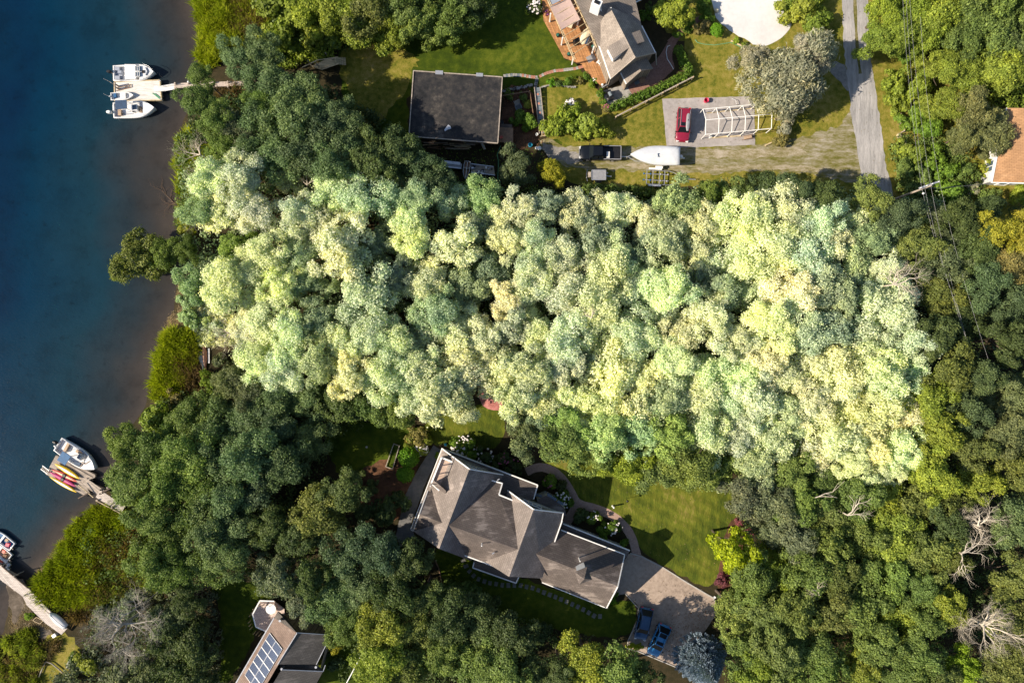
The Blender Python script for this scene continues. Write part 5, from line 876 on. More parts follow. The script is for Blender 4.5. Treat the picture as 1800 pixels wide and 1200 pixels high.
reeds('marsh_reeds', [(180, 950), (240, 915), (260, 1010), (230, 1040), (140, 1085), (110, 1080), (150, 1060)], 260, 70, 'reedb', 28)
reeds('marsh_reeds', [(200, 940), (260, 940), (280, 1020), (180, 1080), (150, 1060)], 190, 70, 'yel', 29)
reeds('marsh_reeds', [(-30, 1130), (60, 1105), (75, 1140), (60, 1230), (-60, 1230)], 300, 80, 'yel', 30, h=(.5, .9))
reeds('marsh_reeds', [(-30, 1160), (50, 1150), (110, 1110), (100, 1150), (40, 1220)], 120, 60, 'reedt', 31, h=(.4, .8))
reeds('marsh_reeds', [(382, 160), (425, 158), (428, 200), (400, 205), (388, 180)], 60, 60, 'reedb', 32)
reeds('dry_bank_grass', [(325, 540), (410, 540), (430, 605), (350, 610)], 160, 60, 'W_', 45, h=(.4, .8))  # dry grass, colour whitened with the brightening of the pale woods
reeds('wrack_line', [(312, 495), (322, 498), (318, 560), (345, 590), (290, 590), (268, 600), (288, 570), (305, 540)], 260, 26, 'reedt', 41, h=(.12, .3), lean=2.2, wdt=.06)
reeds('wrack_line', [(128, 925), (150, 905), (155, 912), (112, 958), (82, 1000), (58, 1030), (52, 1022), (78, 985)], 300, 26, 'reedt', 42, h=(.12, .3), lean=2.2, wdt=.06)
reeds('wrack_line', [(12, 1040), (24, 1020), (48, 1050), (90, 1100), (60, 1115), (20, 1110)], 500, 22, 'reedt', 43, h=(.1, .3), lean=2.2, wdt=.06)
reeds('wrack_line', [(318, 230), (330, 225), (322, 300), (325, 400), (316, 400), (310, 290)], 120, 22, 'reedb', 44, h=(.12, .35), lean=2.2, wdt=.06)
def litter(poly, n, colr, seed, s=.11):
    x, y = scatter(poly, n, seed); np.random.seed(seed); m_ = len(x); P = np.stack([x, y, np.full(m_, .055)], 1); nn = nrm(np.random.normal(size=(m_, 3))*.25+np.array([0, 0, 1.]))
    me = leaf_object('fallen_leaves', P, nn, s*np.random.uniform(.5, 1.5, m_), np.random.uniform(.1, .9, m_), M['leaf']); o = bpy.data.objects.new('fallen_leaves', me); COL.objects.link(o); o.color = (*PAL[colr], 1); tag(o, kind='stuff')
litter([(1180, 1080), (1255, 1070), (1240, 1105), (1195, 1165), (1165, 1150), (1175, 1110)], 500, 'russet', 51, .08); litter([(1110, 985), (1250, 1055), (1190, 1165), (1110, 1135)], 150, 'reedb', 52, .08)
litter([(985, 810), (1300, 850), (1290, 930), (1258, 1040), (1130, 975), (1010, 870)], 200, 'reedt', 53, .08); litter([(1480, 0), (1520, 0), (1565, 340), (1530, 340)], 90, 'reedb', 54, .07); litter([(885, 150), (950, 150), (960, 262), (880, 262)], 400, 'russet', 55)
litter([(1170, 178), (1322, 172), (1325, 255), (1175, 258)], 90, 'reedb', 56, .07); litter([(760, 260), (960, 262), (960, 330), (760, 320)], 700, 'hedge', 57)
def hedge(label, line, wpx, h, colr='hedge', seed=1):
    P = [U(*p) for p in line]; np.random.seed(seed); seg = []
    for a, b_ in zip(P[:-1], P[1:]): seg += [a+(b_-a)*t_ for t_ in np.arange(0, 1, .22/max((b_-a).length, .1))]
    S_ = np.array([(p.x, p.y, h*.55) for p in seg]); m_ = len(S_); sub = 5; i = np.repeat(np.arange(m_), sub); W_ = wpx/PPM/2
    Cc = S_[i]+np.random.uniform(-1, 1, (m_*sub, 3))*np.array([W_*.65, W_*.65, h*.28]); j = np.repeat(np.arange(m_*sub), 20); dd = rdir(len(j), -.6, 1)
    Pp = Cc[j]+dd*np.random.uniform(.2, .34, len(j))[:, None]; V_ = .5+np.random.normal(0, .16, len(j))+np.random.normal(0, .12, m_*sub)[j]
    t = thing('hedge', label, 'hedge', tuple(P[0]), group='clipped hedges'); Pp -= np.array([P[0].x, P[0].y, 0])
    me = leaf_object('foliage', Pp, nrm(dd+np.random.normal(size=dd.shape)*.4), .16*np.random.uniform(.7, 1.3, len(j)), V_, M['leaf']); o = bpy.data.objects.new('foliage', me); COL.objects.link(o); o.parent = t; o.color = (*PAL[colr], 1)
    mb = MB()
    for a, b_ in zip(P[:-1], P[1:]): mb.bar(a+Vector((0, 0, h*.3)), b_+Vector((0, 0, h*.3)), W_*.8, h*.5)
    mb.build('stems', M['bark'], t)
hedge('long slanting hedge between the brick patio and the log fence', [(1074, 192), (1110, 178), (1150, 162), (1190, 142), (1213, 130)], 17, 1.2, seed=1)
hedge('short upright hedge at the right end of the brick patio', [(1190, 90), (1197, 108), (1208, 130)], 19, 1.5, seed=2)
hedge('long low dark hedge below the two small trailers', [(1025, 331), (1070, 334), (1120, 338), (1172, 342)], 20, 1.1, 'mid', seed=3)
# ------------------------------------------------------------------ docks and piers
def pile(mb, px, py, z1, r=.11): p = U(px, py, z1); mb.cyl((p.x, p.y, -2.2), (p.x, p.y, z1), r, n=8)
def posts(parent, lst, z1, mat='wood_grey', r=.11, name='pile'):
    for px, py in lst: mb = MB(); pile(mb, px, py, z1, r); mb.build(name, M[mat], parent)
t = thing('floating_dock', 'bleached white floating dock between the two upper boats', 'dock', tuple(U(240, 160, -.1)))
MB().slab(PU([(201, 144, .1), (281, 141, .1), (284, 176, .1), (202, 178, .1)]), .45).build('deck', M['dock_white'], t)
mb = MB(); edge(mb, [(201, 144, .12), (281, 141, .12), (284, 176, .12), (202, 178, .12), (201, 144, .12)], .12, .3, -.08); mb.build('edge_board', M['wood_pale'], t)
for q in ((208, 143.5), (236, 142.5), (281, 143), (283, 175)): p = U(*q, .1); MB().box((p.x, p.y, .18), (.35, .1, .12)).build('cleat', M['metal'], t)
posts(t, [(201, 147), (201, 152)], 1.1); 
mb = MB(); q0 = U(272, 165, .13); q1 = U(282, 173, .13); mb.bar(q0, q1, .12, .16); mb.bar(U(268, 164, .13), U(283, 176, .13), .08, .12); mb.build('fender', M['green'], t)
t = thing('boarding_ladder', 'dark boarding ladder lying on the white floating dock', 'ladder', tuple(U(217, 154, .14)))
mb = MB(); a, b_ = U(203, 155, .2), U(231, 148.5, .2); c, d_ = U(204, 160, .2), U(231, 153.5, .2); mb.bar(a, b_, .06, .08); mb.bar(c, d_, .06, .08); mb.build('side_rail', M['wood_brown'], t)
mb = MB(); [mb.bar(a.lerp(b_, k), c.lerp(d_, k), .06, .05) for k in (.62, .8, .98)]; mb.build('rung', M['wood_brown'], t)
t = thing('gangway', 'white sloping gangway from the floating dock up to the pier', 'gangway', tuple(U(288, 152, 0)))
MB().slab(PU([(271, 152, .25), (306, 148.5, .9), (306, 157, .9), (272, 161, .25)]), .12).build('deck', M['dock_white'], t)
mb = MB(); edge(mb, [(270, 150.5, .9), (282, 152, 1.1), (306, 147.5, 1.7)], .06, .06, 0); mb.build('rail', M['metal'], t); mb = MB(); edge(mb, [(270, 161, .9), (290, 160, 1.2), (307, 157, 1.7)], .06, .06, 0); mb.build('rail', M['metal'], t)
t = thing('pier', 'narrow weathered pier running into trees from the upper gangway', 'pier', tuple(U(370, 151, 0)))
MB().slab(PU([(306, 146.5, .9), (432, 142.5, .9), (432, 150.5, .9), (306, 155, .9)]), .15).build('deck', M['dock_pier'], t)
posts(t, [(307, 146), (307, 156), (330, 145.5), (330, 155), (352, 145), (375, 144), (375, 153.5), (400, 143.5), (400, 152.5)], 1.3)
p = U(331, 144, 1.45); MB().ball((p.x, p.y, 1.45), .14).build('pile_cap', M['white'], t)
t = thing('garden_steps', 'pale wooden landing and stairs between dark trees and lawn near the top left', 'stairs', tuple(U(570, 112)))
mb = MB(); mb.slab(PU([(547, 117, .6), (578, 102, 1.4), (588, 102, 1.4), (590, 114, 1.4), (562, 122, .6)]), .15); mb.build('landing', M['wood_pale'], t)
mb = MB(); edge(mb, [(531, 119, 1.4), (558, 106, 2.1), (594, 101, 2.4)], .1, .1, 0); mb.build('rail', M['wood_pale'], t); mb = MB(); edge(mb, [(565, 123, 1.6), (596, 112, 2.3)], .1, .1, 0); mb.build('rail', M['wood_pale'], t)
mb = MB(); [mb.box(tuple(U(590+k*4, 107+k*.3, 1.35-k*.2)), (.28, 1.0, .1), R(5)) for k in range(5)]; mb.build('tread', M['wood_pale'], t)
mb = MB(); [mb.box((U(x, y).x, U(x, y).y, .9), (.12, .12, 1.9)) for x, y in ((548, 116), (578, 103), (590, 113), (563, 121))]; mb.build('post', M['wood_grey'], t)
# kayak dock
t = thing('kayak_dock', 'grey plank dock carrying the four kayaks', 'dock', tuple(U(130, 830, -.1)))
MB().slab(PU([(98, 800, .15), (167, 834, .15), (168, 839, .15), (146, 846, .15), (158, 866, .15), (147, 870, .15), (80, 833, .15)]), .4).build('deck', M['dock_grey'], t)
mb = MB(); edge(mb, [(167, 838, .3), (146, 846, .3)], .12, .14, 0); edge(mb, [(120, 816, .25), (162, 839, .25)], .05, .05, 0); mb.build('edge_board', M['wood_grey'], t)
t = thing('dock_steps', 'small ladder steps at the outer corner of the kayak dock', 'steps', tuple(U(79, 824, .2))); mb = MB(); a, b_, c, d_ = U(75, 818, .2), U(87, 827, .45), U(72, 824, .2), U(84, 833, .45); mb.bar(a, b_, .08, .12); mb.bar(c, d_, .08, .12); mb.build('side_rail', M['white'], t)
mb = MB(); [mb.bar(a.lerp(b_, k), c.lerp(d_, k), .12, .05) for k in (.1, .3, .5, .7, .9)]; mb.build('tread', M['wood_grey'], t)
def walk(name, label, cat, a, b_, w, z0, z1, mat, posts_=(), rails=()):
    t = thing(name, label, cat, tuple(U(*[(a[i]+b_[i])/2 for i in (0, 1)]))); A = U(*a, z0); B = U(*b_, z1); dd = (B-A); n_ = Vector((-dd.y, dd.x, 0)).normalized()*w/2
    MB().slab([A+n_, B+n_, B-n_, A-n_], .14).build('deck', M[mat], t); posts(t, posts_, max(z0, z1)+.35)
    for p, q, h in rails: mb = MB(); mb.bar(U(*p, h), U(*q, h), .09, .09); mb.build('rail', M['wood_pale'], t)
    return t
walk('gangway', 'grey slatted gangway leading up from the kayak dock to the trees', 'gangway', (148, 846), (182, 869), 1.05, .3, .8, 'dock_grey', [(178, 866), (170, 879), (188, 857)], [((138, 852), (164, 874), 1.0)])
walk('footbridge', 'pale boarded landing beyond the kayak gangway', 'footbridge', (172, 867), (216, 896), 1.15, .85, .9, 'dock_pale', [(174, 862), (196, 892), (212, 889)], [((168, 879), (214, 903), 1.0)])
t = thing('mooring_pole', 'dark pole slanting off the kayak dock end', 'pole', tuple(U(146, 870))); MB().cyl(U(138, 875.5, .2), U(155, 866, 1.0), .09).build('shaft', M['wood_dark'], t)
t = thing('mooring_pole', 'dark pole slanting beside the kayak gangway', 'pole', tuple(U(182, 862))); MB().cyl(U(175, 868, .9), U(197, 856, 1.2), .12).build('shaft', M['wood_dark'], t)
# lower pier
t = thing('pier', 'wide bleached pier at the lower left carrying the upturned white dinghy', 'pier', tuple(U(60, 1060)))
MB().slab(PU([(-30, 977, .8), (0, 992, .8), (50, 1034, .8), (92, 1078, .8), (118, 1104, .8), (108, 1115, .8), (80, 1095, .8), (47, 1063, .8), (40, 1048, .8), (0, 1018, .8), (-30, 1003, .8)]), .16).build('deck', M['dock_pale'], t)
mb = MB(); edge(mb, [(-20, 982, .84), (0, 992, .84), (50, 1034, .84)], .1, .12, 0); mb.build('edge_board', M['wood_dark'], t)
posts(t, [(2, 994), (24, 1012), (49, 1034), (41, 1047), (54, 1043), (60, 1060), (70, 1056)], 1.5, 'wood_grey', .07); posts(t, [(5, 1021), (25, 1037)], .75)
mb = MB(); edge(mb, [(68, 1062, 1.5), (86, 1078, 1.5)], .06, .06, 0); mb.build('rail', M['wood_grey'], t)
t = thing('bench', 'dark slatted bench frame beside the lower pier', 'bench', tuple(U(65, 1089))); mb = MB(); c4 = PU([(58, 1090, .5), (64, 1084, .5), (76, 1090, .5), (70, 1096, .5)])
[mb.bar(c4[0].lerp(c4[3], k/4), c4[1].lerp(c4[2], k/4), .07, .05) for k in range(5)]; mb.build('seat', M['wood_dark'], t); mb = MB(); [mb.bar(c4[k], c4[(k+1) % 4], .06, .06) for k in range(4)]; mb.build('frame', M['wood_pale'], t)
for c in c4: MB().box((c.x, c.y, .25), (.07, .07, .5)).build('leg', M['wood_dark'], t)
t = thing('cooler_box', 'small white box at the landward end of the lower pier', 'box', tuple(U(99, 1114))); p = U(99, 1114); MB().box((p.x, p.y, .25), (.5, .4, .46), .6).build('body', M['white'], t); MB().box((p.x, p.y, .5), (.54, .44, .05), .6).build('lid', M['metal'], t)

# ------------------------------------------------------------------ boats
def hw(t_, W, bow=.55, tr=.88):      # half width along the boat: t 0 = stern, 1 = bow
    if t_ < bow: return W/2*(tr+(1-tr)*math.sin(t_/bow*math.pi/2))
    u = (t_-bow)/(1-bow); return W/2*max(0, 1-u**2.3)
def outline(L, W, n=14, bow=.5, tr=.88, k=1.0, x0=0):
    xs = [i/n for i in range(n)]+[.985, 1.0]; a = [((x-.5)*L*k+x0, -hw(x, W, bow, tr)*k) for x in xs]; b_ = [(x, -y) for x, y in a[::-1][1:]]; return a+b_
def boat(t, L, W, zs, mat, draft=.25, fb=.8, rim=.14, floor=.35, bow=.5, tr=.88, fmat=None):
    """hull with sheer, gunwale rim and sunken cockpit sole; local +x = bow"""
    def sh(x): return fb*(1+.28*max(0, x/L+.1)**2*4)
    top = [(x, y, sh(x)) for x, y in outline(L, W, bow=bow, tr=tr)]; mid = [(x*.985, y*.93, .25) for x, y in outline(L, W, bow=bow, tr=tr)]; bot = [(x*.93-.02*L, y*.55, -draft) for x, y in outline(L, W, bow=bow, tr=tr)]
    inn = [(x*(1-2*rim/L)-0, y*(1-2*rim/W), sh(x)+.01) for x, y in outline(L, W, bow=bow, tr=tr)]; low = [(x*(1-2*rim/L), y*(1-2*rim/W)*.97, floor) for x, y in outline(L, W, bow=bow, tr=tr)]
    mb = MB(); mb.loft([bot, mid, top, inn, low], cap=False); mb.add(low, [tuple(range(len(low)))], 1 if fmat else 0); mb.add(bot, [tuple(range(len(bot)-1, -1, -1))]); return mb.build('hull', [mat, fmat] if fmat else mat, t, world=False)
def outboard(t, x, y, z, mat, s=1.0, rz=0):
    mb = MB(); c = Vector((x, y, z)); rings = []
    for k, (zz, a, b_) in enumerate(((.0, .30, .17), (.25, .36, .21), (.42, .33, .19), (.5, .2, .12))): rings.append([c+Vector((-.25*s+a*s*math.cos(g), b_*s*math.sin(g), zz*s)) for g in [i*math.pi/5 for i in range(10)]])
    mb.loft(rings); o = mb.build('outboard_motor', mat, t, world=False); mb = MB(); mb.box((x-.15*s, y, z-.35*s), (.18*s, .12*s, .75*s)); mb.build('leg', M['alu'], o, world=False); return o
def pr(t, name, c, d_, mat, rz=0, bev=0, tilt=0):
    return MB().box(c, d_, rz, tilt=tilt).build(name, M[mat], t, world=False)
def rnd_slab(t, name, pts, z, th, mat):
    return MB().slab([(x, y, z) for x, y in pts], th).build(name, M[mat], t, world=False)
zw = WL
# upper cuddy boat
p = U(235.5, 128, zw+.8); t = thing('motorboat', 'upper white motorboat with windshield and black outboard at the white dock', 'boat', (p.x, p.y, zw), R(1), 'motorboats moored at the docks')
L, W = 5.75, 2.3; boat(t, L, W, 0, M['gel'], fmat=M['gel'], bow=.55, tr=.9)
rnd_slab(t, 'foredeck', [(x, y*.95) for x, y in outline(L, W, bow=.55, tr=.9) if x > .55], 1.02, .3, 'gel')
rnd_slab(t, 'cabin_top', [(-1.1, -.98), (.35, -.98), (.6, -.6), (.62, .6), (.35, 1.0), (-1.1, 1.05)], 1.12, .55, 'gel')
for y0, y1 in ((-.75, -.08), (.04, .75)):
    g = rnd_slab(t, 'windshield', [(.42, y0), (.98, y0*.9), (.98, y1*.9), (.42, y1)], 1.22, .08, 'glassb'); 
    mb = MB(); [mb.bar((a, b_, 1.24), (c, d_, 1.24), .05, .06) for a, b_, c, d_ in ((.42, y0, .98, y0*.9), (.98, y0*.9, .98, y1*.9), (.98, y1*.9, .42, y1), (.42, y1, .42, y0), (.7, y0, .7, y1))]; mb.build('frame', M['white'], g, world=False)
pr(t, 'hatch', (1.4, 0, 1.08), (.38, .38, .08), 'black'); mb = MB(); mb.tube([(1.5, .95, 1.3), (2.2, .72, 1.35), (2.75, .2, 1.4), (2.75, -.2, 1.4), (2.2, -.72, 1.35), (1.5, -.95, 1.3)], .025); mb.build('bow_rail', M['metal'], t, world=False)
mb = MB(); mb.tube([(1.75, -.5, 1.1), (2.0, 0, 1.12), (1.75, .55, 1.1)], .09, 5); mb.build('anchor_locker', M['greyflat'], t, world=False)
for y in (-.62, .62): pr(t, 'stern_seat', (-2.35, y, .62), (.7, .5, .3), 'greyflat')
pr(t, 'console', (-1.85, .05, .75), (.5, .35, .6), 'greyflat'); pr(t, 'deck_patch', (-2.2, 0, .42), (.9, 1.4, .1), 'greyflat')
outboard(t, -3.0, .12, .75, M['black'], 1.0)
# lower centre console
p = U(236, 192, zw+.8); t = thing('motorboat', 'lower white motorboat with a navy canvas top at the white dock', 'boat', (p.x, p.y, zw), R(3), 'motorboats moored at the docks')
L, W = 5.8, 2.35; boat(t, L, W, 0, M['gel'], fmat=M['gel'], bow=.5, tr=.88)
rnd_slab(t, 'foredeck', [(x, y*.9) for x, y in outline(L, W, bow=.5, tr=.88) if x > .9], .98, .3, 'gel')
pr(t, 'canvas_top', (-1.05, .22, 2.1), (1.55, 1.2, .08), 'bluecan'); mb = MB(); [mb.cyl((a, b_, .4), (a, b_, 2.05), .03) for a in (-1.75, -.35) for b_ in (-.3, .75)]; mb.build('top_frame', M['metal'], t, world=False)
pr(t, 'console', (.25, .05, .8), (.75, .8, .9), 'gel'); pr(t, 'windshield', (.28, .08, 1.3), (.4, .6, .1), 'glassb'); pr(t, 'seat', (.75, .0, .62), (.35, .7, .5), 'tan')
pr(t, 'wheel', (.05, -.45, .9), (.5, .12, .08), 'black', R(-12)); mb = MB(); mb.cyl((-1.8, -.5, .5), (-1.2, -.62, 1.0), .05); mb.build('rod_holder', M['black'], t, world=False)
pr(t, 'swim_platform', (-2.95, .5, .3), (.5, .8, .1), 'gel'); outboard(t, -3.05, -.3, .75, M['white'], 1.05); pr(t, 'fish_box', (-2.1, -.3, .55), (.4, .8, .35), 'tan')
# jet ski / skiff between them on the dock
p = U(217, 170, .2); t = thing('dinghy', 'small white dinghy pulled onto the white floating dock', 'boat', (p.x, p.y, .12), R(3)); boat(t, 3.2, 1.15, 0, M['gel'], draft=0, fb=.35, floor=.12, rim=.1, fmat=M['gel'], tr=.9); pr(t, 'thwart', (.1, 0, .36), (.7, .8, .08), 'white'); pr(t, 'cushion', (-1.0, .1, .3), (.35, .6, .2), 'bluecan2')
outboard(t, -1.5, 0, .25, M['metal'], .55)
for i, (a, b_) in enumerate((((182, 138.5), (194, 144.5)), ((182, 165), (200, 173.5)))):
    t = thing('mooring_whip', ('upper' if i == 0 else 'lower')+' thin grey mooring whip sticking out left of the white dock', 'mooring whip', (U(*b_).x, U(*b_).y, 0)); q = U(*b_, .3); q2 = U(*a, 2.2); MB().cyl(q, q2, .035, .02).build('rod', M['metal'], t); MB().cyl((q.x, q.y, -.3), (q.x, q.y, .35), .06).build('socket', M['metal'], t)
# kayak dock boat
p = U(135, 802, zw+.8); t = thing('motorboat', 'white motorboat with a bright blue canvas top beside the kayak dock', 'boat', (p.x, p.y, zw), R(-33), 'motorboats moored at the docks')
L, W = 6.3, 2.45; boat(t, L, W, 0, M['gel'], fmat=M['gel'], bow=.5, tr=.85)
rnd_slab(t, 'foredeck', [(x, y*.9) for x, y in outline(L, W, bow=.5, tr=.85) if x > 1.0], .98, .3, 'gel')
pr(t, 'canvas_top', (-.75, -.5, 2.1), (1.3, 1.45, .08), 'bluecan2'); mb = MB(); [mb.cyl((a, b_, .4), (a, b_, 2.05), .03) for a in (-1.3, -.2) for b_ in (-1.1, .15)]; mb.build('top_frame', M['metal'], t, world=False)
pr(t, 'console', (.55, .35, .8), (.6, .6, .9), 'gel'); pr(t, 'windshield', (.6, .35, 1.3), (.5, .5, .1), 'glassb'); pr(t, 'seat', (-.2, .6, .6), (.7, .3, .4), 'tan'); pr(t, 'stern_bench', (-1.9, .3, .6), (.35, 1.6, .4), 'tan', R(5))
pr(t, 'cover', (.75, -.6, 1.05), (.8, .4, .25), 'bluecan', R(20)); mb = MB(); mb.tube([(1.1, -.1, 1.05), (1.6, -.15, 1.05), (1.9, .5, 1.05)], .05); mb.tube([(1.3, -.1, 1.05), (1.3, -.7, 1.05)], .05); mb.build('anchor_line', M['tan'], t, world=False)
pr(t, 'side_bolster', (-.9, 1.0, .86), (3.2, .14, .08), 'greyflat'); outboard(t, -3.2, .1, .75, M['black'], 1.0); outboard(t, -3.1, -.45, .6, M['white'], .6)
# skiffs at left edge
for px, py, mt, fm, lab, k in ((3, 947, 'bluecan2', 'tan', 'blue skiff with red and tan gear at the left edge by the lower pier', 0), (-2, 967, 'tan', 'tan', 'tan skiff between the blue skiff and the lower pier', 1), (-6, 984, 'white', 'greyflat', 'white inflatable tender hard against the lower pier', 2)):
    p = U(px, py, zw+.5); t = thing('skiff', lab, 'boat', (p.x, p.y, zw), R(180-38+0), 'skiffs by the lower pier'); boat(t, 3.7, 1.45, 0, M['gel'] if k != 2 else M['white'], fb=.5, floor=.2, rim=.13 if k != 2 else .3, fmat=M[mt], tr=.9)
    pr(t, 'thwart', (0, 0, .45), (.25, 1.1, .06), 'white'); pr(t, 'gear', (-1.1, .15, .38), (.5, .45, .3), 'red' if k == 0 else 'wood_brown', .4); pr(t, 'gear', (-.6, -.25, .38), (.4, .35, .25), 'tan' if k == 0 else 'orange', .2); outboard(t, -1.95, 0, .45, M['black'] if k < 2 else M['white'], .6)
# kayaks
def kayak(px, py, rz, L, W, mat, label, z=.18, in2='canvas', side=0):
    p = U(px, py, z+.2); t = thing('kayak', label, 'kayak', (p.x, p.y, z), rz, 'kayaks on the grey dock'); n = 16; rings = []
    for i in range(n+1):
        u = i/n; s = max(.02, math.sin(math.pi*u)**.75); w_ = W/2*s; x = (u-.5)*L; zz = .12*abs(2*u-1)**2; rings.append([Vector((x, w_*math.cos(g), .17+zz+.16*s*math.sin(g))) for g in [k*math.pi/5 for k in range(10)]])
    mb = MB(); mb.loft(rings); mb.build('hull', mat, t, world=False); mb = MB(); st = [Vector(((i/10-.5)*L*.78, (W*.30 if side else W*.16)*math.sin(math.pi*i/10)*(1)-side*W*.05, .345)) for i in range(11)]+[Vector(((i/10-.5)*L*.78, -W*.24*math.sin(math.pi*i/10), .345)) for i in range(9, 0, -1)]
    mb.slab(st, .05); mb.build('deck_panel', M[in2], t, world=False); mb = MB(); mb.ball((0, 0, .33), .3, n=12, m=5, sz=.25); mb.build('cockpit', M['black'] if in2 != 'white' else M['white'], t, world=False) if in2 != 'white' else None
kayak(119, 828, R(-31), 4.05, .74, M['yellow'], 'yellow kayak with a white middle, nearest the motorboat', in2='white'); kayak(114, 835.5, R(-26), 3.9, .62, M['orange'], 'salmon red kayak between yellow and magenta ones', in2='canvas')
kayak(111, 842, R(-29), 4.2, .66, M['magenta'], 'magenta kayak, third on the grey dock', in2='magenta'); kayak(111.5, 851, R(-30), 4.3, .62, M['yellow'], 'outermost yellow kayak at the dock edge', in2='white')
# upturned dinghy on the lower pier, canoe on shore
def upturned(t, L, W, Hh, mat, name='hull'):
    rings = []; n = 16
    for k, (f, z) in enumerate(((1, 0), (.97, Hh*.45), (.8, Hh*.8), (.45, Hh), (.12, Hh*1.05))): rings.append([Vector((x*(1-(1-f)*.6), y*f, z)) for x, y in outline(L, W, bow=.45, tr=.75)])
    mb = MB(); mb.loft(rings); return mb.build(name, mat, t, world=False)
p = U(100, 1090, 1.1); t = thing('dinghy', 'upturned white dinghy lying on the lower pier', 'boat', (p.x, p.y, .82), R(139)); upturned(t, 3.0, 1.05, .45, M['gel']); pr(t, 'keel', (0, 0, .48), (2.4, .05, .06), 'white')
p = U(358, 625, .5); t = thing('canoe', 'upturned terracotta canoe on the grassy shore', 'canoe', (p.x, p.y, .1), R(93)); rings = []
for i in range(15):
    u = i/14; s = max(.03, math.sin(math.pi*u)**.8); rings.append([Vector(((u-.5)*3.9, .33*s*math.cos(g), .02+.36*s*math.sin(g)+.05*abs(2*u-1))) for g in [k*math.pi/6 for k in range(7)]])
mb = MB(); mb.loft(rings); mb.build('hull', M['canoe'], t, world=False); mb = MB(); mb.tube([Vector(((u-.5)*3.9, 0, .4*max(.03, math.sin(math.pi*u)**.8)+.05*abs(2*u-1))) for u in [i/12 for i in range(13)]], .025); mb.build('keel', M['wood_pale'], t, world=False)
t = thing('boat_sail', 'folded white sailcloth beside the terracotta canoe', 'sail', tuple(U(352, 630, .1))); mb = MB(); mb.slab(PU([(354, 617, .15), (345, 622, .2), (348, 628, .3), (357, 651, .12), (358, 640, .25)]), .12); mb.build('cloth', M['white'], t); mb = MB(); mb.cyl(U(356, 646, .2), U(357, 652, .2), .12); mb.build('roll', M['white'], t)
t = thing('plank_stack', 'short white planks right of the terracotta canoe', 'planks', tuple(U(367, 626))); mb = MB(); [mb.bar(U(366+k, 612, .12+.03*k), U(366.5+k*.8, 638, .12+.03*k), .1, .05) for k in (0, 1.6)]; mb.build('plank', M['white'], t)

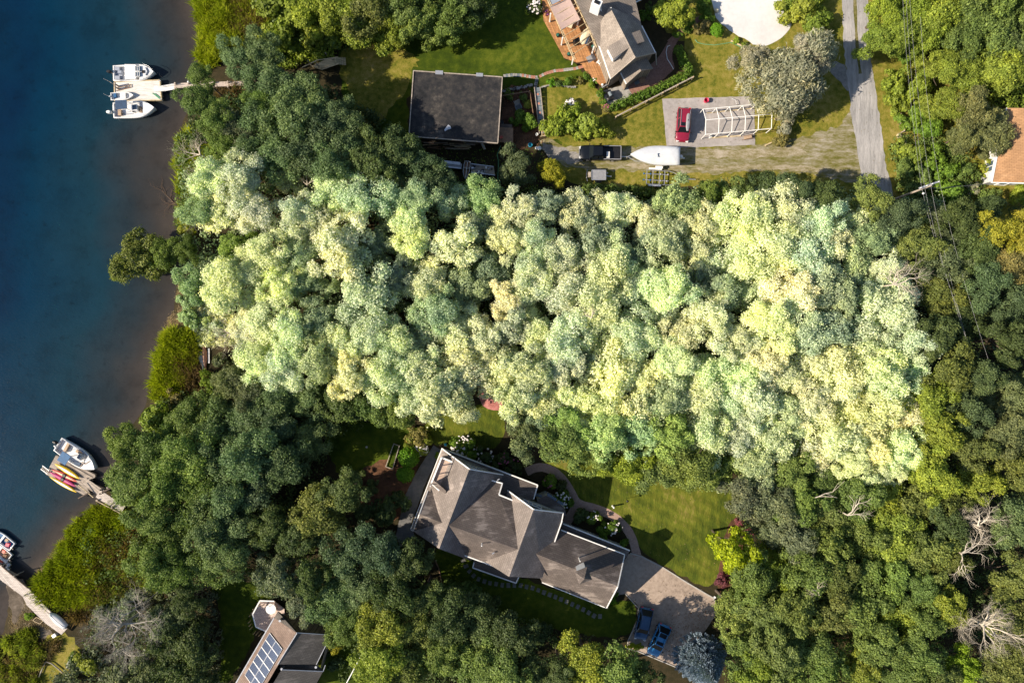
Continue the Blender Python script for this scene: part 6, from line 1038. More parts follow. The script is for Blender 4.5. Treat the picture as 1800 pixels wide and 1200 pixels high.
# ------------------------------------------------------------------ vehicles
def vehicle(px, py, rz, kind, paint, label, zc=1.2, top=None):
    """local +x = front"""
    p = U(px, py, zc); t = thing('parked_'+('pickup_truck' if kind == 'truck' else 'suv' if kind == 'suv' else 'car'), label, {'truck': 'pickup truck', 'suv': 'car', 'car': 'car'}[kind], (p.x, p.y, .03), rz)
    L, W, Hh = {'truck': (5.7, 1.95, 1.85), 'suv': (4.6, 1.85, 1.72), 'car': (4.55, 1.82, 1.5)}[kind]; hl = L/2; hW = W/2; bz = {'truck': 1.1, 'suv': 1.02, 'car': .92}[kind]
    def ring(x, w_, z0, z1, z2=None): return [Vector((x, -w_, z0)), Vector((x, -w_*1.0, z1)), Vector((x, -w_*.82, z2 or z1+.05)), Vector((x, 0, (z2 or z1+.05)+.03)), Vector((x, w_*.82, z2 or z1+.05)), Vector((x, w_, z1)), Vector((x, w_, z0))]
    xs = [(-hl, .80, .45, bz-.28), (-hl+.08, .92, .3, bz-.12), (-hl+.4, .99, .26, bz-.03), (-hl*.5, 1, .25, bz), (0, 1, .25, bz), (hl*.3, 1, .25, bz), (hl*.42, 1, .25, bz-.02), (hl*.75, .98, .27, bz-.1), (hl-.25, .93, .3, bz-.2), (hl-.05, .80, .36, bz-.34), (hl, .66, .42, bz-.45)]
    if kind == 'truck':
        xs = [x for x in xs if x[0] > -hl*.05]; xs = [(-.35, 1, .3, bz)]+xs
    rings = [ring(x, hW*f, z0, z1) for x, f, z0, z1 in xs]; mb = MB(); mb.loft(rings); body = mb.build('body', paint, t, world=False)
    c0, c1, c2, c3 = {'truck': (-.35, -.15, 1.05, 1.55), 'suv': (-hl+.12, -hl+.45, .55, 1.15), 'car': (-hl+.25, -hl+.95, .45, 1.25)}[kind]
    def gr(x, w_, z): return [Vector((x, -w_, z)), Vector((x, w_, z))]
    base = [Vector((c0, -hW*.93, bz)), Vector((c3, -hW*.90, bz)), Vector((c3, hW*.90, bz)), Vector((c0, hW*.93, bz))]; rf = [Vector((c1, -hW*.72, Hh)), Vector((c2, -hW*.74, Hh)), Vector((c2, hW*.74, Hh)), Vector((c1, hW*.72, Hh))]
    mb = MB(); mb.add(base+rf, [(0, 1, 5, 4), (1, 2, 6, 5), (2, 3, 7, 6), (3, 0, 4, 7), (4, 5, 6, 7)]); mb.build('windows', M['glass'], t, world=False)
    mb = MB(); m_ = (c1+c2)/2; rr = [[Vector((x, y*hW*.76*k, Hh+z)) for y, z in ((-1, 0), (-.7, .035), (0, .05), (.7, .035), (1, 0), (.7, -.02), (-.7, -.02))] for x, k in ((c1-.04, .93), (c1+.12, 1), (m_, 1.01), (c2-.1, 1), (c2+.03, .95))]; mb.loft(rr); roof = mb.build('roof', top or paint, t, world=False)
    for s in (-1, 1):
        for (xa, ya, za), (xb, yb, zb) in (((c2, .74, Hh), (c3, .90, bz)), ((c1, .72, Hh), (c0, .93, bz)), ((m_, .74, Hh), (m_, .93, bz))): MB().bar((xa, s*hW*ya, za), (xb, s*hW*yb, zb+.02), .09, .07).build('pillar', paint, t, world=False)
    for s in (-1, 1):
        for x in (-hl*.6, hl*.6):
            w_ = MB().cyl((x, s*(hW-.22), .35), (x, s*(hW+.01), .35), .36, n=14).build('wheel', M['rubber'], t, world=False); MB().cyl((x, s*(hW), .35), (x, s*(hW+.02), .35), .21, n=10).build('rim', M['metal'], w_, world=False)
        pr(t, 'side_mirror', (c3-.05, s*(hW+.08), bz+.1), (.12, .22, .16), 'black'); pr(t, 'headlight', (hl-.12, s*hW*.68, bz-.31), (.28, .34, .14), 'lens_w', R(-s*20))
        pr(t, 'tail_light', (-hl+.06, s*hW*.78, bz-.16), (.14, .26, .2), 'lens_r')
    if kind == 'suv':
        for s in (-1, 1): mb = MB(); mb.bar((c1+.1, s*hW*.66, Hh+.1), (c2-.1, s*hW*.66, Hh+.1), .05, .05); mb.build('roof_rail', M['metal'], t, world=False)
    if kind == 'truck':
        mb = MB(); x0, x1 = -hl+.1, -.38
        mb.box(((x0+x1)/2, 0, .72), (x1-x0, W*.86, .06)); mb.build('bed_floor', M['black'], t, world=False)
        mb = MB(); [mb.box(((x0+x1)/2, s*(hW-.08), .78), (x1-x0, .14, .62)) for s in (-1, 1)]; mb.box((x0+.02, 0, .78), (.1, W*.84, .6)); mb.build('bed_side', paint, t, world=False)
        mb = MB(); [mb.bar((x0, s*(hW-.08), 1.12), (x1, s*(hW-.08), 1.12), .1, .05) for s in (-1, 1)]; mb.bar((x0, -hW+.1, 1.12), (x0, hW-.1, 1.12), .1, .06); mb.build('bed_rail', M['alu'], t, world=False); pr(t, 'bed_box', (-1.0, .35, 1.0), (.42, .85, .5), 'lens_w')
        pr(t, 'bumper', (hl-.02, 0, .55), (.14, W*.85, .2), 'metal')
    return t
vehicle(1056, 267.5, R(180-1), 'truck', M['paint_black'], 'black pickup truck parked nose left on the gravel patch, hitched to the wrapped boat')
t = vehicle(1202.5, 218, R(-94), 'suv', M['paint_red'], 'crimson car parked at the left of the parking pad')
pr(t, 'sunroof', (.22, -.22, 1.79), (.5, .55, .02), 'glass'); tb = thing('paddle_board', 'grey board strapped on the crimson car roof', 'board', (t.location.x, t.location.y, 1.86), R(-94)); mb = MB(); mb.loft([[Vector((x, .35+w_*math.cos(g), .08+.06*math.sin(g))) for g in [k*math.pi/4 for k in range(8)]] for x, w_ in ((-1.2, .12), (-1.0, .24), (0, .27), (.7, .25), (1.15, .12))]); mb.build('hull', M['alu'], tb, world=False); MB().box((-.3, .35, .15), (.15, .1, .02)).build('handle', M['black'], tb, world=False)
vehicle(1132, 1097, R(-103), 'car', M['paint_navy'], 'dark navy car on the gravel driveway, left of the blue one', 1.0, M['paint_navy'])
t = vehicle(1159, 1126, R(-114), 'car', M['paint_blue'], 'bright blue car on the gravel driveway', 1.0, M['paint_blue']); pr(t, 'sunroof', (.1, 0, 1.555), (.45, .95, .02), 'glass'); pr(t, 'rear_glass', (-1.0, 0, 1.545), (.6, 1.0, .02), 'glass')
# wrapped boat on its trailer
p = U(1152, 272.5, 2.0); t = thing('boat_on_trailer', 'big white shrink-wrapped boat on a trailer behind the pickup', 'boat', (p.x, p.y, .02), R(180-2)); rings = []; L, W = 6.7, 2.6
def bo(k, z): return [Vector((x*(1-(1-k)*.35), y*k, z+.06*max(0, x))) for x, y in outline(L, W, bow=.38, tr=.93)]
mb = MB(); mb.loft([[Vector((v.x*.92, v.y, v.z)) for v in bo(.55, .75)], bo(.92, 1.25), bo(1.0, 1.85), bo(.97, 1.95), bo(.6, 2.12), bo(.06, 2.2)]); mb.build('wrap', M['wrap'], t, world=False)
mb = MB(); mb.box((-3.0, 0, .55), (.5, .3, .9)); mb.ball((-3.6, -.05, 1.25), .32, sz=1.1); mb.box((-3.9, .05, 1.1), (.5, .16, .14)); mb.build('outboard_motor', M['white'], t, world=False)
mb = MB(); mb.ball((-.35, -.05, 2.2), .13); mb.cyl((-.35, 0, 2.2), (-.3, .35, 2.35), .05); mb.build('vent_cap', M['bluecan'], t, world=False)
mb = MB(); mb.bar((-2.6, -.7, .55), (2.4, -.55, .55), .1, .14); mb.bar((-2.6, .7, .55), (2.4, .55, .55), .1, .14); mb.bar((2.4, -.55, .55), (3.5, 0, .6), .1, .12); mb.bar((2.4, .55, .55), (3.5, 0, .6), .1, .12); mb.bar((3.4, 0, .6), (4.55, 0, .6), .1, .12); mb.bar((-1.5, -1.2, .5), (-1.5, 1.2, .5), .1, .1); mb.build('trailer_frame', M['metal'], t, world=False)
for s in (-1, 1):
    w_ = MB().cyl((-.8, s*1.12, .36), (-.8, s*1.34, .36), .36, n=14).build('wheel', M['rubber'], t, world=False); pr(t, 'mudguard', (-.8, s*1.32, .8), (1.0, .34, .06), 'white')
pr(t, 'jack', (3.6, .12, .6), (.12, .12, 1.0), 'metal')
# small utility trailer
p = U(1053, 308, .9); t = thing('utility_trailer', 'small dark covered cargo trailer above the low hedge', 'trailer', (p.x, p.y, .02), 0); rnd_slab(t, 'tonneau_cover', [(-.95, -.62), (.85, -.62), (.85, .62), (-.95, .62)], 1.0, .1, 'alu'); pr(t, 'box', (-.05, 0, .68), (1.8, 1.3, .5), 'black')
mb = MB(); [mb.bar(a, b_, .08, .06) for a, b_ in (((-1.0, -.66, 1.02), (.9, -.66, 1.02)), ((-1.0, .66, 1.02), (.9, .66, 1.02)), ((-1.0, -.66, 1.02), (-1.0, .66, 1.02)), ((.9, -.66, 1.02), (.9, .66, 1.02)))]; mb.build('frame', M['metal'], t, world=False)
for s in (-1, 1): MB().cyl((-.1, s*.75, .32), (-.1, s*.92, .32), .32, n=12).build('wheel', M['rubber'], t, world=False); pr(t, 'mudguard', (-.1, s*.84, .7), (.9, .24, .05), 'black')
mb = MB(); mb.bar((.9, 0, .5), (1.75, -.08, .5), .1, .1); mb.build('drawbar', M['metal'], t, world=False); pr(t, 'toolbox', (-1.3, .1, .7), (.35, .7, .4), 'wood_grey'); mb = MB(); mb.tube([(-1.55, -.75, .6), (-1.7, 0, .6), (-1.55, .8, .6)], .06); mb.build('bumper', M['alu'], t, world=False); mb = MB(); mb.ball((1.15, .35, .6), .14); mb.build('coupling', M['metal'], t, world=False)
# empty boat trailer
p = U(1170, 313, .5); t = thing('boat_trailer', 'empty silver boat trailer with twin axles beside the low hedge', 'trailer', (p.x, p.y, .02), R(-3)); mb = MB()
for s in (-1, 1): mb.tube([(-2.6, s*.95, .5), (.4, s*.95, .5), (1.1, s*.78, .5), (2.7, 0, .5)], .06, 6)
mb.bar((2.5, 0, .5), (4.1, 0, .5), .1, .1); mb.build('frame', M['metal'], t, world=False)
for x in (-2.6, -1.75, -.85, -.15): MB().bar((x, -.95, .5), (x, .95, .5), .09, .09).build('crossbar', M['metal'], t, world=False)
for s in (-.42, .42): MB().bar((-3.0, s, .62), (.4, s, .62), .09, .08).build('bunk', M['alu'], t, world=False)
for s in (-1, 1):
    for x in (-1.9, -1.1): MB().cyl((x, s*1.02, .33), (x, s*1.22, .33), .33, n=12).build('wheel', M['rubber'], t, world=False)
    pr(t, 'mudguard', (-1.5, s*1.13, .72), (1.75, .26, .06), 'white' if s > 0 else 'metal')
for x, y in ((-3.0, .42), (-3.0, -.42), (-2.1, .42), (-2.1, -.42), (.3, .45), (.2, -.45), (-.7, .45), (-.7, -.45)): MB().cyl((x, y-.1, .62), (x, y+.1, .62), .11, n=8).build('roller', M['bluecan2'] if x < -2 else M['alu'], t, world=False)
mb = MB(); mb.cyl((3.0, .1, 0), (3.0, .1, .9), .04); mb.build('jack', M['metal'], t, world=False)
# tubular shelter frame
t = thing('canopy_frame', 'bare white tubular canopy frame standing on the parking pad', 'canopy frame', (U(1297, 215).x, U(1297, 215).y, .03)); he, hp = 2.0, 2.75
E0, E1 = (1236, 192), (1352, 181.5); Rr0, Rr1 = (1241, 211), (1357, 200.5); F0, F1 = (1240, 236.5), (1356, 226)
def lp(a, b_, k, h): return U(a[0]+(b_[0]-a[0])*k, a[1]+(b_[1]-a[1])*k, h)
for a, b_, h in ((E0, E1, he), (Rr0, Rr1, hp), (F0, F1, he)): MB().cyl(U(*a, h), U(*b_, h), .055).build('purlin', M['white'], t)
for k in range(6):
    a, r_, f = lp(E0, E1, k/5, he), lp(Rr0, Rr1, k/5, hp), lp(F0, F1, k/5, he); MB().tube([a, r_, f], .05).build('hoop', M['white'], t)
    ax = (a-f).normalized(); 
    for q, s in ((a, .0), (f, -.0)): MB().cyl(q, (q.x+ax.x*s, q.y+ax.y*s, .03), .05).build('leg', M['white'], t)
# things around the frame
t = thing('plastic_tub', 'round magenta plastic tub above the crimson car', 'tub', (U(1240, 178.5).x, U(1240, 178.5).y, .04)); mb = MB(); rg = []
for r_, z in ((.24, 0), (.34, .55), (.30, .55), (.22, .08)): rg.append([Vector((r_*math.cos(g), r_*math.sin(g), z)) for g in [k*math.pi/8 for k in range(16)]])
mb.loft(rg); mb.build('tub', M['red'], t, world=False)
t = thing('lumber', 'long pale boards lying along the lower side of the canopy frame', 'boards', (U(1262, 241).x, U(1262, 241).y, .04)); mb = MB(); mb.bar(U(1250, 242, .12), U(1280, 240, .12), .22, .12); mb.bar(U(1283, 240, .12), U(1302, 239, .12), .15, .1); mb.build('board', M['wood_pale'], t)
t = thing('lumber', 'long pale board lying along the upper side of the canopy frame', 'boards', (U(1285, 196).x, U(1285, 196).y, .04)); mb = MB(); mb.bar(U(1243, 199, .1), U(1325, 190, .1), .12, .1); mb.build('board', M['wood_pale'], t)
t = thing('wheelbarrow', 'small upturned cart by the lower right leg of the canopy frame', 'cart', (U(1314, 240).x, U(1314, 240).y, .04)); mb = MB(); mb.slab(PU([(1308, 240, .5), (1321, 237.5, .5), (1322, 242, .5), (1308, 245, .5)]), .08); mb.build('tray', M['tan'], t); mb = MB(); mb.bar(U(1304, 240, .4), U(1324, 236, .4), .06, .06); mb.bar(U(1304, 246, .4), U(1324, 243, .4), .06, .06); mb.build('handle', M['wood_brown'], t); mb = MB(); p = U(1323, 239.5, .2); mb.cyl(p-Vector((0, .08, 0)), p+Vector((0, .08, 0)), .22, n=12); mb.build('wheel', M['rubber'], t)
t = thing('propane_tank', 'small white round canister at the lower left of the canopy frame', 'canister', (U(1248, 241).x, U(1248, 241).y, .04)); p = t.location; MB().cyl((p.x, p.y, .04), (p.x, p.y, .42), .2, n=12).build('cylinder', M['white'], t); MB().cyl((p.x, p.y, .42), (p.x, p.y, .52), .09, n=8).build('valve', M['black'], t)
t = thing('bicycle_rack', 'low bent wire hoops at the upper right of the parking pad', 'rack', (U(1300, 180).x, U(1300, 180).y, .04)); mb = MB()
for x0 in (1290, 1313): mb.tube([U(x0-4, 173, .1), U(x0+3, 176, .45), U(x0+5, 183, .45), U(x0+3, 187, .1)], .03)
mb.build('hoop', M['metal'], t)
for i, (a, b_, lab) in enumerate((((1345, 256), (1358, 250), 'pale log lying left of the lowest hydrangea bush'), ((1362, 210), (1369, 205), 'short pale log left of the middle hydrangea bush'), ((1285, 72), (1306, 82), 'thin pale log edging the white shell drive'))):
    t = thing('log', lab, 'log', (U(*a).x, U(*a).y, 0)); MB().cyl(U(*a, .14), U(*b_, .14), .13, .11).build('wood', M['wood_pale'], t)
t = thing('boulder', 'cream boulder at the left edge of the white shell drive', 'boulder', (U(1259, 20).x, U(1259, 20).y, 0)); MB().ball((0, 0, .2), .32, sz=.7).build('rock', M['canvas'], t, world=False)
t = thing('boulder', 'flat pale boulder between the two roadside rails', 'boulder', (U(1580, 240).x, U(1580, 240).y, 0)); MB().ball((0, 0, .15), .45, sz=.5).build('rock', M['wood_pale'], t, world=False)
t = thing('garden_hose', 'pale green hose snaking across the dry lawn right of the hedges', 'hose', (U(1270, 77).x, U(1270, 77).y, 0)); MB().tube([U(x, y, .05) for x, y in ((1222, 70), (1226, 75), (1238, 78), (1256, 79.5), (1272, 77), (1284, 75), (1296, 80), (1308, 86), (1318, 93))], .045, 6).build('tube', M['green'], t)
t = thing('garden_hose', 'green hose trailing down from the lean-to corner', 'hose', (U(878, 290).x, U(878, 290).y, 0)); MB().tube([U(x, y, .05) for x, y in ((880, 256), (877, 264), (874, 272), (876, 282), (876, 296), (875, 308), (875, 315), (880, 320))], .05, 6).build('tube', M['green'], t)
# fences, walls, rails
t = thing('log_fence', 'pale grey rail fence slanting below the long hedge', 'fence', (U(1150, 172).x, U(1150, 172).y, 0))
A, B = (1083, 205), (1219, 135)
for h in (1.0, .55): MB().bar(U(*A, h), U(*B, h), .16 if h > .9 else .12, .12).build('rail', M['wood_grey'], t)
for k in (0, .2, .4, .61, .8, 1): p = lp(A, B, k, 1.15); MB().box((p.x, p.y, .58), (.16, .16, 1.2), R(27)).build('post', M['wood_pale'], t)
for i, (a, b_, lab) in enumerate((((1584, 200), (1590, 230), 'upper white rail beside the road shrubs'), ((1592, 248), (1597, 316), 'lower long white rail beside the road shrubs'))):
    t = thing('guard_rail', lab, 'rail', (U(*a).x, U(*a).y, 0)); MB().bar(U(*a, .8), U(*b_, .8), .1, .12).build('rail', M['wood_pale'], t)
    for k in (0, .5, 1): p = lp(a, b_, k, .85); MB().box((p.x, p.y, .42), (.12, .12, .86)).build('post', M['wood_grey'], t)
t = thing('garden_fence', 'brown timber fence round the garden bed beside the dark-roofed shed', 'fence', (U(930, 190).x, U(930, 190).y, 0))
for a, b_ in (((884, 168), (929, 161)), ((931, 160), (939, 212))):
    for h in (.9, .5): MB().bar(U(*a, h), U(*b_, h), .09, .09).build('rail', M['wood_brown'], t)
    for k in (0, .33, .66, 1): p = lp(a, b_, k, 1.0); MB().box((p.x, p.y, .5), (.12, .12, 1.0)).build('post', M['wood_brown'], t)
t = thing('stone_wall', 'low dry stone wall above the fenced garden bed', 'wall', (U(910, 157).x, U(910, 157).y, 0)); rnd = random.Random(3); mb = MB()
for k in range(26): p = U(885+k*2.0, 161.5-k*.38-(2 if k > 20 else 0)); mb.box((p.x+rnd.uniform(-.05, .05), p.y+rnd.uniform(-.1, .1), .2), (rnd.uniform(.14, .26), rnd.uniform(.2, .34), .4), rnd.uniform(0, 3))
mb.build('stones', M['stone'], t)
t = thing('stone_wall', 'low grey stone edging along the flower border by the deck', 'wall', (U(970, 150).x, U(970, 150).y, 0)); mb = MB()
for k in range(26): p = U(953+k*2.3, 153.5-math.sin(k/6)*2.5-k*.05); mb.box((p.x, p.y+rnd.uniform(-.06, .06), .12), (rnd.uniform(.12, .26), rnd.uniform(.12, .26), .24), rnd.uniform(0, 3))
mb.build('stones', M['stone'], t)
t = thing('boardwalk_stairs', 'long dark stepped boardwalk between the garden bed and the big shrub', 'stairs', (U(948, 195).x, U(948, 195).y, 0)); A0, A1, B0, B1 = U(939, 157), U(949, 156), U(948, 236), U(958, 235)
for k in range(10):
    a, b_, c, d_ = A0.lerp(B0, k/10), A1.lerp(B1, k/10), A1.lerp(B1, (k+.93)/10), A0.lerp(B0, (k+.93)/10); zz = .5-.04*k; MB().slab([v+Vector((0, 0, zz)) for v in (a, b_, c, d_)], .08).build('tread', M['bluestone'], t)
    if k % 2: p = (a+c)/2; MB().box((p.x, p.y, zz+.012), (.28, .3, .02)).build('paver', M['redstone'], t)
for a, b_ in ((A0, B0), (A1, B1)): MB().bar(a+Vector((0, 0, .62)), b_+Vector((0, 0, .25)), .1, .14).build('side_rail', M['wood_grey'], t)
t = thing('sawhorse', 'pale wooden trestle at the foot of the boardwalk', 'trestle', (U(955, 236).x, U(955, 236).y, 0)); mb = MB(); mb.bar(U(952, 229, .6), U(953, 240, .6), .1, .08); mb.bar(U(956, 231, .5), U(957, 240, .5), .08, .08); mb.bar(U(950, 240, .6), U(960, 238, .6), .1, .08); mb.build('beam', M['wood_pale'], t); mb = MB(); [mb.box((U(x, y).x, U(x, y).y, .28), (.07, .07, .56)) for x, y in ((952, 230), (952, 239), (959, 238))]; mb.build('leg', M['wood_pale'], t)
ORD = ['first', 'second', 'third', 'fourth', 'fifth', 'sixth', 'seventh', 'eighth', 'ninth', 'tenth', 'eleventh', 'twelfth', 'thirteenth', 'fourteenth', 'fifteenth', 'sixteenth', 'seventeenth', 'eighteenth', 'nineteenth', 'twentieth', 'twenty-first', 'twenty-second', 'twenty-third', 'twenty-fourth', 'twenty-fifth', 'twenty-sixth']
# stepping stones: each its own
def stones(line, n, label, grp, mats, w=.55, l=.42):
    P = [U(*p) for p in line]; L = [0]
    for a, b_ in zip(P[:-1], P[1:]): L.append(L[-1]+(b_-a).length)
    rnd = random.Random(n)
    for k in range(n):
        s = L[-1]*(k+.5)/n; j = max(i for i in range(len(L)-1) if L[i] <= s); f = (s-L[j])/(L[j+1]-L[j]); p = P[j].lerp(P[j+1], f); d_ = P[j+1]-P[j]
        o = MB().slab([(a*l/2*rnd.uniform(.85, 1.1), b*w/2*rnd.uniform(.85, 1.1), .035) for a, b in ((-1, -1), (1, -1), (1, 1), (-1, 1))], .035).build('stepping_stone', M[mats[rnd.randrange(len(mats))]]); o.location = (p.x, p.y, .008); o.rotation_euler = (0, 0, math.atan2(d_.y, d_.x)+rnd.uniform(-.08, .08)); tag(o, label % ORD[k], 'stepping stone', grp)
stones([(885, 134), (900, 132), (920, 133), (937, 136), (945, 136)], 15, '%s slab from the dark-roofed shed in the left lawn path', 'stepping stones of the upper lawn path, left part', ['stone', 'bluestone', 'stone', 'redstone'], .42, .3)
stones([(948, 135), (960, 129), (975, 125), (995, 123), (1010, 121), (1025, 117)], 18, '%s slab along the right lawn path climbing to the wooden deck', 'stepping stones of the upper lawn path, right part', ['stone', 'redstone'], .4, .36)
stones([(944, 138), (942, 147), (941, 154)], 5, '%s small slab downwards between the lawn path and the boardwalk', 'stepping stones above the boardwalk', ['stone', 'bluestone'], .42, .36)
stones([(812, 980), (822, 1000), (836, 1015), (860, 1024), (885, 1028), (915, 1028), (940, 1034), (960, 1042), (990, 1054), (1010, 1063), (1030, 1073), (1045, 1082), (1060, 1083)], 26, '%s square grey stepping stone from the left behind the main house', 'stepping stones behind the main house', ['stepstone'], .62, .5)
t = thing('garden_edging', 'brown curved timber edging on the shaded back lawn', 'edging', (U(780, 1020).x, U(780, 1020).y, 0)); MB().tube([U(x, y, .05) for x, y in ((765, 984), (772, 1000), (776, 1022), (790, 1042), (812, 1058))], .09, 5).build('timber', M['wood_brown'], t)
t = thing('cobble_edging', 'pale cobbled edging along the east side of the gravel driveway', 'edging', (U(1200, 1015).x, U(1200, 1015).y, 0)); mb = MB(); P = [U(x, y, .06) for x, y in ((1108, 972), (1127, 977), (1167, 998), (1205, 1022), (1253, 1050), (1258, 1058))]
for a, b_ in zip(P[:-1], P[1:]): mb.bar(a, b_, .16, .1)
mb.build('cobbles', M['concrete'], t)
t = thing('cobble_edging', 'thin pale edging around the bottom of the gravel driveway', 'edging', (U(1130, 1145).x, U(1130, 1145).y, 0)); mb = MB(); P = [U(x, y, .06) for x, y in ((1099, 1043), (1122, 1068), (1121, 1090), (1104, 1125), (1103, 1139), (1121, 1144), (1191, 1173))]
for a, b_ in zip(P[:-1], P[1:]): mb.bar(a, b_, .12, .1)
mb.build('cobbles', M['concrete'], t)
t = thing('lawn_statue', 'small white figure standing on the shaded edge of the striped lawn', 'statue', (U(1077, 889).x, U(1077, 889).y, 0)); p = t.location; mb = MB(); mb.cyl((0, 0, 0), (0, 0, .25), .16, .12); mb.cyl((0, 0, .25), (.02, 0, .9), .1, .13); mb.ball((.02, 0, 1.05), .1); mb.build('figure', M['white'], t, world=False)
t = thing('bird_feeder', 'thin dark pole feeder on the sunny striped lawn', 'bird feeder', (U(1100, 876).x, U(1100, 876).y, 0)); MB().cyl((0, 0, 0), (0, 0, 1.5), .025).build('pole', M['black'], t, world=False); MB().cyl((0, 0, 1.5), (0, 0, 1.62), .18, .05).build('roof', M['black'], t, world=False)
t = thing('garden_cage', 'long narrow pale-framed cold frame left of the clipped mounds', 'cold frame', (U(690, 803).x, U(690, 803).y, 0)); P = PU([(692, 780, .5), (702, 783, .5), (690, 824, .5), (678, 820, .5)]); mb = MB(); [mb.bar(P[k], P[(k+1) % 4], .1, .1) for k in range(4)]; mb.build('frame', M['wood_grey'], t); MB().slab([v-Vector((0, 0, .2)) for v in P], .1).build('bed', M['lawn_lush'], t); mb = MB(); [mb.box((v.x, v.y, .25), (.09, .09, .5)) for v in P]; mb.build('post', M['wood_grey'], t)
t = thing('hammock', 'white curved bench cloth between the two clipped mounds', 'hammock', (U(716, 819).x, U(716, 819).y, 0)); mb = MB(); mb.slab(PU([(706, 813, .9), (712, 819, .6), (723, 820.5, .6), (723, 822, .6), (711, 821, .6), (705, 815, .9)]), .06); mb.build('cloth', M['white'], t); mb = MB(); [mb.cyl((U(x, y).x, U(x, y).y, 0), U(x, y, .9), .03) for x, y in ((706, 813), (723, 821))]; mb.build('post', M['metal'], t)
t = thing('downspout_urn', 'small green urn at the north corner of the main house', 'urn', (U(784, 780).x, U(784, 780).y, 0)); mb = MB(); mb.cyl((0, 0, 0), (0, 0, .5), .14, .26); mb.cyl((0, 0, .5), (0, 0, .95), .26, .16); mb.build('urn', M['blueplas'], t, world=False)
t = thing('lawn_light', 'tiny pale ball lamp on the dark lawn left of the cold frame', 'garden lamp', (U(645, 785).x, U(645, 785).y, 0)); MB().ball((0, 0, .2), .17).build('globe', M['concrete'], t, world=False)
t = thing('mailbox_stone', 'white marker ball at the driveway end by the plum bush', 'marker', (U(1256, 1048).x, U(1256, 1048).y, 0)); MB().ball((0, 0, .2), .17).build('ball', M['white'], t, world=False)
for px, py, r_, lab in ((1109, 1133, 8, 'larger yellow-leaved clump at the driveway corner'), (1118, 1137, 5, 'middle yellow-leaved clump near the navy car'), (1125, 1135, 6, 'yellow-leaved clump closest to the navy car nose')): tree(px, py, r_, 'shr', 'acid', lab, group='yellow clumps at the driveway corner')
# deck furniture
zd = .55
t = thing('patio_umbrella', 'cream patio umbrella with navy trim closed over the deck table', 'umbrella', (U(1027, 73).x, U(1027, 73).y, zd), R(-25)); rg = [[Vector((r_*.55*math.cos(g)*(1), r_*1.05*math.sin(g), z)) for g in [k*math.pi/6 for k in range(12)]] for r_, z in ((1.15, .95), (1.1, 1.15), (.7, 1.25), (.1, 1.32))]
mb = MB(); mb.loft(rg); mb.build('cover', M['canvas'], t, world=False); mb = MB(); mb.bar((.45, -1.0, 1.18), (.45, 1.0, 1.18), .22, .12); mb.build('trim', M['bluecan'], t, world=False); mb = MB(); [mb.cyl((x, y, 0), (x, y, 1.0), .04) for x in (-.4, .4) for y in (-.8, .8)]; mb.build('leg', M['metal'], t, world=False)
t = thing('lounge_sofa', 'white slatted lounge under the inner pergola beam', 'sofa', (U(1036, 68).x, U(1036, 68).y, zd), R(-25)); [MB().box((x, 0, .42), (.12, 2.6, .1)).build('slat', M['white'], t, world=False) for x in (-.3, -.1, .1, .3)]; [MB().box((0, y, .2), (.7, .1, .38)).build('leg', M['white'], t, world=False) for y in (-1.1, 0, 1.1)]
t = thing('grill', 'black covered grill under the pergola', 'grill', (U(1012, 79).x, U(1012, 79).y, zd), R(28)); MB().box((0, 0, .45), (.85, .55, .9)).build('cover', M['black'], t, world=False); MB().cyl((-.4, 0, .9), (.4, 0, .9), .22, n=10).build('lid', M['black'], t, world=False)
t = thing('deck_chair', 'cream cushioned chair at the awning edge', 'chair', (U(1001, 51).x, U(1001, 51).y, zd), R(-20)); pr(t, 'seat', (0, 0, .42), (.6, .6, .12), 'canvas'); pr(t, 'backrest', (.05, .4, .7), (.6, .14, .6), 'canvas', 0); [pr(t, 'leg', (x, y, .18), (.06, .06, .36), 'wood_brown') for x in (-.25, .25) for y in (-.25, .25)]
t = thing('deck_chair', 'white moulded chair at the lower end of the wooden deck', 'chair', (U(1052, 114).x, U(1052, 114).y, zd), R(-130)); pr(t, 'seat', (0, 0, .42), (.55, .55, .06), 'white'); pr(t, 'backrest', (0, .28, .68), (.55, .06, .5), 'white'); [pr(t, 'armrest', (x, 0, .62), (.07, .5, .05), 'white') for x in (-.28, .28)]; [pr(t, 'leg', (x, y, .2), (.06, .06, .4), 'white') for x in (-.24, .24) for y in (-.24, .24)]
t = thing('door_mat', 'grey square mat on the wooden deck', 'mat', (U(1038, 105.5).x, U(1038, 105.5).y, zd), R(28)); MB().box((0, 0, .015), (1.15, .85, .03)).build('mat', M['alu'], t, world=False)
for i, (px, py, lab) in enumerate(((980, 67, 'dark planter holding violet flowers by the upper pergola post'), (999, 100, 'dark planter holding violet flowers by the lower pergola post'), (1041, 87, 'dark planter at the inner pergola post'))):
    t = thing('planter', lab, 'planter', (U(px, py).x, U(px, py).y, zd), 0, 'deck planters'); MB().cyl((0, 0, 0), (0, 0, .4), .2, .28, n=12).build('pot', M['black'], t, world=False); MB().ball((0, 0, .45), .24, n=8, m=5, sz=.6).build('plant', M['greenplas'], t, world=False)
t = thing('covered_grill', 'black covered barbecue on the flagstones', 'barbecue', (U(1071, 170).x, U(1071, 170).y, .03), R(-65)); MB().box((0, 0, .5), (1.2, .55, 1.0)).build('cover', M['black'], t, world=False); MB().cyl((-.3, 0, 1.0), (.3, 0, 1.0), .26, n=10).build('lid', M['bluestone'], t, world=False)
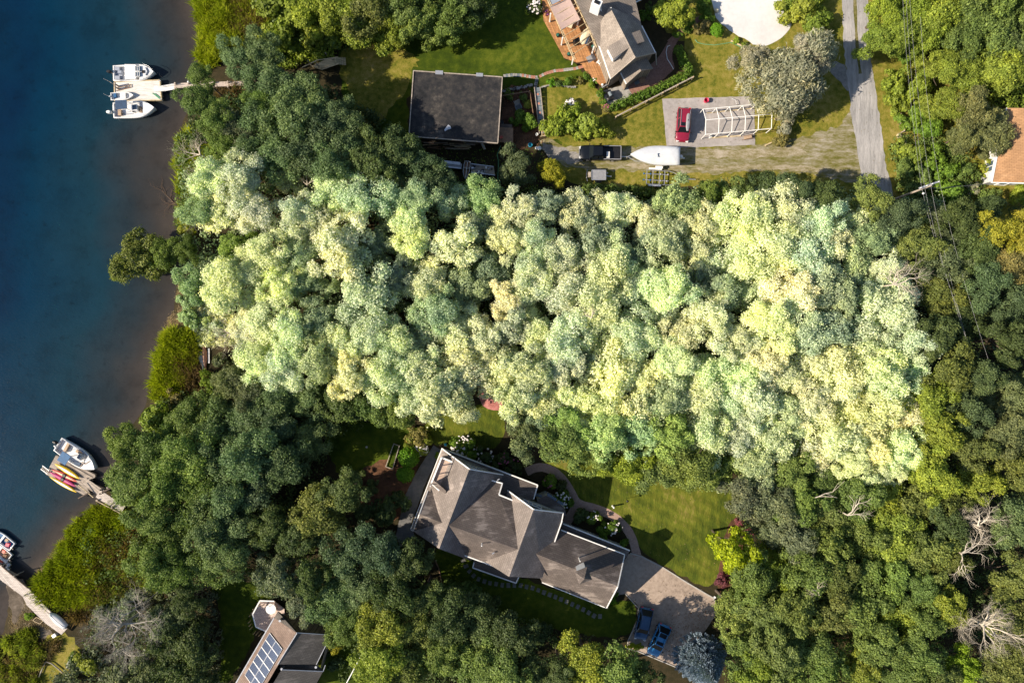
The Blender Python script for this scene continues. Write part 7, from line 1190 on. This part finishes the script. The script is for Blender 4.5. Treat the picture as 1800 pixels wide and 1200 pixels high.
t = thing('deck_gate', 'grey gate rail with a pale green lantern box below the deck', 'gate', (U(1070, 147).x, U(1070, 147).y, 0)); MB().bar(U(1058, 154, 1.1), U(1080, 141, 1.1), .16, .1).build('rail', M['metal'], t); mb = MB(); [mb.box((U(x, y).x, U(x, y).y, .55), (.12, .12, 1.1)) for x, y in ((1058, 153), (1069, 147), (1079, 142))]; mb.build('post', M['wood_grey'], t); p = U(1079, 140, 1.25); MB().box(tuple(p), (.5, .28, .22), R(30)).build('lantern', M['canvas'], t); p = U(1059, 149, 1.3); MB().ball(tuple(p), .16).build('ball_cap', M['white'], t)
t = thing('porch_post', 'tall grey corner post standing east of the shingled house', 'post', (U(1151, 110).x, U(1151, 110).y, 0)); mb = MB(); mb.cyl((U(1148, 102).x*.98, U(1148, 102).y*.98, 3.6), (U(1154, 114).x, U(1154, 114).y, 0), .08); mb.build('post', M['concrete'], t)
t = thing('path_border', 'thin white wire border between the brick patio and the upright hedge', 'border', (U(1175, 100).x, U(1175, 100).y, 0)); MB().tube([U(x, y, .12) for x, y in ((1178, 80), (1173, 82), (1171, 92), (1173, 104), (1179, 113), (1184, 122))], .05, 5).build('wire', M['white'], t)
t = thing('round_table', 'small round dark table outside the entry door', 'table', (U(1127, 144).x, U(1127, 144).y, .03)); MB().cyl((0, 0, .68), (0, 0, .73), .45, n=16).build('tabletop', M['wood_brown'], t, world=False); MB().cyl((0, 0, 0), (0, 0, .68), .05).build('leg', M['black'], t, world=False)
t = thing('door_mat', 'blue-grey step slab at the entry door', 'mat', (U(1121, 145).x, U(1121, 145).y, .03), R(28)); MB().box((0, 0, .05), (.9, .45, .1)).build('slab', M['bluestone'], t, world=False)
# yard items near the boathouse
def bucket(px, py, r, h, mat, label, nm='bucket'):
    t = thing(nm, label, nm, (U(px, py).x, U(px, py).y, .01)); rg = [[Vector((r_*math.cos(g), r_*math.sin(g), z)) for g in [k*math.pi/8 for k in range(16)]] for r_, z in ((r*.8, 0), (r, h), (r*.88, h), (r*.7, .06))]; mb = MB(); mb.loft(rg); mb.build('pail', M[mat], t, world=False)
bucket(932, 256, .3, .45, 'blueplas', 'round turquoise tub on the brown yard', 'tub'); bucket(943.5, 237.5, .2, .35, 'white', 'round white bucket at the foot of the boardwalk'); bucket(890, 222, .16, .3, 'white', 'tiny white bucket beside the shed wall')
t = thing('white_sack', 'white plastic sack on the brown yard left of the gravel patch', 'sack', (U(948, 261.5).x, U(948, 261.5).y, .01), .5); MB().ball((0, 0, .22), .32, sz=.7).build('sack', M['white'], t, world=False); MB().ball((-.3, .2, .18), .25, sz=.7).build('fold', M['white'], t, world=False)
t = thing('green_barrel', 'dark green barrel in the shade beside the shed wall', 'barrel', (U(882, 218).x, U(882, 218).y, .01)); MB().cyl((0, 0, 0), (0, 0, .8), .28, .25, n=14).build('barrel', M['greenplas'], t, world=False); MB().cyl((0, 0, .8), (0, 0, .84), .27, n=14).build('lid', M['black'], t, world=False)
t = thing('red_jerrycan', 'red can on the brown lean-to roof', 'can', (U(881, 242, 2.3).x, U(881, 242, 2.3).y, 2.3), .5); MB().box((0, 0, .15), (.4, .3, .3)).build('can', M['orange'], t, world=False); MB().cyl((.1, 0, .3), (.2, 0, .4), .04).build('spout', M['black'], t, world=False)
t = thing('yellow_crate', 'yellow and black tool bag below the lean-to', 'bag', (U(891, 258).x, U(891, 258).y, .01)); MB().box((0, 0, .2), (.7, .25, .4)).build('bag', M['wood_pale'], t, world=False); MB().box((0.05, .12, .25), (.6, .2, .44)).build('flap', M['black'], t, world=False)
t = thing('adirondack_chair', 'blue-grey slatted garden chair in the fenced bed', 'chair', (U(911, 190).x, U(911, 190).y, .02), R(20)); mb = MB(); [mb.bar((x, -.3, .35), (x, .3, .3), .08, .04) for x in (-.25, -.12, 0, .12, .25)]; mb.build('seat', M['bluestone'], t, world=False); mb = MB(); [mb.bar((x, .3, .3), (x*1.5, .75, 1.0), .09, .04) for x in (-.25, -.12, 0, .12, .25)]; mb.build('backrest', M['concrete'], t, world=False); [pr(t, 'armrest', (x, 0, .55), (.12, .7, .04), 'bluestone') for x in (-.38, .38)]; [pr(t, 'leg', (x, y, .25), (.07, .07, .5), 'bluestone') for x in (-.36, .36) for y in (-.28, .28)]
t = thing('timber_rack', 'pile of weathered timber under the lower eave of the dark-roofed shed', 'timber pile', (U(795, 253).x, U(795, 253).y, 0)); rnd = random.Random(9)
for mt in ('wood_grey', 'wood_pale', 'wood_brown'):
    mb = MB()
    for k in range(9): x = rnd.uniform(735, 830); y = rnd.uniform(247, 259)+(x-735)*.06; mb.bar(U(x, y, rnd.uniform(.1, .9)), U(x+rnd.uniform(12, 30), y+rnd.uniform(-1, 3), rnd.uniform(.1, .9)), .12, .08)
    mb.build('planks', M[mt], t)
t = thing('ladder', 'short pale ladder leaning under the eave beside the timber pile', 'ladder', (U(848, 257).x, U(848, 257).y, 0)); a, b_, c, d_ = U(845, 252, 1.2), U(850, 263, .1), U(849, 251, 1.2), U(854, 262, .1); mb = MB(); mb.bar(a, b_, .06, .06); mb.bar(c, d_, .06, .06); mb.build('side_rail', M['wood_pale'], t); mb = MB(); [mb.bar(a.lerp(b_, k), c.lerp(d_, k), .07, .04) for k in (.1, .27, .44, .61, .78, .95)]; mb.build('rung', M['white'], t)
# junk trailer and skiff
t = thing('flatbed_trailer', 'long flatbed trailer with blue-white boards half under dark trees', 'trailer', (U(790, 292).x, U(790, 292).y, 0), 0); mb = MB(); mb.slab(PU([(752, 281, .9), (812, 288, .9), (811, 297, .9), (752, 291, .9)]), .12); mb.build('bed', M['alu'], t); mb = MB(); mb.bar(U(775, 284, 1.0), U(809, 288, 1.0), .4, .1); mb.bar(U(775, 292, 1.0), U(810, 296, 1.0), .16, .1); mb.build('panel', M['metal'], t); [MB().cyl(U(x, y, .3)-Vector((0, .1, 0)), U(x, y, .3)+Vector((0, .1, 0)), .3, n=12).build('wheel', M['rubber'], t) for x, y in ((780, 296), (790, 297))]
p = U(820, 300, .8); t = thing('rowboat', 'small upturned grey rowboat across the junk trailer', 'boat', (p.x, p.y, .75), R(-98)); boat(t, 2.5, .95, 0, M['metal'], draft=.1, fb=.35, floor=.1, rim=.06, bow=.4, tr=.85, fmat=M['wood_brown']); pr(t, 'thwart', (-.3, 0, .33), (.25, .8, .05), 'wood_grey'); mb = MB(); mb.bar((-1.1, 0, .38), (1.0, .05, .38), .07, .05); mb.build('oar', M['white'], t, world=False)
t = thing('junk_trailer', 'open trailer heaped with dark engine parts right of the rowboat', 'trailer', (U(848, 300).x, U(848, 300).y, 0)); mb = MB(); mb.slab(PU([(828, 289, .6), (868, 294, .6), (870, 307, .6), (828, 302, .6)]), .08); mb.build('bed', M['wood_grey'], t); mb = MB(); mb.bar(U(828, 288, .75), U(868, 293, .75), .1, .1); mb.bar(U(828, 303, .75), U(870, 308, .75), .1, .1); mb.build('rail', M['metal'], t)
for k in range(14): x = rnd.uniform(830, 866); y = 292+(x-830)*.12+rnd.uniform(0, 11); q = U(x, y, .75); MB().box(tuple(q), (rnd.uniform(.2, .6), rnd.uniform(.12, .3), rnd.uniform(.1, .4)), rnd.uniform(0, 3)).build('scrap', M[rnd.choice(['black', 'alu', 'metal', 'white', 'black'])], t)
[MB().cyl(U(x, y, .3)-Vector((0, .1, 0)), U(x, y, .3)+Vector((0, .1, 0)), .3, n=12).build('wheel', M['rubber'], t) for x, y in ((845, 309), (853, 310))]
t = thing('stone_pit', 'pale stone-walled pit at the bottom left by the small green tree', 'stone pit', (U(125, 1168).x, U(125, 1168).y, 0)); mb = MB(); P = PU([(118, 1170, .2), (124, 1159, .2), (138, 1166, .2), (131, 1177, .2)]); [mb.bar(P[k], P[(k+1) % 4], .25, .4) for k in range(4)]; mb.build('wall', M['concrete'], t); MB().slab([v-Vector((0, 0, .15)) for v in P], .04).build('floor', M['black'], t)
t = thing('rope_fence', 'low crooked driftwood fence at the bottom left', 'fence', (U(100, 1172).x, U(100, 1172).y, 0)); mb = MB(); mb.tube([U(x, y, .25) for x, y in ((68, 1190), (80, 1162), (90, 1165), (104, 1176), (112, 1184), (125, 1190))], .09, 5); mb.build('log', M['deadgrey'], t)
# utility pole and wires
t = thing('utility_pole', 'utility pole with a white crossarm at the end of the road', 'utility pole', (U(1605, 342, 0).x, U(1605, 342, 0).y, 0)); hp_ = 10.0; top = U(1632, 328, hp_)
bx, by = top.x, top.y; t.location = (bx, by, 0)
MB().cyl((bx, by, 0), (bx, by, hp_+.5), .16, .11, 10).build('pole', M['wood_grey'], t)
ca, cb = U(1615.5, 331, hp_), U(1651, 319, hp_); MB().bar(ca, cb, .2, .16).build('crossarm', M['metal'], t); MB().bar(U(1617, 333, hp_-.5), U(1640, 326, hp_-.5), .12, .12).build('crossarm', M['wood_grey'], t)
p = U(1623, 340, hp_-1.2); MB().ball(tuple(p), .14).build('insulator', M['white'], t)
for k in (.06, .35, .62, .94): q = ca.lerp(cb, k); MB().cyl(q, q+Vector((0, 0, .28)), .05).build('insulator', M['white'], t)
W_ = [((1615.5, 331), (1586, -20), (1690, 560), .06), ((1620, 329.5), (1592, -20), (1700, 600), .2), ((1629, 326), (1598, -20), (1712, 640), .5), ((1651, 319), (1618, 30), (1740, 640), .94)]
def wire(a, b_, sag, t, r=.011):
    pts = []
    for i in range(13): k = i/12; q = a.lerp(b_, k); q.z -= sag*4*k*(1-k); pts.append(q)
    MB().tube(pts, r, 4).build('wire', M['alu'], t)
t = thing('power_lines', 'bundle of thin power lines running past the crossarm', 'power lines', (bx, by, 0))
for a, n_, s, k in W_: q = ca.lerp(cb, k)+Vector((0, 0, .28)); wire(q, U(*n_, 10.2), .5, t); wire(q, U(*s, 10.2), .5, t)
wire(Vector((bx, by, 8.8)), U(1742, 322, 3.4), .4, t, .018)
